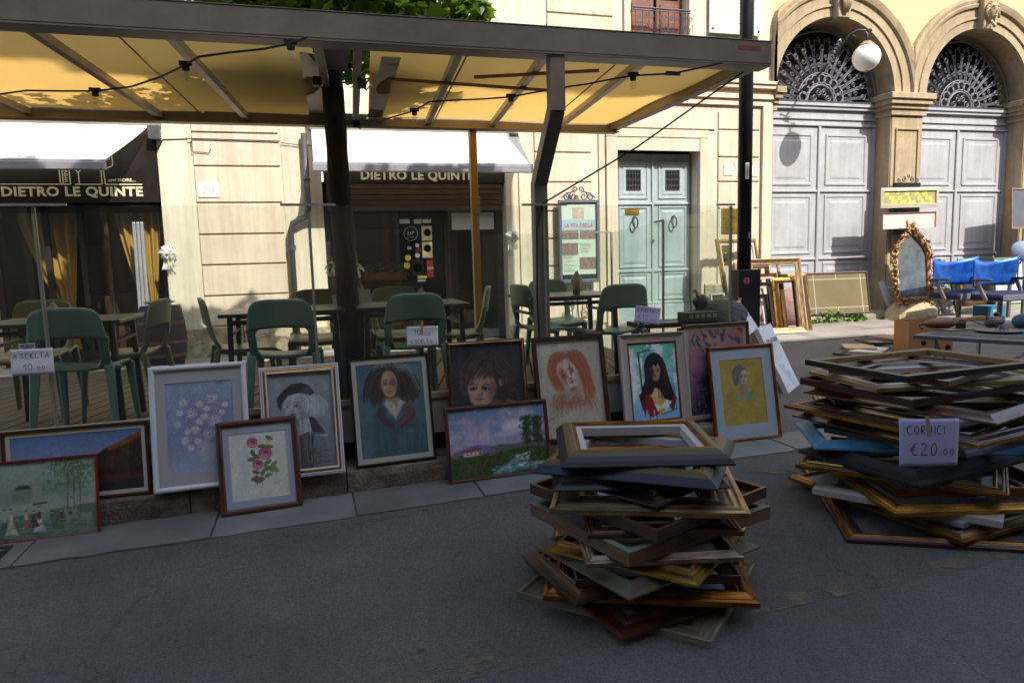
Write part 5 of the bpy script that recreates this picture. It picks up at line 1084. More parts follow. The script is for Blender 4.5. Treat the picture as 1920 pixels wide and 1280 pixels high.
def picture(lab, BL, yaw, W, H, tilt, z, pr, mw=0, matc=None, art=None, roll=0, frame_w=None, glaze=True, name='framed_picture', cat='picture', matb=None):
    t = thing(name, lab, cat, (BL[0], BL[1], z)); R = Vector((math.cos(yaw), math.sin(yaw), 0)); N = Vector((-math.sin(yaw), math.cos(yaw), 0))
    Up = Vector((0, 0, 1))*math.cos(tilt)+N*math.sin(tilt); Z = R.cross(Up); M4 = Matrix(((R.x, Up.x, Z.x), (R.y, Up.y, Z.y), (R.z, Up.z, Z.z))).to_4x4()
    t.matrix_world = Matrix.Translation((BL[0], BL[1], z+.001)) @ M4
    rails(t, W, H, pr); fw = pr[-1][0]; tt = max(p[1] for p in pr)
    s = MB(); s.box(.004, W-.004, .004, H-.004, -.004, -.0005); s.build('backboard', mat('brown_backing', '6b5238', .9), t)
    iw, ih = W-2*fw, H-2*fw
    if matc:
        s = MB(); l, r_, b, tp = mw if isinstance(mw, tuple) else (mw,)*4
        o_ = [(fw-.002, fw-.002), (W-fw+.002, fw-.002), (W-fw+.002, H-fw+.002), (fw-.002, H-fw+.002)]; n_ = [(fw+l, fw+b), (W-fw-r_, fw+b), (W-fw-r_, H-fw-tp), (fw+l, H-fw-tp)]
        for k in range(4): s.face([(*o_[k], .009), (*o_[(k+1) % 4], .009), (*n_[(k+1) % 4], .009), (*n_[k], .009)]); s.face([(*n_[k], .009), (*n_[(k+1) % 4], .009), (*n_[(k+1) % 4], .0055), (*n_[k], .0055)])
        s.build('mat_board', mat('matboard_'+matc, matc, .8, var=.02, bump=.1), t); ax, ay, aw, ah = fw+l-.001, fw+b-.001, iw-l-r_+.002, ih-b-tp+.002
    else: ax, ay, aw, ah = fw-.001, fw-.001, iw+.002, ih+.002
    if art is not None: A = art(ah/aw); A.age(); A.sheet('artwork', t, ax, ay, aw, ah, .005)
    if glaze: s = MB(); s.face([(fw-.001, fw-.001, .0115), (W-fw+.001, fw-.001, .0115), (W-fw+.001, H-fw+.001, .0115), (fw-.001, H-fw+.001, .0115)]); s.build('glass', pane_m, t)
    return t
# ------------------------------------------------------------------ the pictures leaning along the terrace
def art_dusk(a):
    A = Art(130, a, '8fa0c8'); A.grad('5f7fb8', '9aa6cc', 0, a*.5); A.grad('9aa6cc', 'c99a9c', a*.5, a*.62)
    A.poly([(0, a*.5), (.06, a*.49), (.12, a*.52), (.2, a*.47), (.3, a*.52), (.5, a*.5), (.62, a*.55), (.62, a), (0, a)], '30202a'); A.poly([(.62, a*.42), (.7, a*.30), (.8, a*.24), (.9, a*.14), (1, a*.05), (1, a), (.6, a)], '3a2420')
    A.poly([(.72, a*.28), (.8, a*.22), (.9, a*.13), (1, a*.06), (1, a*.16), (.86, a*.26), (.74, a*.34)], '9c4f2c', .9); A.spray(220, lambda r: ((lambda x: (x, a*(.62-.5*(x-.6)/.4)+r.uniform(0, a*.35), PI/2+.1))(r.uniform(.66, 1))), .005, ['5c342a', '2c1a1c', '1e1820', '6c3c2a'], .6, .02)
    A.grad('241822', '3a1a1c', a*.62, a*.85, .75); A.spray(60, lambda r: (r.uniform(.5, 1), r.uniform(a*.74, a*.84), 0), .008, ['5c2420', '702c22'], .6, .05); A.grad('1c1620', '231a30', a*.86, a, .9); return A
def art_promenade(a):
    A = Art(190, a, '8a9c98'); A.zoom(.27, .73); a = A.a; A.grad('a4b4ac', '94a394', 0, a*.4); A.wash('b9c0ae', 4, .5, .5, .2); A.ell(.62, .30, .36, .1, '7f9382', .7, .6); A.ell(.2, .36, .3, .08, '8a9a8a', .7, .6)
    A.grad('a8ae9c', '5f7460', a*.55, a, .9); A.wash('3f5b46', 7, .6, .5, .1, (A.Y > a*.62)); A.poly([(0, a*.56), (1, a*.52), (1, a*.60), (0, a*.72)], 'a9b1a6', .8)
    for x, h in ((.72, .05), (.84, .03), (.78, .1)): A.line([(x, a*.68), (x+.01, h+.05)], .006, '5a6450', .9)
    A.spray(420, lambda r: (min(.99, max(.5, r.normal(.77, .12))), abs(r.normal(.14, .09)), r.uniform(0, 3)), .007, ['53664a', '6b7b58', '405a44', '7c8a66'], .6, .012)
    A.poly([(.22, a*.36), (.27, a*.30), (.36, a*.30), (.39, a*.36)], '3f4a4e'); A.poly([(.20, a*.37), (.38, a*.37), (.38, a*.52), (.2, a*.52)], '8a917e'); A.poly([(.39, a*.32), (.48, a*.32), (.48, a*.5), (.39, a*.5)], 'a5a690'); A.line([(.4, a*.56), (.52, a*.55)], .012, '4f4a40')
    figs = ((.13, '4a5a60', 'a5b0a4', .20), (.19, 'd6c79a', 'cfc6ae', .20), (.33, 'b96a52', 'c9c0b4', .14), (.45, 'cfc3cc', '6a4440', .19), (.40, '403a40', '5a4c48', .12), (.66, '7c4a3c', '5a3a34', .10), (.74, '8a8a90', '4a4a50', .10), (.03, 'c0b8a8', 'c8c0b8', .1), (.57, '6c7a76', '54605c', .08))
    for x, sk, tp, h in figs:
        h *= 1.35; y = a*.93-(.27-h)*.6; A.poly([(x-.03-h*.12, y), (x+.035+h*.12, y), (x+.015, y-h*.55), (x-.015, y-h*.55)], sk); A.ell(x, y-h*.68, .022, h*.2, tp, 1, .3); A.ell(x, y-h*.95, .013, .016, 'c9a890', 1, .3); A.ell(x, y-h*1.03, .02, .009, '3a3234', .9, .4); A.line([(x-.02, y-h*.2), (x-.03, y)], .005, 'e0d8c8', .5)
    A.spray(200, lambda r: (r.random(), r.uniform(a*.78, a), 0), .006, ['3e5a48', '54705c', '6f8878', '8fa096'], .5, .03); return A
def art_daisies(a):
    A = Art(150, a, '93a5bd'); A.grad('8fa8c0', '8a97bc', 0, a*.7); A.grad('8a97bc', 'a9b4d0', a*.7, a); A.wash('a9a6c8', 3, .5); A.ell(.56, .62, .44, .48, '8b8cb8', .8, .7)
    A.poly([(.44, a*.66), (.74, a*.66), (.80, a*.80), (.70, a*.90), (.5, a*.9), (.42, a*.78)], 'b3b8d2', .9, .04); A.ell(.52, a*.78, .06, .1, 'd4d8e4', .7, .8); A.ell(.78, a*.86, .1, .04, '6f74a0', .6, .9)
    A.spray(1500, lambda r: (r.normal(.53, .17), r.normal(.60, .19), r.uniform(0, 3)), .009, ['8480b0', 'a89cc4', 'c9c0d8', '68739a', '8f9fa0', 'b48aa6', '7c88ac'], .55, .012)
    r = random.Random(4); pos = [(.26, .32), (.68, .28), (.37, .50), (.72, .64), (.42, .76), (.62, .86), (.50, .36), (.56, .56), (.16, .66), (.26, .92), (.88, .40), (.48, .64), (.20, .48), (.34, 1.04), (.44, .94), (.82, .52), (.60, .44), (.30, .78)]
    for i, (x, y) in enumerate(pos):
        y *= a/1.42; R_ = (.075, .095, .085, .105, .07, .09, .06, .055, .06, .065, .05, .05, .05, .055, .05, .045, .05, .05)[i]
        A.ell(x, y, R_*1.05, R_, '9890b4', .5, .7)
        for k in range(17): an = k*2*PI/17+r.uniform(-.1, .1); l = R_*r.uniform(.85, 1.08); A.line([(x, y), (x+l*math.cos(an), y+l*.92*math.sin(an))], .0065, r.choice(['e8dfe2', 'dccfd8', 'd6cfe0', 'efe6e6']), .8)
        A.ell(x, y, R_*.26, R_*.22, 'a0606c', .9, .5)
    A.spray(300, lambda r: (r.normal(.53, .2), r.normal(.66, .2), r.uniform(0, 3)), .004, ['5c648c', 'c4b4c8', '70809a'], .6, .008); A.spray(25, lambda r: (r.uniform(.76, .9), a*.03+r.normal()*.01, 0), .004, ['6a7090'], .6, .02); return A
def art_roses(a):
    A = Art(150, a, 'dcded6'); A.wash('e2e2de', 5, .5); k_ = a/1.22; Y = lambda y: y*k_
    for P in ([(.42, .2), (.45, .55), (.44, .98)], [(.60, .42), (.56, .72), (.52, 1.0)], [(.70, .14), (.60, .28), (.52, .5)], [(.62, .66), (.64, .9)], [(.47, .8), (.40, 1.0)]): A.line([(x, Y(y)) for x, y in P], .005, '7a8a5c', .9)
    lv = [(.70, .13, .6, '7c6a24'), (.56, .27, .1, '3f5a2a'), (.69, .29, .2, '4c6a30'), (.40, .38, 1.2, '3c5428'), (.37, .49, -.1, '44602c'), (.47, .45, .5, '3a5226'), (.65, .57, -.5, '5a6a30'), (.75, .62, -.7, '6a8038'), (.78, .72, 1.1, '74903c'), (.62, .67, 1.2, '4f6c34'), (.69, .70, .9, '557430'), (.43, .73, .3, '6a4a34'), (.55, .75, -1.0, '5a5c34'), (.40, .84, -.5, '6a4436'), (.51, .86, .2, '7c4f3c'), (.64, .81, -.3, '5c7c58'), (.46, .90, .2, '70483a')]
    for x, y, an, c in lv:
        y = Y(y); A.ell(x, y, .082, .040, c, .95, .25, an); A.ell(x+.01, y-.012, .05, .018, 'a8b070', .35, .8, an); A.line([(x-.07*math.cos(an), y-.07*math.sin(an)), (x+.07*math.cos(an), y+.07*math.sin(an))], .0035, 'b8c08c', .8)
        for q in (-1, 1): A.line([(x, y), (x+.035*math.cos(an+q*.9), y+.035*math.sin(an+q*.9))], .002, 'a8b080', .6)
    for x, y, R_ in ((.40, .19, .10), (.61, .41, .125), (.47, .60, .10)):
        y = Y(y); A.ell(x, y, R_*1.05, R_, 'c04c76', 1, .15); A.ell(x-.02, y+R_*.35, R_*.85, R_*.55, 'e09ab0', .8, .5); A.ell(x+R_*.4, y-R_*.2, R_*.5, R_*.6, 'a83460', .5, .8)
        for k in range(7): q = R_*(.92-.13*k); A.line([(x+q*math.cos(t_), y-.01+q*.75*math.sin(t_)) for t_ in np.linspace(k*1.7, k*1.7+3.3, 10)], .0055, ['f4c4d0', '8c2248', 'e8a0b8', '8a1f46', 'f0b0c4', 'a02c54', '7c1438'][k], .85)
        A.ell(x, y-.01, R_*.18, R_*.14, '6c1030', .9, .5)
    A.line([(.72, Y(.98)), (.75, Y(.95)), (.78, Y(.97)), (.86, Y(.93))], .004, '6a6a70', .8); return A
def art_beret(a):
    A = Art(160, a, '8b939c'); A.grad('969ea8', '808892', 0, a); A.wash('a2aab4', 4, .5); A.wash('767e88', 6, .3, .55); w_ = ['ccd2d8', 'a0a6ae', 'dde1e6', '7c8288', 'b4bac0']
    A.poly([(.46, .80), (.62, .70), (.66, .98), (.44, 1.06)], 'b4bac0', .95, .03); A.ell(.52, .92, .13, .16, 'c8ced4', .8, .5); A.strands([[(.46, .76), (.47, .9), (.46, 1.04)], [(.60, .72), (.62, .88), (.62, 1.0)]], 26, .005, ['8a9096', 'dce0e4'], .6)
    A.strands([[(.52, .32), (.60, .50), (.58, .74)], [(.60, .32), (.74, .50), (.70, .76)], [(.66, .34), (.84, .52), (.80, .72)], [(.70, .36), (.90, .56), (.84, .66)]], 170, .006, w_, .45, .018)
    A.face(.38, .54, .165, .235, 'b2b8be', '7c8288', 'dfe3e6', '202226', '50545a', .04, -.35, '1a1c20')
    A.strands([[(.46, .34), (.30, .40), (.22, .54)], [(.50, .34), (.40, .40), (.25, .70)]], 26, .006, w_, .7); A.strands([[(.50, .33), (.56, .46), (.54, .62)], [(.56, .32), (.68, .48), (.64, .74)]], 80, .006, w_, .5, .012)
    A.poly([(.14, .52), (.12, .40), (.22, .28), (.38, .17), (.52, .16), (.64, .22), (.72, .34), (.66, .38), (.50, .32), (.30, .36), (.20, .48), (.18, .60)], '26282c', 1, .015); A.ell(.60, .29, .13, .10, '5c6068', .8, .8, .4); A.ell(.42, .20, .14, .04, '4a4c52', .7, .9)
    A.poly([(.60, .72), (.68, .74), (.84, 1.00), (.64, .96)], '3a3c42', .95); A.poly([(.44, 1.02), (.60, .96), (.70, a), (.44, a)], '4c4f55', .9); A.poly([(.62, .96), (.84, 1.0), (.90, a), (.66, a)], '70757c', .7); A.line([(.66, .74), (.86, 1.02), (.66, .97), (.56, a)], .007, '1e2024', .9); A.line([(.84, 1.02), (.88, 1.06), (.70, 1.04)], .006, 'e0e4e8', .8)
    A.strands([[(.5, 1.0), (.5, 1.2), (.52, a)], [(.66, 1.0), (.66, 1.2), (.64, a)]], 30, .005, ['30333a', '9aa0a8'], .5); A.line([(.60, a*.86), (.66, a*.80), (.68, a*.86), (.80, a*.83), (.9, a*.84)], .005, '26282c'); A.line([(.58, a*.90), (.86, a*.895)], .005, '26282c'); A.line([(.60, a*.97), (.66, a*.92), (.7, a*.965), (.76, a*.93), (.82, a*.955), (.92, a*.94)], .005, '26282c'); return A
def art_teal(a):
    A = Art(170, a, '4c6874'); A.grad('4a6672', '506c78', 0, a); A.wash('64808c', 5, .5); A.wash('3c5460', 7, .5, .55); dk_ = ['2a2322', '4a3830', '1e1a1c', '5c463a', '3a2e2c']
    A.strands([[(.52, .10), (.30, .0), (.08, .16)], [(.6, .08), (.62, -.02), (.9, .12)]], 50, .006, ['8a9ca4', '2c2a2e', '6c8088'], .6, .03)
    A.ell(.50, .30, .38, .27, '352b29', 1, .3); A.strands([[(.44, .10), (.24, .12), (.12, .34), (.10, .54)], [(.48, .12), (.34, .22), (.26, .42), (.20, .62)], [(.50, .14), (.42, .3), (.36, .5), (.34, .58)]], 170, .007, dk_, .45, .025)
    A.strands([[(.52, .12), (.62, .24), (.66, .46), (.62, .60)], [(.56, .10), (.76, .20), (.82, .42), (.76, .62)], [(.60, .08), (.86, .16), (.95, .34), (.90, .56)]], 200, .007, dk_, .45, .028); A.strands([[(.60, .10), (.8, .14), (.96, .5)], [(.6, .04), (.9, .08), (1.0, .4)]], 30, .005, ['7a8a90', '93a4aa'], .6, .02)
    A.poly([(.40, .52), (.60, .52), (.68, .62), (.54, .84), (.40, .66)], 'a08878', 1, .03); A.face(.48, .315, .135, .215, 'c09880', '7c5448', 'e0bca4', '221a22', '9c4444', -.05, -.12, '2c3440')
    for sx in (-1, 1): A.line([(.47+sx*.062+.052*math.cos(q), .30+.036*math.sin(q)) for q in np.linspace(0, 2*PI, 14)], .004, '3a4450', .85)
    A.strands([[(.42, .11), (.37, .16), (.345, .30)], [(.44, .10), (.40, .15), (.36, .26)]], 16, .006, dk_, .8, .004); A.strands([[(.48, .10), (.58, .15), (.615, .30)], [(.50, .09), (.62, .16), (.64, .32)]], 22, .006, dk_, .8, .004)
    A.poly([(.37, .60), (.44, .56), (.53, .80), (.62, .56), (.70, .60), (.55, .86)], 'd8d4cc', .95, .03); A.spray(90, lambda r: (r.uniform(.42, .66), r.uniform(.60, .82), 1.2), .007, ['ecebe6', 'a4a8a8', 'cfc8bc'], .6, .03)
    A.poly([(.22, .76), (.38, .60), (.52, .88), (.66, .62), (.84, .76), (.92, a), (.14, a)], '3f5a66', .75, .08); A.strands([[(.36, .62), (.34, .74), (.50, .92)], [(.28, .70), (.32, .86), (.52, 1.0)]], 60, .010, ['54303c', '6a3840', '463844'], .4, .016); A.strands([[(.68, .62), (.72, .76), (.58, .92)], [(.80, .68), (.82, .84), (.60, 1.0)]], 80, .010, ['603440', '7a404a', '4c3846', '8a4c50'], .42, .018)
    A.ell(.56, 1.14, .07, .08, 'a04444', .8, .9); A.ell(.76, 1.04, .09, .035, 'a8a078', .7, .8); A.strands([[(.05, .9), (.1, a)], [(.5, 1.0), (.5, a)], [(.95, .9), (.9, a)]], 80, .006, ['3e5a68', '5c7c88', '4f7080'], .45, .02); return A
def art_child(a):
    A = Art(165, a, '23252e'); A.wash('34363f', 3, .8); A.ell(.85, .2, .4, .5, '3a3c44', .5, .95); H1 = ['3c3032', '5c4a46', '6e5a50', '2c2428', '4a3c3a']
    A.ell(.54, .38, .36, .32, '352b2d', 1, .35); A.ell(.70, .62, .18, .24, '30282a', .95, .5); A.ell(.58, .90, .16, .16, '7a5a50', 1, .4); A.ell(.50, 1.02, .28, .12, '8a6458', .9, .6)
    A.face(.41, .62, .215, .245, 'c89c86', '7c5048', 'e6c6b2', '201c24', 'a85850', .10, -.42, '14161c'); A.ell(.62, .68, .13, .24, '5c3e38', .6, .95); A.ell(.30, .72, .09, .07, 'd88c7c', .5, .95)
    for ex, ey in ((.265, .605), (.43, .585)): A.ell(ex, ey, .032, .024, '17151b', .9, .6); A.ell(ex-.006, ey-.008, .007, .006, 'e0dcdc', .7, .5)
    A.ell(.685, .535, .04, .065, 'b08a78', .95, .35); A.ell(.69, .54, .02, .038, '7c5048', .8, .6)
    A.strands([[(.52, .12), (.32, .14), (.15, .34), (.10, .60)], [(.54, .14), (.38, .22), (.25, .38), (.20, .56)], [(.56, .16), (.48, .26), (.42, .38), (.36, .48)], [(.58, .18), (.58, .28), (.60, .40), (.62, .50)]], 320, .006, H1, .45, .022); A.strands([[(.56, .12), (.74, .14), (.88, .32), (.88, .56)], [(.56, .16), (.68, .26), (.80, .40), (.76, .66)], [(.58, .2), (.62, .3), (.72, .42), (.70, .50)]], 260, .006, H1, .45, .022)
    r = random.Random(5)
    for k in range(46):
        t = r.random(); x, y = ((.10+.12*r.random(), .36+.34*t), (.72+.16*r.random(), .34+.4*t), (.2+.5*t, .40+.06*math.sin(t*9)))[k % 3]; R_ = r.uniform(.018, .038); q0 = r.uniform(0, 6)
        A.line([(x+R_*math.cos(q0+q*.5), y+R_*.8*math.sin(q0+q*.5)) for q in range(9)], .0045, r.choice(['7c6658', '8e7666', '5c4a44', '3c3032']), .5)
    A.ell(.30, .30, .10, .10, 'a0786c', .35, .95); A.poly([(.64, .92), (.76, .76), (.92, .82), (.94, 1.0), (.64, 1.06)], '855852', .95, .03); A.line([(.76, .78), (.72, .88), (.68, 1.0)], .007, '5c3a3a', .7); A.line([(.84, .80), (.82, .92), (.80, 1.02)], .006, '9c7068', .6); A.poly([(.20, .86), (.26, .94), (.28, 1.06), (.18, 1.06)], '7a504c', .8, .03); A.soft(1); return A
def art_river(a):
    A = Art(170, a, '7f8cba'); A.grad('5f86b0', '9a94c0', 0, a*.62); A.wash('b59cb8', 3, .8, .48, .15, A.Y < a*.6); A.ell(.68, .20, .16, .07, 'd6cfd4', .9, .5); A.ell(.80, .24, .2, .05, 'c4b8cc', .8, .6); A.ell(.60, .27, .16, .05, 'c0b4cc', .8, .6); A.ell(.15, .12, .2, .03, 'c4a4b4', .6, .9); A.wash('e0d4cc', 6, .4, .6, .1, A.Y < a*.5)
    A.poly([(.04, a*.62), (.14, a*.56), (.26, a*.52), (.40, a*.55), (.55, a*.62), (.6, a*.68), (0, a*.7)], '6f62a8'); A.poly([(.4, a*.58), (.52, a*.55), (.65, a*.57), (.85, a*.53), (1, a*.55), (1, a*.68), (.5, a*.66)], '5c6258'); A.poly([(0, a*.66), (.3, a*.67), (.6, a*.65), (.8, a*.62), (1, a*.66), (1, a), (0, a)], '2f4a24')
    A.spray(1500, lambda r: (r.random(), r.uniform(a*.67, a), r.uniform(-.9, .9)), .006, ['3c6428', '24401c', '557a2c', '1c3018', '6a6a2c', '4a3c20'], .55, .009)
    A.poly([(.74, a*.72), (.82, a*.70), (.72, a*.78), (.64, a*.84), (.9, a*.86), (1, a*.9), (.62, a*.98), (.4, a*.99), (.5, a*.9), (.62, a*.8)], '5f9ca4', .85); A.spray(130, lambda r: (r.uniform(.42, 1), r.uniform(a*.86, a*.97), 0), .005, ['cfe4e4', '3f7880', '88bcc0', '2a4a40'], .8, .02); A.spray(40, lambda r: (r.uniform(.66, .8), r.uniform(a*.72, a*.84), -.4), .005, ['cfe4e4', '3f7880'], .7, .02)
    A.poly([(.13, a*.62), (.28, a*.60), (.29, a*.68), (.13, a*.69)], 'c9b0a0'); A.poly([(.10, a*.625), (.14, a*.59), (.29, a*.57), (.34, a*.61), (.22, a*.62)], '8a3a34'); A.poly([(.28, a*.60), (.33, a*.61), (.33, a*.68), (.28, a*.68)], '9a8088')
    for x in (.17, .21, .25, .305): A.line([(x, a*.635), (x, a*.66)], .006, '4a3a3c')
    for x in (.05, .42): A.poly([(x-.035, a*.70), (x, a*.58), (x+.04, a*.69)], '8a6434'); 
    for x, h in ((.80, .12), (.92, .13)):
        A.line([(x, a*.75), (x-.01, a*.4)], .006, '2a2018'); A.spray(260, lambda r, x=x, h=h: (r.normal(x, .024), r.uniform(h, a*.58), r.uniform(0, 3)), .008, ['1e3a20', '2c4c24', '16281c', '4a5c2c'], .8, .010)
    A.I = A.I*.78+A.I.mean(-1, keepdims=True)*.22; A.soft(1)
    return A
def art_sanguine(a):
    A = Art(160, a, 'c6bcb0'); A.wash('d2c8bc', 6, .6); A.wash('b4a494', 3, .35, .55); c = ['b0523a', '9c4530', 'c07054', 'a84a34', 'c98a72']
    A.ell(.46, .38, .33, .26, 'b8705a', .30, .9); A.ell(.76, .74, .16, .34, 'b4583e', .30, .95, -.3); A.ell(.30, .56, .13, .22, 'b4583e', .25, .95, .1)
    A.strands([[(.48, .19), (.24, .20), (.15, .44), (.26, .72)], [(.48, .21), (.32, .28), (.24, .48), (.34, .74)], [(.48, .24), (.38, .34), (.32, .5), (.42, .78)]], 190, .005, c, .38, .016); A.strands([[(.46, .18), (.68, .20), (.80, .46), (.88, .84)], [(.48, .20), (.62, .28), (.74, .52), (.80, .90)], [(.5, .24), (.58, .34), (.68, .56), (.70, .90)]], 240, .005, c, .38, .018)
    A.face(.46, .50, .165, .235, 'd8c4b8', 'a4604c', 'eaded4', '5c2018', '8c382a', -.38, .15, '5c241e'); A.ell(.37, .46, .05, .09, '8c3c2c', .45, .95); A.ell(.42, .54, .045, .03, '7c3024', .5, .9); A.ell(.53, .43, .045, .028, '7c3024', .45, .9); A.ell(.54, .73, .12, .05, '9c4a36', .55, .95); A.ell(.42, .60, .03, .10, 'a85c48', .4, .95, -.3)
    A.strands([[(.46, .22), (.34, .34), (.33, .60)], [(.52, .21), (.62, .30), (.68, .54)]], 16, .0045, c, .6, .006)
    A.strands([[(.30, .74), (.20, .84), (.16, 1.04)], [(.42, .78), (.36, .90), (.32, 1.08)], [(.60, .80), (.50, .92), (.46, 1.04)], [(.80, .84), (.88, .94), (.94, 1.06)]], 150, .005, c, .32, .03); A.strands([[(.24, .86), (.46, .90), (.7, .84)], [(.3, .92), (.5, .96), (.88, .94)]], 26, .0045, c, .3, .03); A.wash('b4583e', 9, .35, .5, .2, np.exp(-((A.X-.6)/.28)**2-((A.Y-.88)/.12)**2)); A.line([(.14, .84), (.15, .98), (.24, 1.08)], .004, 'b0523a', .6)
    A.line([(.06, 1.16), (.08, 1.10), (.10, 1.14), (.14, 1.11), (.20, 1.11)], .005, 'a0402c', .9); A.line([(.06, 1.12), (.07, 1.19)], .005, 'a0402c', .9); A.soft(1); return A
def art_dark_hair(a):
    A = Art(160, a, 'a8cfc4'); A.grad('5cb89c', '9fd0cc', 0, a*.35); A.wash('e4ecf0', 4, .9, .5, .05); A.wash('6cc4a4', 5, .8, .55, .04, A.Y < a*.4); A.wash('7cbcd8', 4, .8, .52, .05, A.Y > a*.35); A.poly([(0, a*.88), (.3, a*.84), (1, a*.86), (1, a), (0, a)], '7cb4dc', .9, .05); A.poly([(0, .1), (.10, .06), (.14, .9), (.02, a*.8)], 'e8ecf0', .8, .05)
    A.line([(.44, .12), (.19, .16), (.24, .98)], .016, '2c3c40', .95); A.line([(.20, .17), (.22, .9)], .022, '3c4c50', .8); A.line([(.92, .9), (.94, 1.32), (.62, 1.40)], .010, '22302e', .95); A.poly([(.28, .22), (.44, .16), (.40, .8), (.30, .9)], '5c94e0', .7, .04); A.poly([(.84, .7), (.92, .66), (.94, 1.1), (.86, 1.1)], '4c84c8', .6, .03)
    A.poly([(.36, .98), (.5, .86), (.7, .9), (.82, 1.1), (.74, 1.3), (.52, 1.3), (.42, 1.2)], 'd4b070', 1, .02); A.ell(.62, 1.14, .10, .10, 'b88a58', .6, .9); A.ell(.52, 1.0, .1, .1, 'e8c890', .6, .9); A.poly([(.14, 1.0), (.28, .88), (.42, 1.06), (.54, 1.38), (.40, 1.44), (.2, 1.28)], '7c1a20', 1, .012); A.poly([(.76, 1.1), (.86, .92), (.96, 1.1), (.86, 1.36), (.76, 1.22)], '6c1824', 1, .012); A.poly([(.16, 1.04), (.2, .94), (.28, 1.04), (.26, 1.24)], '1c1414', .9)
    for k in range(7): A.poly([(.22+.05*k, 1.3), (.27+.05*k, 1.3), (.245+.05*k, 1.44+.05*(k % 3))], ['8a1f24', 'c8a0b0', '7c1a20'][k % 3], .95, .01)
    A.poly([(.46, 1.18), (.60, 1.24), (.78, 1.08), (.86, 1.14), (.70, 1.36), (.52, 1.34)], 'd4ecdc', .95, .01); A.poly([(.55, 1.30), (.68, 1.28), (.68, 1.38), (.64, 1.34), (.60, 1.40), (.56, 1.36)], 'd09a30', 1, .01)
    A.ell(.53, .44, .23, .27, '14100f', 1, .10); A.poly([(.30, .42), (.76, .40), (.82, .7), (.90, 1.0), (.84, 1.16), (.70, 1.10), (.60, .90), (.50, .86), (.42, 1.0), (.24, .98), (.20, .94), (.30, .7)], '15110f', 1, .012)
    A.face(.53, .55, .125, .20, 'b08060', '4c3028', 'd8ac88', '17100e', '7a3c34', .03, .12, '100c0c'); A.ell(.46, .60, .06, .16, '2c1c18', .75, .7)
    A.poly([(.38, .36), (.68, .36), (.67, .46), (.60, .40), (.55, .46), (.50, .40), (.45, .50), (.42, .46), (.43, .70), (.37, .74)], '15110f', 1, .008); A.strands([[(.52, .22), (.36, .4), (.32, .7), (.30, .98)], [(.54, .22), (.42, .42), (.40, .7), (.38, .94)]], 50, .004, ['2e2a30', '0e0b0a', '3a3038'], .6, .008); A.strands([[(.54, .22), (.70, .4), (.70, .7), (.72, 1.0)], [(.56, .22), (.76, .42), (.80, .74), (.88, 1.08)]], 50, .004, ['2e2a30', '0e0b0a', '3a3038'], .6, .008)
    A.strands([[(.56, .82), (.52, .96), (.50, 1.08)], [(.60, .84), (.68, 1.0), (.68, 1.12)]], 8, .006, ['15110f'], .9, .004); return A
def art_leaves(a):
    A = Art(150, a, 'b98a90'); A.grad('cc9690', 'b08298', 0, a*.4); A.grad('b08298', '5c4a78', a*.4, a); A.wash('a8749c', 4, .5); A.wash('7c6490', 5, .5, .5, .1, np.clip((A.Y-a*.25)/(a*.2), 0, 1)); A.ell(.92, .08, .16, .14, 'd06a5c', .8, .9)
    r = random.Random(8)
    for k in range(34):
        x, y = r.uniform(.02, .98), r.uniform(.02, .36); y *= 1-.3*abs(x-.6); an = r.uniform(.5, 1.9); c = r.choice(['4a5478', '54608a', '3c4668', '5c5478', '8490a8']); A.ell(x, y, .072, .028, c, .85, .3, an); A.ell(x, y, .05, .010, 'a9a4bc', .4, .9, an); A.line([(x-.07*math.cos(an), y-.07*math.sin(an)), (x+.07*math.cos(an), y+.07*math.sin(an))], .003, '2c3050', .8)
    A.ell(.4, 1.0, .40, .38, '3c2c54', .85, .7); A.wash('2c2040', 7, .8, .5, .1, np.clip((A.Y-a*.45)/(a*.25), 0, 1))
    for k in range(30): x, y = r.uniform(.05, .95), r.uniform(a*.6, a*.97); A.ell(x, y, .03, .02, r.choice(['c0a0a8', '93829c', 'd0b8a0', 'a86c78', 'd8d0c8']), .8, .6, r.uniform(0, 3)); A.line([(x, y), (x+.01, y+.1)], .003, '6a6480', .7)
    A.spray(260, lambda r: (r.random(), r.uniform(a*.45, a), PI/2), .004, ['5c4c80', '3a2c50', '84709c'], .5, .03); return A
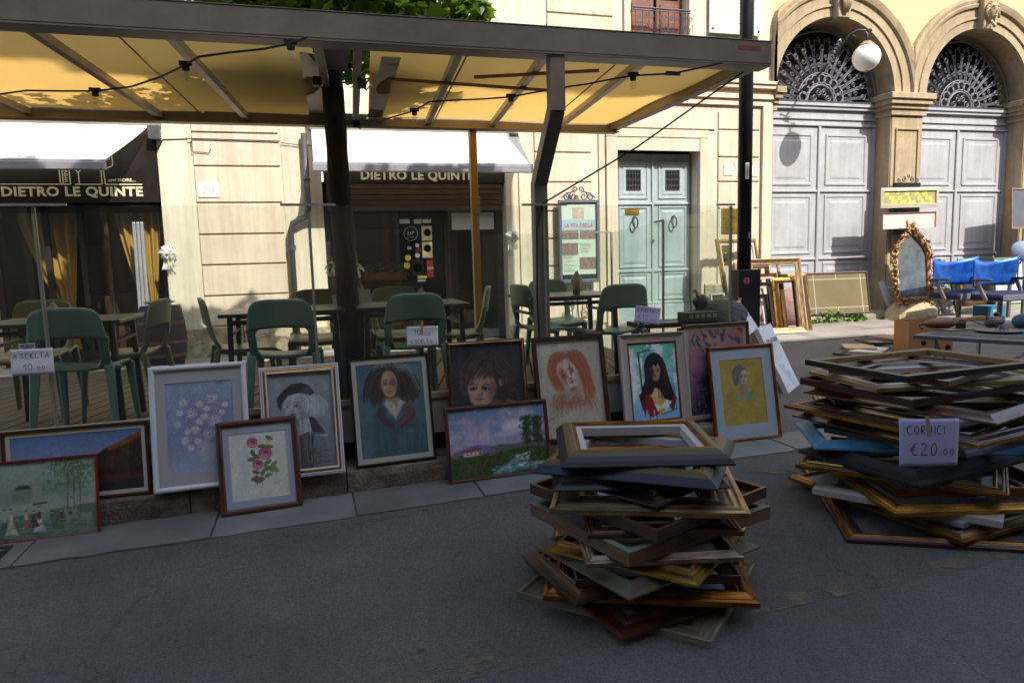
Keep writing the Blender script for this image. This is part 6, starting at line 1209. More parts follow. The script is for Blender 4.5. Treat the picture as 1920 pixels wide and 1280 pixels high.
def art_yellow(a):
    A = Art(140, a, 'c0a44a'); A.wash('ccb05c', 4, .6); A.wash('b8983a', 7, .4); A.ell(.42, .42, .36, .34, 'c0b070', .6, .95); H1 = ['4a4450', '837c88', '5c5460', '9c949c']
    A.ell(.44, .28, .19, .17, '625a68', 1, .4); A.ell(.36, .38, .11, .14, '6a6270', .9, .6)
    A.poly([(.42, .48), (.58, .52), (.62, .70), (.54, .84), (.44, .78)], 'b09484', .98, .03); A.ell(.46, .60, .06, .14, '7c6468', .6, .9); A.face(.52, .365, .115, .175, 'ccb2a0', '7c6468', 'e8d8c8', '3a343c', '8c5c5c', .10, .45, '2c2830'); A.ell(.395, .40, .026, .04, 'b09484', .95, .4)
    A.strands([[(.58, .18), (.46, .12), (.32, .24), (.30, .42)], [(.58, .20), (.48, .18), (.38, .30), (.36, .44)], [(.60, .22), (.52, .22), (.44, .30), (.42, .36)]], 90, .006, H1, .65, .012); A.strands([[(.32, .34), (.30, .46), (.34, .54)], [(.38, .36), (.40, .46), (.40, .52)]], 40, .006, H1, .65, .012)
    A.poly([(.36, .66), (.43, .78), (.38, .86), (.28, .80)], '6cae98', .8, .03); A.poly([(.62, .68), (.74, .66), (.66, .86), (.57, .88)], '4ca898', .9, .03); A.line([(.08, .86), (.14, .72), (.34, .66)], .005, '8a7c50', .8); A.line([(.14, .98), (.3, .92), (.5, 1.02)], .004, '94824c', .6); A.line([(.6, 1.04), (.9, 1.02)], .003, '94824c', .7); return A
K = .165
pr = prof
picture('wide dusk landscape with a white mat, at the far left behind the red framed scene', (-1.741, 4.47), 0, .756, .435, rad(6.5), K, pr('flat', .018, .02, 'red'), .022, 'd9d5c4', art_dusk)
picture('thin red frame round a misty scene of elegant people by a lake, lower left corner', (-1.992, 4.345), rad(-.4), .75, .455, rad(11), 0, pr('flat', .013, .02, 'crimson'), 0, None, art_promenade)
picture('white rounded frame with a pale blue bouquet of daisies', (-.968, 4.427), rad(2.2), .551, .756, rad(12.5), K, pr('round', .032, .03, 'white'), (.055, .055, .075, .075), 'b9b4bc', art_daisies)
picture('brown wooden frame with three pink roses on cream paper, in front of two white frames', (-.60, 4.352), rad(5.2), .473, .567, rad(12.5), 0, pr('round', .036, .028, 'redbrown'), (.035, .035, .045, .045), 'b3b7cc', art_roses)
picture('white stepped frame with a grey drawing of a blonde woman in a beret', (-.345, 4.452), rad(1.7), .487, .705, rad(12), K, pr('step', .05, .03, 'white', 'white', 'gold2'), 0, None, art_beret)
picture('thin blue black frame with a teal pastel of a woman with bushy dark hair', (.214, 4.535), rad(4.0), .535, .716, rad(10.5), K, pr('flat', .014, .022, 'navy'), (.03, .032, .032, .036), 'c9c4b8', art_teal)
picture('dark red frame with a dark portrait of a curly haired child', (.868, 4.574), rad(.3), .563, .778, rad(9), K, pr('step', .024, .026, 'dark', 'red', 'pale_gold'), 0, None, art_child)
picture('brown frame with a farmhouse and river landscape leaning low against the kerb', (.81, 4.455), rad(1.8), .739, .516, rad(10.5), 0, pr('round', .026, .024, 'redbrown'), 0, None, art_river, glaze=False)
picture('dark brown frame with a red chalk drawing of a long haired woman', (1.516, 4.625), rad(3.1), .567, .766, rad(11), K, pr('flat', .03, .03, 'brown'), 0, None, art_sanguine)
picture('pale grey linen frame with a vivid painting of a black haired woman in red', (2.201, 4.67), rad(-.8), .555, .745, rad(10), K, pr('cove', .085, .035, 'offwhite', 'offwhite', 'offwhite', 'gold'), 0, None, art_dark_hair, glaze=False)
picture('orange wooden frame with dark leaves on a pink ground, behind the yellow portrait', (2.785, 4.79), rad(1.4), .614, .777, rad(5.5), K, pr('round', .022, .03, 'redbrown'), (.03,)*4, 'c9b9b0', art_leaves)
picture('gold frame with a wide white mat round a portrait on yellow paper', (2.972, 4.665), rad(0), .609, .769, rad(11), 0, pr('round', .028, .026, 'orange_gold'), (.075, .085, .105, .085), 'bcc6da', art_yellow)
def art_plain(a): A = Art(20, a, '9aa0b0'); A.wash('a8acb8', 3, .5); return A
picture('gold frame behind the yellow portrait with only its lower right corner showing', (3.32, 5.42), rad(-2), .62, .72, rad(22), .012, pr('slip', .06, .028, 'gold', 'gold2', 'dark'), (.04,)*4, 'a9acb8', art_plain)
p_extra = thing('spare_frame', 'second thin orange frame edge tucked behind the pink leaf picture', 'frame', (2.735, 4.73, K+.001)); p_extra.matrix_world = Matrix.Translation((2.765, 4.825, K+.001)) @ Matrix(((1, 0, 0), (0, math.sin(rad(5.5)), -math.cos(rad(5.5))), (0, math.cos(rad(5.5)), math.sin(rad(5.5))))).to_4x4()
rails(p_extra, .60, .75, pr('round', .022, .03, 'redbrown'))

# ------------------------------------------------------------------ price sheets
def price(px0, px1, y, lines, m, lab, par_drop, th=.004, cat='price sheet', skew=0, tape=None):
    a, b = onY(*px0, y), onY(*px1, y); W_ = math.hypot(b.x-a.x, b.z-a.z); H_ = par_drop; rot = math.atan2(b.z-a.z, b.x-a.x)
    t = thing('price_sheet', lab, cat, tuple(a)); t.rotation_euler = (0, -rot, math.atan(.068))
    fn = lambda x, z, o=0: (x+skew*z, -.004-o-.006*math.sin((x/W_)*PI)-.004*math.sin(z*40), z)
    s = MB(); s.grid(lambda u, v: fn(u*W_, -H_*v), 14, 10); s.build('sheet', m, t, smooth=True, solid=-.0008)
    s = MB(); handwriting(s, lines, lambda x, z: fn(x, z, .0016), th); s.build('handwriting', ink, t)
    if tape: s = MB(); s.grid(lambda u, v: fn(tape[0]+.016*u, tape[1]+tape[2]*v, .002), 2, 4); s.build('tape', mat('old_tape', 'a99e7c', .4, var=.1), t)
    return t
t = price((18, 656), (97, 652), 4.55, [('A SCeLTA', .012, -.055, .031), ('10 oo', .06, -.122, .040)], paper, 'handwritten price sheet at the far left with an upside down ticket above it', .15, .0028)
s = MB(); s.box(.045, .125, -.004, -.002, -.004, .034); o_ = s.build('ticket', mat('pale_ticket', 'b9b9be', .7, var=.05), t); text('FORUM', o_, MATS['pen_ink'] if 'pen_ink' in MATS else ink, .118, -.006, .026, width=.062, height=.014, bold=.03, rot=(PI/2, PI, 0)); text('LOST', o_, ink, .11, -.006, .009, width=.045, height=.009, bold=.03, rot=(PI/2, PI, 0))
price((762, 612), (822, 611), 4.66, [('10.oo', .045, -.062, .045), ('A SCeLTA', .022, -.115, .026)], paper, 'handwritten 10.00 sheet taped to the glass before the middle green chair', .135, .0028, tape=(.095, -.06, .10))
price((1192, 572), (1241, 578), 4.79, [('A SCeLTA', .012, -.045, .026), ('e10.oo', .025, -.105, .045)], lilac, 'lilac handwritten sheet reading A SCELTA before the pale blue door', .128, .0028)
# ------------------------------------------------------------------ the two stacks of empty frames
def stack_frame(lab, cx, cy, yaw, W, D, z, pr, board=None, group=None, tilt=0, key=None):
    t = thing('empty_frame', lab, 'picture frame', (cx, cy, z), rad(yaw)); t.rotation_euler = (rad(random.uniform(-.45, .45)) if z > .01 else 0, rad(random.uniform(-.45, .45)) if z > .01 else 0, rad(yaw))
    if tilt: t.rotation_euler = (rad(tilt), 0, rad(yaw))
    rails(t, W, D, pr, origin='center')
    if board:
        fw = pr[-1][0]; s = MB(); a, b = W/2-fw+.002, D/2-fw+.002; m = board[1]; c, d = a-m, b-m
        o_ = [(-a, -b), (a, -b), (a, b), (-a, b)]; n_ = [(-c, -d), (c, -d), (c, d), (-c, d)]
        zz = pr[-2][1]*.6
        for k in range(4): s.face([(*o_[k], zz), (*o_[(k+1) % 4], zz), (*n_[(k+1) % 4], zz), (*n_[k], zz)])
        s.build('mat_board', mat('board_'+board[0], board[0], .8, var=.03), t, solid=.002)
    return t
OB = lambda t: prof('bevel', .12, t, 'navy', 'olive', 'gold', 'slip')
F = stack_frame
q = 'in the near stack'
F('greyish pale wooden frame at the very bottom of the near stack, lying on the asphalt', 1.372, 2.763, -47.2, .862, .770, .001, prof('cove', .115, .03, 'pale_wood', 'pale_wood', 'pale_wood', 'pale_wood'))
F('dark red brown frame with a pale mat, second from the bottom of the near stack', 1.336, 2.754, -79.0, .790, .700, .032, prof('scoop', .10, .045, 'red', 'maroon', 'gold2', 'dark'), ('b9b0b4', .12))
F('small black frame showing just one corner under the sage frame of the near stack', 1.363, 2.765, -71.6, .60, .60, .078, prof('flat', .03, .010, 'black', 'black'))
F('wide orange gold frame with glossy ridges low in the near stack', 1.387, 2.749, -23.5, .868, .716, .089, prof('slip', .11, .045, 'orange_gold', 'orange_gold', 'red', 'dark'), ('c4c6d4', .09))
F('dark brown and gold frame poking out at the left low in the near stack', 1.297, 2.735, -82.4, .52, .819, .135, prof('scoop', .075, .032, 'dark', 'brown', 'gold', 'slip'))
F('plain grey brown frame with pale mat above the wide orange gold frame, near stack', 1.382, 2.751, -16.6, .669, .700, .168, prof('cove', .07, .034, 'brown', 'brown', 'brown', 'dark'), ('9a928e', .08))
F('sage grey frame with its corner forward in the lower half of the near stack', 1.360, 2.698, -72.4, .641, .776, .203, prof('scoop', .085, .036, 'sage', 'sage', 'green', 'dark'))
F('deep gold frame with dark inner lip and white mat, middle of the near stack', 1.427, 2.723, -49.9, .674, .80, .240, prof('scoop', .075, .042, 'gold2', 'gold', 'brown', 'brown'), ('c9c2c6', .07))
F('silver beaded frame with a pale mat in the middle of the near stack', 1.382, 2.741, -14.8, .626, .81, .283, prof('slip', .075, .036, 'silver', 'silver', 'dark', 'dark'), ('b9aeac', .09))
F('deep raw wood frame with a green top edge, corner forward in the near stack', 1.404, 2.747, -74.4, .685, .82, .320, prof('deep', .16, .056, 'raw', 'green', 'offwhite'))
F('brown and gold stepped frame above the deep green edged frame of the near stack', 1.414, 2.743, -17.9, .621, .760, .377, prof('step', .085, .030, 'brown', 'orange_gold', 'dark'), ('a9a0a4', .06))
F('deep brown box frame with corner forward in the upper half of the near stack', 1.411, 2.781, -68.3, .767, .732, .408, prof('deep', .075, .048, 'brown', 'redbrown', 'red'))
F('wide pale gold frame with many ridges in the upper half of the near stack', 1.394, 2.747, -25.3, .792, .720, .457, prof('step', .15, .040, 'pale_gold', 'pale_gold', 'brown'), ('c9c4c4', .03))
F('small dark maroon frame with one chipped corner hanging over the pale gold frame', 1.378, 2.773, -61.3, .56, .56, .498, prof('scoop', .09, .034, 'dark', 'dark', 'gold', 'dark'))
F('lowest of the three blue black and olive frames at the top of the near stack', 1.350, 2.80, -17.2, .731, .58, .533, OB(.045))
F('middle one of three blue black and olive frames topping the near stack', 1.390, 2.801, -39.2, .775, .70, .579, OB(.05))
F('topmost olive and blue black frame of the near stack, gold lip and white slip', 1.386, 2.816, -17.8, .716, .638, .630, OB(.06))
def nearc(cx, cy, yaw, d0, d1):      # keep the near edge, change the depth
    a = rad(yaw); return (cx-math.sin(a)*(d1-d0)/2, cy+math.cos(a)*(d1-d0)/2)
F('large brown frame with a gold ridge at the very bottom of the right stack', 3.370, 3.111, -29.0, 1.117, 1.308, .001, prof('slip', .10, .036, 'brown', 'gold', 'brown', 'dark'))
F('gold frame with white slip and forward corner, just above the bottom of the right stack', 3.394, 3.152, -83.5, 1.143, .917, .038, prof('slip', .10, .038, 'gold', 'pale_gold', 'brown', 'slip'))
F('greyish white frame with its corner peeping out low in the right stack', 3.379, 3.133, -78.0, .90, .76, .077, prof('flat', .09, .028, 'grey', 'grey'))
F('pinkish white flat frame sticking out at the lower left of the right stack', 3.326, 3.134, -54.2, .898, .90, .106, prof('flat', .095, .034, 'offwhite', 'grey'))
F('gold frame with a dark groove in the lower part of the right stack', 3.414, 3.125, -16.4, .987, 1.10, .141, prof('slip', .095, .044, 'gold2', 'gold', 'dark', 'brown'))
F('wide matt gold frame with a grey slip in the lower right stack', 3.445, 3.135, -18.2, .850, .887, .187, prof('cove', .11, .042, 'gold', 'gold2', 'gold', 'slip'))
F('thin brown and gold frame under the scraped black frame of the right stack', 3.277, 3.177, -50.9, 1.016, .78, .232, prof('step', .07, .040, 'gold', 'gold2', 'dark'), ('c4bcb8', .05))
F('heavy black frame with white scrapes below the turquoise one in the right stack', 3.382, 3.181, -81.0, .779, 1.06, .275, prof('scoop', .11, .068, 'ebony', 'ebony', 'ebony', 'ebony'))
F('turquoise painted carved frame in the middle of the right stack', 3.46, 3.235, -28.3, 1.30, .60, .350, prof('scoop', .09, .044, 'blue', 'blue', 'grey', 'blue'))
F('dark grooved walnut frame with its corner right of the price sheet in the right stack', 3.45, 3.24, -68.5, .74, .80, .396, prof('step', .08, .052, 'dark', 'brown', 'dark'))
F('old dark brown frame sticking out at the left just above the turquoise one', 3.42, 3.20, -79.7, 1.08, .90, .449, prof('scoop', .085, .038, 'brown', 'brown', 'redbrown', 'dark'))
x, y = nearc(3.494, 3.188, -30.7, .237, .66)
F('gold frame with a raw wooden side in the upper middle of the right stack', x, y, -30.7, 1.15, .66, .488, prof('step', .09, .036, 'gold', 'orange_gold', 'dark'), ('b9b4b0', .05))
F('gold brown stepped frame reaching farthest left in the right stack', 3.38, 3.16, -79.0, 1.17, .93, .522, prof('step', .085, .034, 'orange_gold', 'brown', 'dark'))
F('dark maroon frame with a chipped corner above the price sheet in the right stack', 3.42, 3.20, -77, .80, .82, .556, prof('scoop', .075, .034, 'maroon', 'maroon', 'red', 'dark'))
x, y = nearc(3.481, 3.182, -27.3, .21, .62)
F('cream topped frame with a dark brown side in the upper part of the right stack', x, y, -27.3, 1.12, .62, .590, prof('step', .08, .036, 'brown', 'cream', 'dark'), ('a89a90', .05))
F('cherry brown frame fifth from the top of the right stack, poking out at the left', 3.398, 3.156, -71.9, 1.05, .78, .622, prof('scoop', .08, .036, 'redbrown', 'redbrown', 'red', 'dark'))
F('maroon and brown frame under the green lined one near the top of the right stack', 3.396, 3.27, -84.2, .771, .92, .668, prof('cove', .075, .042, 'maroon', 'redbrown', 'redbrown', 'red'))
F('cream frame with a green line and tan side near the top, right stack', 3.48, 3.244, -98, .649, 1.08, .722, prof('slip', .09, .042, 'tan', 'cream', 'green', 'slip'))
F('thin black frame with a pale wooden top face crowning the right stack', 3.410, 3.228, -85.8, .703, 1.014, .800, prof('flat', .05, .034, 'black', 'tan'))
F('plain brown frame just under the black top frame of the right stack', 3.44, 3.25, -70, .66, .80, .766, prof('cove', .07, .032, 'redbrown', 'brown', 'brown', 'slip'))
# price sheet on the right stack
t = thing('price_sheet', 'lilac handwritten sheet reading CORNICI 20.00 on the right stack of frames', 'price sheet', tuple(onY(1685, 785, 2.335)))
t.rotation_euler = (rad(-6), rad(3), rad(-6))
s = MB(); fn = lambda x, z, o=0: (x+(.0 if z > -.1 else 0)-.10*z*(1-x/.28)*1.0*.45-.02*z, -o-.018*math.sin((x/.28)*2.4)+.03*(z/.21)**2*.4, z)
s.grid(lambda u, v: fn(u*.285, -.205*v), 16, 12); s.build('sheet', lilac, t, smooth=True, solid=-.0008)
s = MB(); handwriting(s, [('CORNICI', .03, -.068, .040), ('e20.oo', .045, -.160, .058)], lambda x, z: fn(x, z, .0018), .0034); s.build('handwriting', ink, t)
s = MB(); s.grid(lambda u, v: fn(.115+.018*u+.01*v, .01-.085*v, .0022), 2, 4); s.build('tape', mat('old_tape', 'a99e7c', .4, var=.1), t)
# ------------------------------------------------------------------ pole and what stands round it
PY = 6.9; PX = onY(1396, 400, PY).x
t = thing('lamp_post', 'tall black pole with stickers rising beside the glass corner', 'pole', (PX, PY, ground_z(PY)))
s = MB(); s.tube([(0, 0, 1.2), (0, 0, 7.5)], .077, 20); s.build('shaft', black_p, t, smooth=True)
s = MB(); s.box(-.125, .155, -.10, .10, 0, onY(1400, 505, PY).z-ground_z(PY)); s.build('base_box', black_p, t, bevel=.006)
def stick(par, px, py, y, r_, w_, h_, col, rnd=False, txt=None):
    p = onY(px, py, y); m = mat('st_'+col, col, .5, var=.1, scale=30, bump=0); o = None; s = MB(); lx, lz = p.x-PX, p.z-ground_z(PY)
    if rnd: s.lathe([(0, 0), (w_/2, 0), (w_/2, .002), (0, .002)], 18, (lx, y-PY, lz), T=Matrix.Rotation(PI/2, 3, 'X'))
    else: s.grid(lambda u, v: ((lx-w_/2+w_*u), -math.sqrt(max(0, (r_+.002)**2-(lx-w_/2+w_*u)**2)) if r_ else y-PY, lz-h_*v), 5, 1)
    return s.build('sticker', m, par), lx, lz
o_, lx, lz = stick(t, 1401, 305, PY-.07, .077, .04, .18, 'd8d8dc'); text('AMICI', o_, MATS.get('red_print'), lx+.01, -.079, lz-.15, width=.12, height=.02, bold=.02, rot=(PI/2, -PI/2, 0))
stick(t, 1404, 435, PY-.07, .077, .022, .07, '8a7ab0'); stick(t, 1384, 301, PY-.07, .077, .03, .06, 'c9c4a8')
o_, lx, lz = stick(t, 1400, 526, PY-.102, 0, .075, .075, 'a8606c', True); text('S', o_, mat('ink_dark', '3a2430', .6, bump=0), lx-.015, -.106, lz-.025, width=.03, height=.05, bold=.03)
stick(t, 1387, 558, PY-.101, 0, .04, .045, 'b3a26c')
# ribbed enamel lampshade lying on the ground box
t = thing('old_lampshade', 'old dark ribbed enamel lampshade lying tilted beside the glass corner', 'lampshade', tuple(onY(1334, 604, 5.3)))
T = Matrix.Rotation(rad(-34), 3, 'Y') @ Matrix.Rotation(rad(6), 3, 'X'); s = MB(); n = 48; pf_ = [(.05, .19), (.055, .185), (.085, .155), (.15, .125), (.23, .075), (.29, .01), (.305, -.04), (.302, -.045)]
vs = []
for (r_, z) in pf_:
    for j in range(n): a = 2*PI*j/n; k = 1+(.022 if (j % 2 == 0 and r_ > .1) else 0); vs.append(T @ Vector((r_*k*math.cos(a), r_*k*math.sin(a), z)))
s.add(vs, [(i*n+j, i*n+(j+1) % n, (i+1)*n+(j+1) % n, (i+1)*n+j) for i in range(len(pf_)-1) for j in range(n)]); s.build('shade', mat('dark_enamel', '1f231c', .6, var=.2, grime=.4, bump=.3), t, solid=.004)
s = MB(); s.lathe([(.0, .275), (.05, .27), (.062, .25), (.06, .16), (.05, .15)], 16, T=T); s.build('cap', mat('dark_blue_enamel', '1c272c', .5, var=.2, grime=.3), t, smooth=True)
T = T @ Matrix.Diagonal(Vector((.7, .7, .68)))
s = MB(); s.tube([T @ Vector(p) for p in ((0, 0, .40), (.0, 0, .44), (.02, 0, .46), (.03, 0, .44))], .008, 6); s.tube([T @ Vector((.02*math.cos(a), .01*math.sin(a)+.0, .47+.012*a/3)) for a in np.linspace(0, 12, 20)], .005, 5); s.build('hook', iron, t)
t = thing('wooden_crate', 'grey crate under the dark lampshade beside the glass corner', 'crate', (3.36, 5.42, .012)); s = MB()
for k in range(4): s.box(-.17, .17, -.16, -.14, .02+.16*k, .15+.16*k); s.box(-.17, .17, .14, .16, .02+.16*k, .15+.16*k)
s.build('slat', mat('grey_crate_wood', '5b5448', .8, var=.2), t); s = MB(); s.box(-.18, .18, -.17, .17, .655, .675); s.build('top', MATS['grey_crate_wood'], t)
# stencilled wooden box by the plank table
t = thing('carved_box', 'small dark box with pale carved bands left of the lampshade', 'box', (2.95, 5.02, .94)); s = MB(); s.box(-.02, .28, .0, .16, 0, .075); s.build('body', mat('mossy_box', '4a4c3c', .7, var=.3), t, bevel=.004)
s = MB(); [s.box(.0+.055*k, .035+.055*k, -.003, 0, .03, .06) for k in range(5)]; s.build('inlay', mat('pale_inlay', 'a39b80', .7, var=.2), t)

# canvases wrapped in paper
def leaning(name, lab, cat, A, B, H, th, tilt, z=None, group=None):
    """thing standing on the line A-B and leaning back by tilt; local x along, y up its face, z outwards"""
    A, B = Vector((*A, 0)), Vector((*B, 0)); R = (B-A); W_ = R.length; R.normalize(); N = Vector((-R.y, R.x, 0)); Up = Vector((0, 0, 1))*math.cos(tilt)+N*math.sin(tilt); Z = R.cross(Up)
    t = thing(name, lab, cat, A, 0, group); zz = ground_z(A.y)+.006 if z is None else z
    t.matrix_world = Matrix.Translation((A.x, A.y, zz)) @ Matrix(((R.x, Up.x, Z.x), (R.y, Up.y, Z.y), (R.z, Up.z, Z.z))).to_4x4(); return t, W_
cv = mat('canvas_edge', 'a8a093', .85, var=.12, scale=9, bump=.4, grime=.25); wrap = mat('white_wrapping', 'd5d5dc', .55, var=.04, scale=6, bump=1.0, bscale=7, dist=.02)
ca = (4.33, 5.62); cb = (5.02, 6.12)
def wrapped(lab, A, B, H, th, tilt, z, writing, n, off):
    t, W_ = leaning('canvas_bundle', lab, 'canvases', A, B, H, th, tilt, z); n = 6
    for k in range(n): s = MB(); s.box(.004*k, W_-.004*(k % 2), 0, H-.01*k, -.045*(k+1)+.004, -.045*k); s.build('canvas', cv, t, bevel=.003)
    s = MB(); r = random.Random(int(H*100))
    def fn(u, v):
        e = .012; z_ = .008+.008*math.sin(u*9+v*6)*math.sin(v*7)+r.uniform(0, .002); return (-.006+(W_+.012)*u, -.0+(H+.012)*v, z_*(.3+min(1, 6*min(u, 1-u, v+.05, 1-v+.02))))
    s.grid(fn, 16, 20); s.build('wrapping', wrap, t, smooth=True)
    s = MB(); s.grid(lambda u, v: (-.008-.003*math.sin(v*20), H*v, .008-.05*u), 3, 10); s.grid(lambda u, v: (W_*u, H+.014+.004*math.sin(u*20), .008-.06*v), 10, 3); s.build('fold', wrap, t, smooth=True)
    s = MB(); handwriting(s, writing, lambda x, y: (x, y, .022), .003); s.build('handwriting', ink, t)
    return t
wrapped('tall bundle of canvases wrapped in white paper, standing behind the other bundle', (4.76, 6.40), (5.10, 6.67), 1.0, .03, rad(23), .02, [('Prizi', .10, .86, .05)], 4, 0)
t = wrapped('white wrapped bundle of canvases with taped belt and scribbles before the taller bundle', (4.69, 6.01), (5.10, 6.345), .74, .03, rad(26), .02, [('2CP', .10, .44, .06), ('e5.2', .12, .35, .07), ('3oe.', .16, .25, .06), ('1.20', .18, .14, .07), ('oo5', .24, .06, .05)], 4, 0)
s = MB(); s.box(-.01, .54, .52, .55, .018, .022); s.build('belt', mat('white_tape', 'c9c9cc', .4), t); text('FRAGILE', t, mat('black_print', '1d1d1f', .6, bump=0), .04, .555, .024, width=.42, height=.045, bold=.02, rot=(0, 0, 0))

# frames leaning at the wall right of the pole
def lean_frame(lab, A, B, H, tilt, pr, z=None, board=None):
    t, W_ = leaning('leaning_frame', lab, 'picture frame', A, B, H, 0, tilt, z); rails(t, W_, H, pr)
    if board: fw = pr[-1][0]; s = MB(); s.box(fw-.002, W_-fw+.002, fw-.002, H-fw+.002, .004, .006); s.build('board', mat('lb_'+board, board, .6, var=.1), t)
    return t
lean_frame('tall gold frame with white slip behind the black pole against the wall', (6.78, 10.25), (7.75, 10.5), 1.60, rad(12), prof('slip', .11, .045, 'gold2', 'gold2', 'gold', 'slip'))
lean_frame('large pale gold frame in front of the others by the black pole', (6.90, 9.7), (7.86, 9.62), 1.26, rad(13), prof('cove', .10, .04, 'pale_gold', 'cream', 'pale_gold', 'pale_gold'))
lean_frame('orange gold frame inside the large pale gold frame beside the pole', (6.98, 9.86), (7.60, 9.90), 1.0, rad(12), prof('slip', .09, .04, 'gold', 'orange_gold', 'brown', 'slip'))
lean_frame('brown frame with white slip nested among the gold frames by the pole', (7.10, 10.02), (7.62, 10.06), .84, rad(11), prof('slip', .10, .035, 'redbrown', 'brown', 'red', 'slip'))
lean_frame('brown and gold frame farthest back behind the large pale gold frame', (6.85, 10.14), (7.66, 10.2), 1.16, rad(10), prof('step', .09, .04, 'orange_gold', 'redbrown', 'brown'))
lean_frame('slim gold frame peeping out at the right of the large pale gold frame', (7.62, 9.90), (8.14, 9.86), .98, rad(13), prof('step', .07, .035, 'gold', 'gold2', 'brown'))
lean_frame('small black and white frame left of the gold frames behind the glass', (6.30, 9.9), (6.62, 9.98), .70, rad(12), prof('flat', .03, .03, 'grey', 'cream'), None, '2c2c28')
lean_frame('narrow olive frame next to the small black and white frame', (6.48, 9.85), (6.80, 9.9), .66, rad(14), prof('round', .03, .03, 'olive'), None, '6b6650')
lean_frame('plain tan wooden frame just behind the large pale gold frame by the pole', (6.82, 9.96), (7.70, 9.94), 1.20, rad(12), prof('round', .06, .03, 'tan'))
lean_frame('small white slipped brown frame innermost in the group by the pole', (7.18, 10.18), (7.56, 10.2), .62, rad(10), prof('slip', .08, .03, 'red', 'redbrown', 'dark', 'slip'))
lean_frame('bright gold frame with inner dark lip right inside the pale gold frame', (7.40, 9.80), (7.84, 9.76), .92, rad(12), prof('scoop', .08, .04, 'gold2', 'gold', 'dark', 'brown'))
# pinkish rounded stone / sack behind frames
t = thing('pink_sack', 'dusty pink lumpy sack on the step behind the leaning gold frames', 'sack', (8.28, 10.5, .16)); s = MB(); r = random.Random(6)
ph_ = [[r.uniform(.85, 1.12) for _ in range(14)] for _ in range(9)]
s.grid(lambda u, v: ((.36*math.sin(PI*max(v, .02)))*math.cos(2*PI*u)*ph_[int(round(v*8))][int(round(u*13)) % 13], .15*math.sin(PI*max(v, .02))*math.sin(2*PI*u), .36+.36*math.cos(PI*v)*-1*ph_[int(round(v*8))][int(round(u*13)) % 13]*.95), 13, 8)
s.build('body', mat('pink_cloth', '8f736c', .85, var=.15, bump=.8, bscale=8, dist=.03), t, smooth=True, sub=1)
# bevelled mirror
mirror = mat('mirror_glass', 'd9dcda', .03, metal=1.0, var=.01, bump=0)
t, W_ = leaning('wall_mirror', 'wide mirror with thin cut lines in a brown frame on the arch step', 'mirror', (8.72, 10.66), (9.97, 10.50), .80, .03, rad(12), .295)
rails(t, W_, .80, prof('round', .04, .03, 'brown')); s = MB(); s.box(.038, W_-.038, .038, .762, .008, .011); s.build('mirror', mat('beige_reflection_mirror', 'c9b68c', .06, metal=.72, var=.06, scale=3, bump=0), t)  # beige part-diffuse tint stands in for a sunlit reflection
s = MB(); bz = .0115
for (x0, x1, y0, y1) in ((.15, .162, .04, .76), (W_-.162, W_-.15, .04, .76), (.04, W_-.04, .13, .142), (.04, W_-.04, .66, .672), (.60, .612, .04, .13), (.60, .612, .672, .76)): s.box(x0, x1, y0, y1, bz, bz+.002)
s.build('bevel_line', mat('bright_bevel', 'b9b49e', .1, var=0, bump=0), t)
# plastic roll
t = thing('plastic_roll', 'upright grey roll of plastic sheet leaning beside the wide mirror', 'roll', (10.50, 10.56, .29)); s = MB(); s.tube([(0, 0, 0), (-.12, .16, .58)], .055, 16); s.build('roll', mat('grey_plastic_film', '9aa0a8', .25, var=.1, bump=.3), t, smooth=True); s = MB(); s.tube([(.002, -.002, -.004), (.0, .0, .006)], .035, 12); s.build('core', paper, t)
# ornate gothic mirror
gm = (10.92, 10.50)
t = thing('stone_block', 'rough pale boulder at the foot of the pier under the gothic mirror', 'stone', (10.85, 10.45, .14)); s = MB(); r = random.Random(12)
pz = [[r.uniform(.86, 1.1) for _ in range(16)] for _ in range(8)]
s.grid(lambda u, v: (.62*math.cos(2*PI*u)*(1-.5*v**3)*pz[int(round(v*7))][int(round(u*15)) % 15], .26*math.sin(2*PI*u)*(1-.4*v**3)*pz[int(round(v*7))][int(round(u*15)) % 15], .36*v**.8), 15, 7)
s.add([(.62*.5*math.cos(2*PI*k/15)*.9, .26*.55*math.sin(2*PI*k/15), .355) for k in range(15)], [tuple(range(15))]); s.build('stone', mat('boulder', 'c2ac86', .9, var=.15, bump=1, bscale=12, dist=.03, grime=.2), t, sub=1, smooth=True)
t = thing('gothic_mirror', 'tall pointed mirror in a carved gilded branch frame standing on the boulder', 'mirror', (10.78, 10.36, .48)); t.rotation_euler = (rad(-6), 0, 0); t.scale = (1.12, 1, 1)
gl1 = gilt('antique_gilt', 'c9a16a', '8a5a34', .4); gl2 = mat('terracotta_gilt', '9a5a44', .5, metal=.25, var=.25)
s = MB(); out = [(-.31, .07), (.31, .07), (.31, .86), (.27, 1.0), (.17, 1.14), (.04, 1.27), (0, 1.30), (-.04, 1.27), (-.17, 1.14), (-.27, 1.0), (-.31, .86)]
s.add([(x, -.0, z) for x, z in out], [tuple(range(len(out)))]); s.build('mirror', mat('misty_mirror', '9aa6a6', .08, metal=.7, var=.3, scale=5, bump=0), t, solid=.006)
s = MB(); loop = [Vector((x*1.08, -.02, z)) for x, z in out]; s.tube(loop, .034, 8, closed=True); s.build('inner_moulding', gl2, t, smooth=True)
s = MB(); r = random.Random(21); P = []
for i in range(len(out)):
    a, b = Vector((out[i][0], 0, out[i][1])), Vector((out[(i+1) % len(out)][0], 0, out[(i+1) % len(out)][1])); m_ = max(2, int((b-a).length/.03))
    for k in range(m_): P.append(a.lerp(b, k/m_))
c0 = Vector((0, 0, .6)); N_ = len(P)
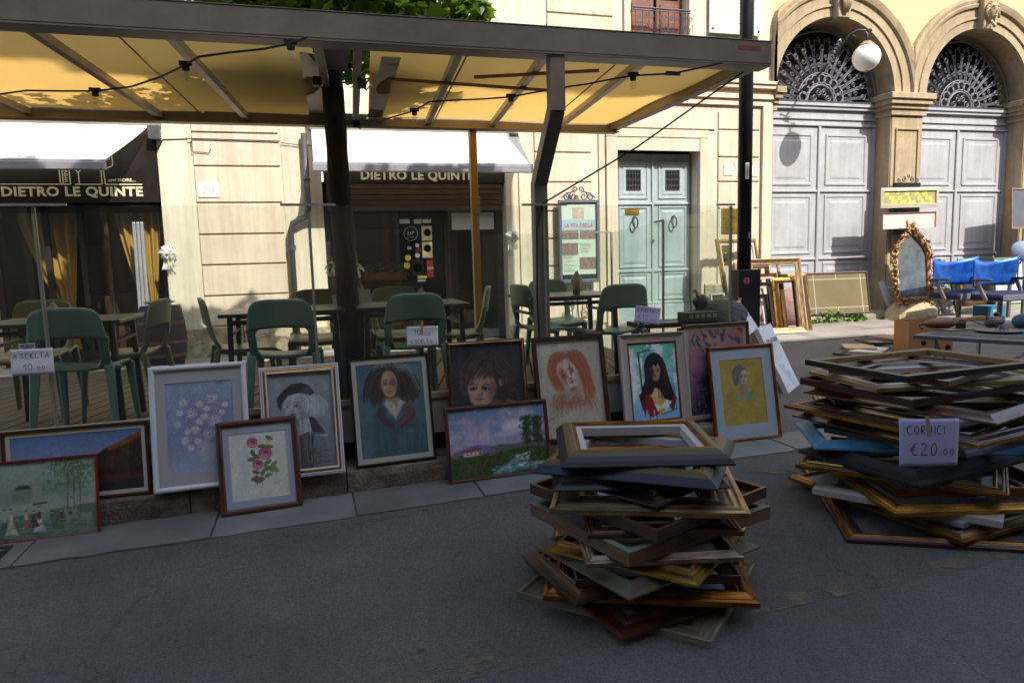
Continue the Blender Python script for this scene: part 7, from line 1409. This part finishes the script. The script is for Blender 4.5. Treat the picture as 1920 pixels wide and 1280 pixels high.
for ph0 in (0, PI):
    s.tube([p+(p-c0).normalized()*(.045+.035*math.sin(i*.55+ph0))+Vector((0, -.04-.03*math.cos(i*.55+ph0), 0)) for i, p in enumerate(P)], .02, 6, closed=True)
for i in range(0, N_, 2):
    p = P[i]; d_ = (p-c0).normalized(); q_ = p+d_*r.uniform(.06, .12)+Vector((0, -.05, 0)); a = r.uniform(0, 6)
    s.tube([q_, q_+Vector((.04*math.cos(a), -.02, .04*math.sin(a))), q_+Vector((.05*math.cos(a+1), -.01, .07*math.sin(a+.6)))], [.024, .030, .008], 6)
    if i % 2: s.lathe([(0, .026), (.026, .012), (.024, -.016), (0, -.026)], 7, q_+Vector((.02, -.03, .01)))
for k in range(26):    # crest and shoulder bunches
    x = r.gauss(0, .07) if k < 14 else (r.choice([-1, 1])*(.36+r.uniform(-.06, .05))); z = (1.36+r.uniform(-.06, .12)) if k < 14 else (.98+r.uniform(-.08, .08)); a = r.uniform(0, 6)
    s.tube([(x, -.04, z), (x+.05*math.cos(a), -.07, z+.05*math.sin(a)), (x+.03*math.cos(a+1.4), -.05, z+.09*math.sin(a+1))], [.016, .022, .007], 6)
for k in range(10): x = -.36+.08*k; s.tube([(x, -.05, .02), (x+.04, -.08, .06*(1 if k % 2 else -.6)), (x+.09, -.05, .02)], [.014, .026, .012], 6)
s.build('carved_branches', gl1, t, smooth=True)
# notice board on the pier with two panels hung on it
t = thing('pier_notice_case', 'black iron notice case with curled top on the pier, mostly hidden by two hanging panels', 'notice case', (11.0, 10.86, 1.74)); s = MB(); s.box(-.24, .38, .0, .06, 0, .98); s.build('case', black_p, t, bevel=.006)
s = MB(); s.box(-.26, .40, -.03, .0, .03, .05); s.box(-.18, .32, -.004, 0, .12, .9); s.build('ledge', mat('dark_glass', '2b2620', .3), t)
s = MB(); [curl(s, .07+sx*.1, 1.04, .05, PI/2, sx, th=.009) for sx in (-1, 1)]; [curl(s, .07+sx*.21, 1.02, .04, PI/2, -sx, th=.008) for sx in (-1, 1)]; curl(s, .07, 1.1, .04, -PI/2, 1, th=.008); s.build('scroll', iron, t)
def art_lemons(a):
    A = Art(150, a, 'a39a6c'); A.wash('8a8a5c', 9, .7); r = random.Random(3)
    for k in range(26): x, y = .05+.9*((k*7) % 26)/26+r.uniform(-.02, .02), a*(.15+.33*(k % 3))+r.uniform(-.01, .01); A.ell(x, y, .036, .030, 'e0c23c', 1, .2, r.uniform(0, 3)); A.ell(x-.008, y-.008, .015, .012, 'f0e08a', .7, .8)
    for k in range(40): x, y, an = r.random(), r.uniform(0, a), r.uniform(0, 3); A.line([(x-.02*math.cos(an), y-.02*math.sin(an)), (x+.02*math.cos(an), y+.02*math.sin(an))], .004, '6a6c48', .7)
    return A
def art_scroll(a):
    A = Art(150, a, 'e8b8b0'); A.poly([(.05, .05), (.95, .05), (.95, a-.05), (.05, a-.05)], 'ecd2b8', 1, .01)
    for k in range(7): x = .14+.12*k; A.line([(x+.045*(1-q/14)*math.cos(q*.5), a/2+.05*(1-q/14)*math.sin(q*.5)*(1 if k % 2 else -1)) for q in range(13)], .005, 'c49a84', .8)
    A.line([(.1+.02*k, a/2+.03*math.sin(k*.8)) for k in range(40)], .004, 'c9a088', .7); return A
def panelthing(lab, px0, px1, y, W_, H_, fw, mk, art, nm='hanging_panel'):
    p = onY(*px0, y); p2 = onY(*px1, y); t = thing(nm, lab, 'panel', tuple(p)); an = math.atan2(p2.z-p.z, p2.x-p.x); t.rotation_euler = (PI/2, -an, 0); t.matrix_world = Matrix.Translation(p) @ Matrix.Rotation(-an, 4, 'Y') @ Matrix.Rotation(PI/2, 4, 'X')
    L_ = (p2-p).length
    if fw: rails(t, L_, H_, prof('step' if fw > .03 else 'flat', fw, .035, mk, mk, mk))
    s = MB(); s.box(fw*.9, L_-fw*.9, fw*.9, H_-fw*.9, -.004, .004); s.build('back', MATS['brown_backing'], t); A = art((H_-2*fw)/(L_-2*fw)); A.sheet('painting', t, fw, fw, L_-2*fw, H_-2*fw, .008); return t
panelthing('cream framed panel of yellow lemons hung on the pier', (1650, 391), (1758, 388), 10.55, 0, .37, .07, 'cream', art_lemons)
panelthing('pink painted panel with pale scrolls hung below the lemon panel', (1653, 430), (1752, 426), 10.58, 0, .29, .003, 'offwhite', art_scroll)
# black framed ornate mirrors at the second arch
for lab, A, B, H, z, k in (('black framed mirror with white leafy border partly behind the gothic mirror', (11.42, 10.75), (12.12, 10.80), .98, .29, 0), ('smaller black mirror with lace border in front, left of the blue seats', (11.40, 10.50), (12.02, 10.50), .74, .16, 1), ('brown and gold framed mirror behind the blue seats under the right arch', (12.55, 10.85), (13.65, 10.85), .86, .29, 2)):
    t, W_ = leaning('ornate_mirror', lab, 'mirror', A, B, H, .03, rad(14), z); rails(t, W_, H, prof('flat' if k < 2 else 'step', .035 if k < 2 else .07, .03, 'black' if k < 2 else 'dark', 'black' if k < 2 else 'gold')); s = MB(); s.box(.03, W_-.03, .03, H-.03, .006, .009); s.build('mirror', mirror, t)
    if k < 2:
        s = MB(); r = random.Random(k)
        for i in range(110):
            u = r.random(); e = r.choice('ltrb') if i > 30 else 't'; x, y = {'l': (.06+.05*r.random(), u*H), 'r': (W_-.06-.05*r.random(), u*H), 't': (.06+(W_-.12)*u, H-.06-.14*r.random()), 'b': (.06+(W_-.12)*u, .05+.12*r.random())}[e]; y = min(max(y, .05), H-.05)
            a = r.uniform(0, 6); s.tube([(x, y, .012), (x+.025*math.cos(a), y+.025*math.sin(a), .014), (x+.02*math.cos(a+1.5), y+.03*math.sin(a+1.5), .012)], [.006, .008, .003], 4)
        s.build('leaf_border', mat('cream_relief', 'cfc9b8', .6, var=.1), t)
# blue theatre seats
bl = mat('electric_blue_metal', '2468c0', .35, metal=.35, col2='173f94', scale=7, bump=.2); nv = mat('navy_upholstery', '1b2440', .9, var=.15, bump=.4, bscale=120); gp = mat('grey_brown_metal', '6b635c', .45, metal=.4, var=.1); greyv = mat('grey_vinyl', '5e5c66', .6)
def seat_thing(lab, loc, rz):
    t = thing('theatre_seat', lab, 'seat', loc, rz, 'blue theatre seats'); W_ = .56
    s = MB()
    def fn(u, v):
        x = (u-.5)*2; wv = .46-.05*(1-abs(x))*0; top = .98+.09*abs(x)**1.5; bot = .62-.03*abs(x)+.06*max(0, abs(x)-.7); return (x*wv*(1-.10*(1-v)), .18-.14*x*x-.03*(v-.5), bot+(top-bot)*v)
    s.grid(fn, 18, 6); s.build('backrest', bl, t, smooth=True, solid=.015)
    s = MB(); s.grid(lambda u, v: ((u-.5)*.66, -.34+.5*v, .50+.03*math.sin(u*PI*1)*math.sin(v*PI)-.02*math.sin(u*2*PI)), 12, 8); s.build('cushion', nv, t, smooth=True, solid=-.09)
    s = MB(); s.box(-.345, .345, -.36, -.345, .40, .49); s.build('front_trim', greyv, t, bevel=.008)
    s = MB(); s.box(-.33, .33, -.33, .12, .385, .405); s.tube([(.0, -.05, .385), (.0, -.05, .0)], .035, 14); s.box(-.12, .12, -.15, .05, 0, .012); s.build('pedestal', gp, t)
    for sx in (-1, 1): s = MB(); s.bar((sx*.37, -.12, .40), (sx*.40, .02, .70), .03, .05, upv=(0, 1, 0)); s.bar((sx*.37, -.12, .4), (sx*.30, -.1, .39), .03, .03); s.build('arm_post', gp, t); s = MB(); s.box(sx*.40-.035, sx*.40+.035, -.22, .08, .70, .735); s.build('armrest', mat('dark_armrest', '3d3630', .35, var=.1), t, bevel=.012, seg=2)
    return t
st = seat_thing('blue winged theatre seat, the left one beside the gothic mirror', (11.12, 9.75, .13), rad(6)); st.scale = (1.3, 1.1, 1.1)
dup(st, 'blue winged theatre seat, the right one nearest the table', (11.42, 9.22, .12), rad(6))
# right edge: blackboard, stand lamp, table, vase
t, W_ = leaning('blackboard', 'small blackboard with pale wooden edge hung at the far right', 'blackboard', (13.40, 10.62), (14.2, 10.70), .80, .02, rad(3), 1.80)
rails(t, W_, .8, prof('flat', .03, .03, 'tan')); s = MB(); s.box(.03, W_-.03, .03, .77, .006, .012); s.build('slate', mat('slate', '55585e', .6, var=.12, scale=3), t)
t = thing('desk_lamp', 'grey dish lamp on a thin stand at the right edge', 'lamp', (12.62, 9.9, .15)); s = MB(); T = Matrix.Rotation(rad(62), 3, 'X') @ Matrix.Rotation(rad(-20), 3, 'Y'); s.lathe([(.0, .10), (.06, .09), (.15, .05), (.21, -.02), (.215, -.03)], 24, (.25, 0, 1.22), T=T); s.build('dish', mat('grey_enamel', '8a96a8', .35, var=.05), t, smooth=True, solid=.004)
s = MB(); s.lathe([(0, .05), (.05, .04), (.05, -.06), (0, -.08)], 12, (.25, -.02, 1.22), T=T); s.tube([(.25, 0, 1.15), (.15, 0, .98), (.0, 0, .97)], .015, 8); s.tube([(.12, 0, .98), (.12, 0, .72)], .012, 8); s.build('arm', black_p, t)
s = MB(); s.box(-.2, .7, -.1, .2, .68, .72); s.build('shelf', gp, t); 
for x in (-.16, .2, .6): s = MB(); s.box(x, x+.05, -.08, -.03, 0, .68); s.build('leg', gp, t)
t, W_ = leaning('poster_board', 'white sheet board in a green gold frame behind the desk lamp', 'board', (13.2, 10.7), (14.0, 10.7), .95, .02, rad(6), .29); rails(t, W_, .95, prof('round', .04, .03, 'green')); s = MB(); s.box(.03, W_-.03, .03, .92, .004, .01); s.build('sheet', paper, t)
t = thing('glass_vase', 'clear patterned glass vase at the right edge above the table', 'vase', (12.05, 9.0, .12)); s = MB(); s.lathe([(0, 0), (.08, 0), (.1, .1), (.13, .3), (.15, .42), (.14, .42), (.1, .12), (0, .02)], 18); s.build('vase', mat('crackle_glass', 'a9a8a4', .15, var=.4, scale=30, bump=1, bscale=30, dist=.01), t, smooth=True)
s = MB(); s.box(-.15, .15, -.12, .12, 0, -.0); 
t = thing('blue_carton', 'blue carton on the pavement below the vase', 'carton', (11.72, 9.62, .135)); s = MB(); s.box(0, .42, 0, .3, 0, .26); s.build('box', mat('blue_card', '2d6c8c', .7, var=.08), t); text('PIE', t, MATS['pale_notice'], .12, -.003, .14, width=.18, height=.06, bold=.04)

# low trestle table with things on it
tz = .70
TA, TB = Vector((5.26, 5.04, 0)), Vector((5.72, 4.10, 0)); ax_ = Vector((.90, .42, 0)).normalized()
t = thing('trestle_table', 'grey metal trestle table crowded with small things behind the right stack', 'table', (0, 0, 0)); q = [TA, TB, TB+ax_*1.6, TA+ax_*1.6]; s = MB()
s.add([(p.x, p.y, tz) for p in q]+[(p.x, p.y, tz-.035) for p in q], [(0, 1, 2, 3), (7, 6, 5, 4), (1, 0, 4, 5), (2, 1, 5, 6), (3, 2, 6, 7), (0, 3, 7, 4)]); s.build('tabletop', mat('grey_table_top', '55585c', .45, metal=.2, var=.08), t, bevel=.004)
s = MB(); d_ = (TB-TA).normalized()
for base in (TA+d_*.15+ax_*.1, TB-d_*.12+ax_*.1, TB-d_*.12+ax_*1.4, TA+d_*.15+ax_*1.4): s = MB(); s.bar((base.x, base.y, tz-.03), (base.x, base.y, 0), .03, .03); s.build('leg', alu, t)
s = MB(); a0, b0 = TA+d_*.15+ax_*.12, TB-d_*.12+ax_*.12; s.bar((a0.x, a0.y, .12), (b0.x, b0.y, tz-.05), .02, .02); s.bar((a0.x, a0.y, tz-.05), (a0.x+.6, a0.y+.3, .2), .02, .02); s.build('brace', alu, t)
s = MB(); s.add([((TA+d_*.1+ax_*.12).x, (TA+d_*.1+ax_*.12).y, tz+.003), ((TB-d_*.1+ax_*.12).x, (TB-d_*.1+ax_*.12).y, tz+.003), ((TB-d_*.1+ax_*1.5).x, (TB-d_*.1+ax_*1.5).y, tz+.003), ((TA+d_*.1+ax_*1.5).x, (TA+d_*.1+ax_*1.5).y, tz+.003)], [(0, 1, 2, 3)]); s.build('blue_sheet', mat('teal_sheet', '1c343e', .6, var=.2), t)
def on_t(px, py): return onZ(px, py, tz+.004)
def item(name, lab, cat, px, py): p = on_t(px, py); t = thing(name, lab, cat, tuple(p)); t.scale = (1.3, 1.3, 1.25); return t
lea = mat('tan_leather', '7c4a34', .5, var=.2, bump=.4); 
t = item('leather_pouch', 'brown leather pouch lying on the left end of the trestle table', 'pouch', 1765, 616); s = MB(); s.lathe([(0, -.15), (.035, -.13), (.055, -.05), (.06, .04), (.04, .12), (0, .14)], 14, (0, 0, .045), T=Matrix.Rotation(PI/2, 3, 'Y') @ Matrix.Diagonal(Vector((.75, 1, 1)))); s.build('pouch', lea, t, smooth=True); s = MB(); s.tube([(.12, 0, .05), (.2, 0, .06), (.21, 0, .03)], [.03, .022, .02], 10); s.build('snout', mat('pink_leather', '9a6450', .5), t, smooth=True); s = MB(); s.tube([(-.14, 0, .05), (-.19, .02, .03), (-.2, -.02, .01)], .006, 6); s.build('cord', cord_m, t)
t = item('wooden_ruler', 'yellow painted wooden stick on the trestle table', 'stick', 1815, 600); s = MB(); s.box(-.12, .2, -.02, .02, 0, .025); s.build('stick', mat('mustard_paint', 'b07a2a', .5), t, rot=(0, 0, rad(8)))
t = item('red_beads', 'red beaded toy beside the yellow stick', 'toy', 1858, 600); s = MB(); [s.lathe([(0, .016), (.014, .008), (.014, -.008), (0, -.016)], 8, (.02*k, .01*math.sin(k*2), .016)) for k in range(8)]; s.build('beads', mat('crimson', '8a2a34', .4, var=.2), t, smooth=True)
t = item('cardboard_tube', 'brown cardboard tube lying on the table left of the blue roll', 'tube', 1860, 612); s = MB(); s.tube([(-.08, -.04, .034), (.14, .05, .034)], .032, 16); s.build('tube', mat('kraft_tube', '6c5a50', .8, var=.1), t, smooth=True)
t = item('blue_roll', 'pale blue roll at the right end of the trestle table', 'roll', 1912, 612); s = MB(); s.tube([(-.07, -.05, .05), (.35, .16, .05)], .05, 18); s.build('roll', mat('dusty_blue_roll', '5c7486', .8, var=.15), t, smooth=True)
t = item('round_tray', 'round dark tray with a pale rim on the near edge of the table', 'tray', 1873, 622); s = MB(); s.lathe([(0, .004), (.13, .004), (.145, .016), (.15, .014), (.13, 0), (0, 0)], 28); s.build('tray', mat('pewter', '5a5a58', .35, metal=.5, var=.15), t, smooth=True); s = MB(); [s.tube([(-.04+.02*k, -.03, .01), (.0, .0+.01*k, .05), (.05, .03*k-.03, .012)], .003, 5) for k in range(4)]; s.build('wire_flower', iron, t)
t = item('clipboard', 'tan board lying under a black wire gadget on the table', 'board', 1800, 618); s = MB(); s.box(-.14, .16, -.05, .05, .0, .008); s.build('board', mat('tan_board', '8c7450', .7), t); s = MB(); s.box(-.02, .03, -.02, .02, .009, .05); s.tube([(.0, 0, .05), (.1, .02, .07), (.2, .0, .03), (.26, .03, .02)], .004, 5); s.tube([(.0, 0, .05), (.04, .1, .08), (.1, .12, .02)], .004, 5); s.build('gadget', cord_m, t)
t = item('black_knob', 'small black knob standing on the table before the blue seats', 'knob', 1868, 598); s = MB(); s.lathe([(0, .06), (.02, .055), (.024, .035), (.01, .02), (.014, 0), (0, 0)], 12); s.build('knob', black_p, t, smooth=True)
# cardboard box with holes
kb_ = mat('brown_cardboard', 'a3734a', .85, var=.06, scale=2, bump=.2)
t = thing('cardboard_box', 'open brown cardboard box with handle holes left of the trestle table', 'box', (7.58, 7.32, .07)); t.rotation_euler = (0, 0, rad(-20)); s = MB(); bw, bd, bh, th_ = .56, .42, .44, .006
s.box(0, bw, 0, th_, 0, bh); s.box(0, bw, bd-th_, bd, 0, bh); s.box(0, th_, th_, bd-th_, 0, bh); s.box(bw-th_, bw, th_, bd-th_, 0, bh); s.box(th_, bw-th_, th_, bd-th_, 0, th_); s.build('box', kb_, t)
s = MB(); s.box(.31, .46, -.003, -.001, .27, .33); s.build('hand_hole', dark, t, bevel=.001)
for hx_, hz_ in ((.19, .16), (.50, .10)): s = MB(); s.lathe([(0, 0), (.035, 0), (.035, .002), (0, .002)], 12, (hx_, -.002, hz_), T=Matrix.Rotation(PI/2, 3, 'X')); s.build('hand_hole', dark, t)
s = MB(); s.face([(0, 0, bh), (bw, 0, bh), (bw+.02, -.02, bh+.0), (0, -.12, bh-.04)]) ; 
# loose prints and frames on the ground
for k, (px, py, lab, col, w_, h_) in enumerate(((1618, 664, 'dark flat frame lowest in the pile on the paving left of the cardboard box', '4a3c34', .62, .5), (1628, 656, 'pale mounted print in the pile left of the cardboard box', 'c9c2b4', .6, .42), (1610, 650, 'tan card sheet on the pile left of the cardboard box', 'b39a74', .5, .4), (1640, 642, 'taupe frame on top of the pile left of the cardboard box', '7c6a5e', .5, .36), (1668, 632, 'brown board behind the pile left of the cardboard box', '8c6f50', .6, .4))):
    z_ = .10+.014*k; p = onZ(px, py, z_); t = thing('flat_print', lab, 'print', (p.x, p.y, z_), rad(20+17*k)); s = MB(); s.box(-w_/2, w_/2, -h_/2, h_/2, 0, .012); s.build('board', mat('flat_'+col, col, .7, var=.1), t)
    if k in (0, 3): rails(t, w_, h_, prof('flat', .05, .03, 'brown', 'brown'), origin='center')
# weeds
for k, (px, py, lab) in enumerate(((1518, 606, 'small green weed tuft below the leaning gold frames'), (1562, 600, 'largest green weed tuft growing at the foot of the arch step'), (1608, 597, 'low green weed right of the largest tuft at the step'))):
    p = onY(px, py, 10.52); t = thing('weed', lab, 'plant', (p.x, 10.54, .155)); sz = (.8, 1.25, .75)[k]
    leaves(90, lambda r: (r.gauss(0, .13*sz), r.uniform(-.08, .03), abs(r.gauss(.06, .05))*sz), .07, bright_leaf, 'leaves', t, 30+k)
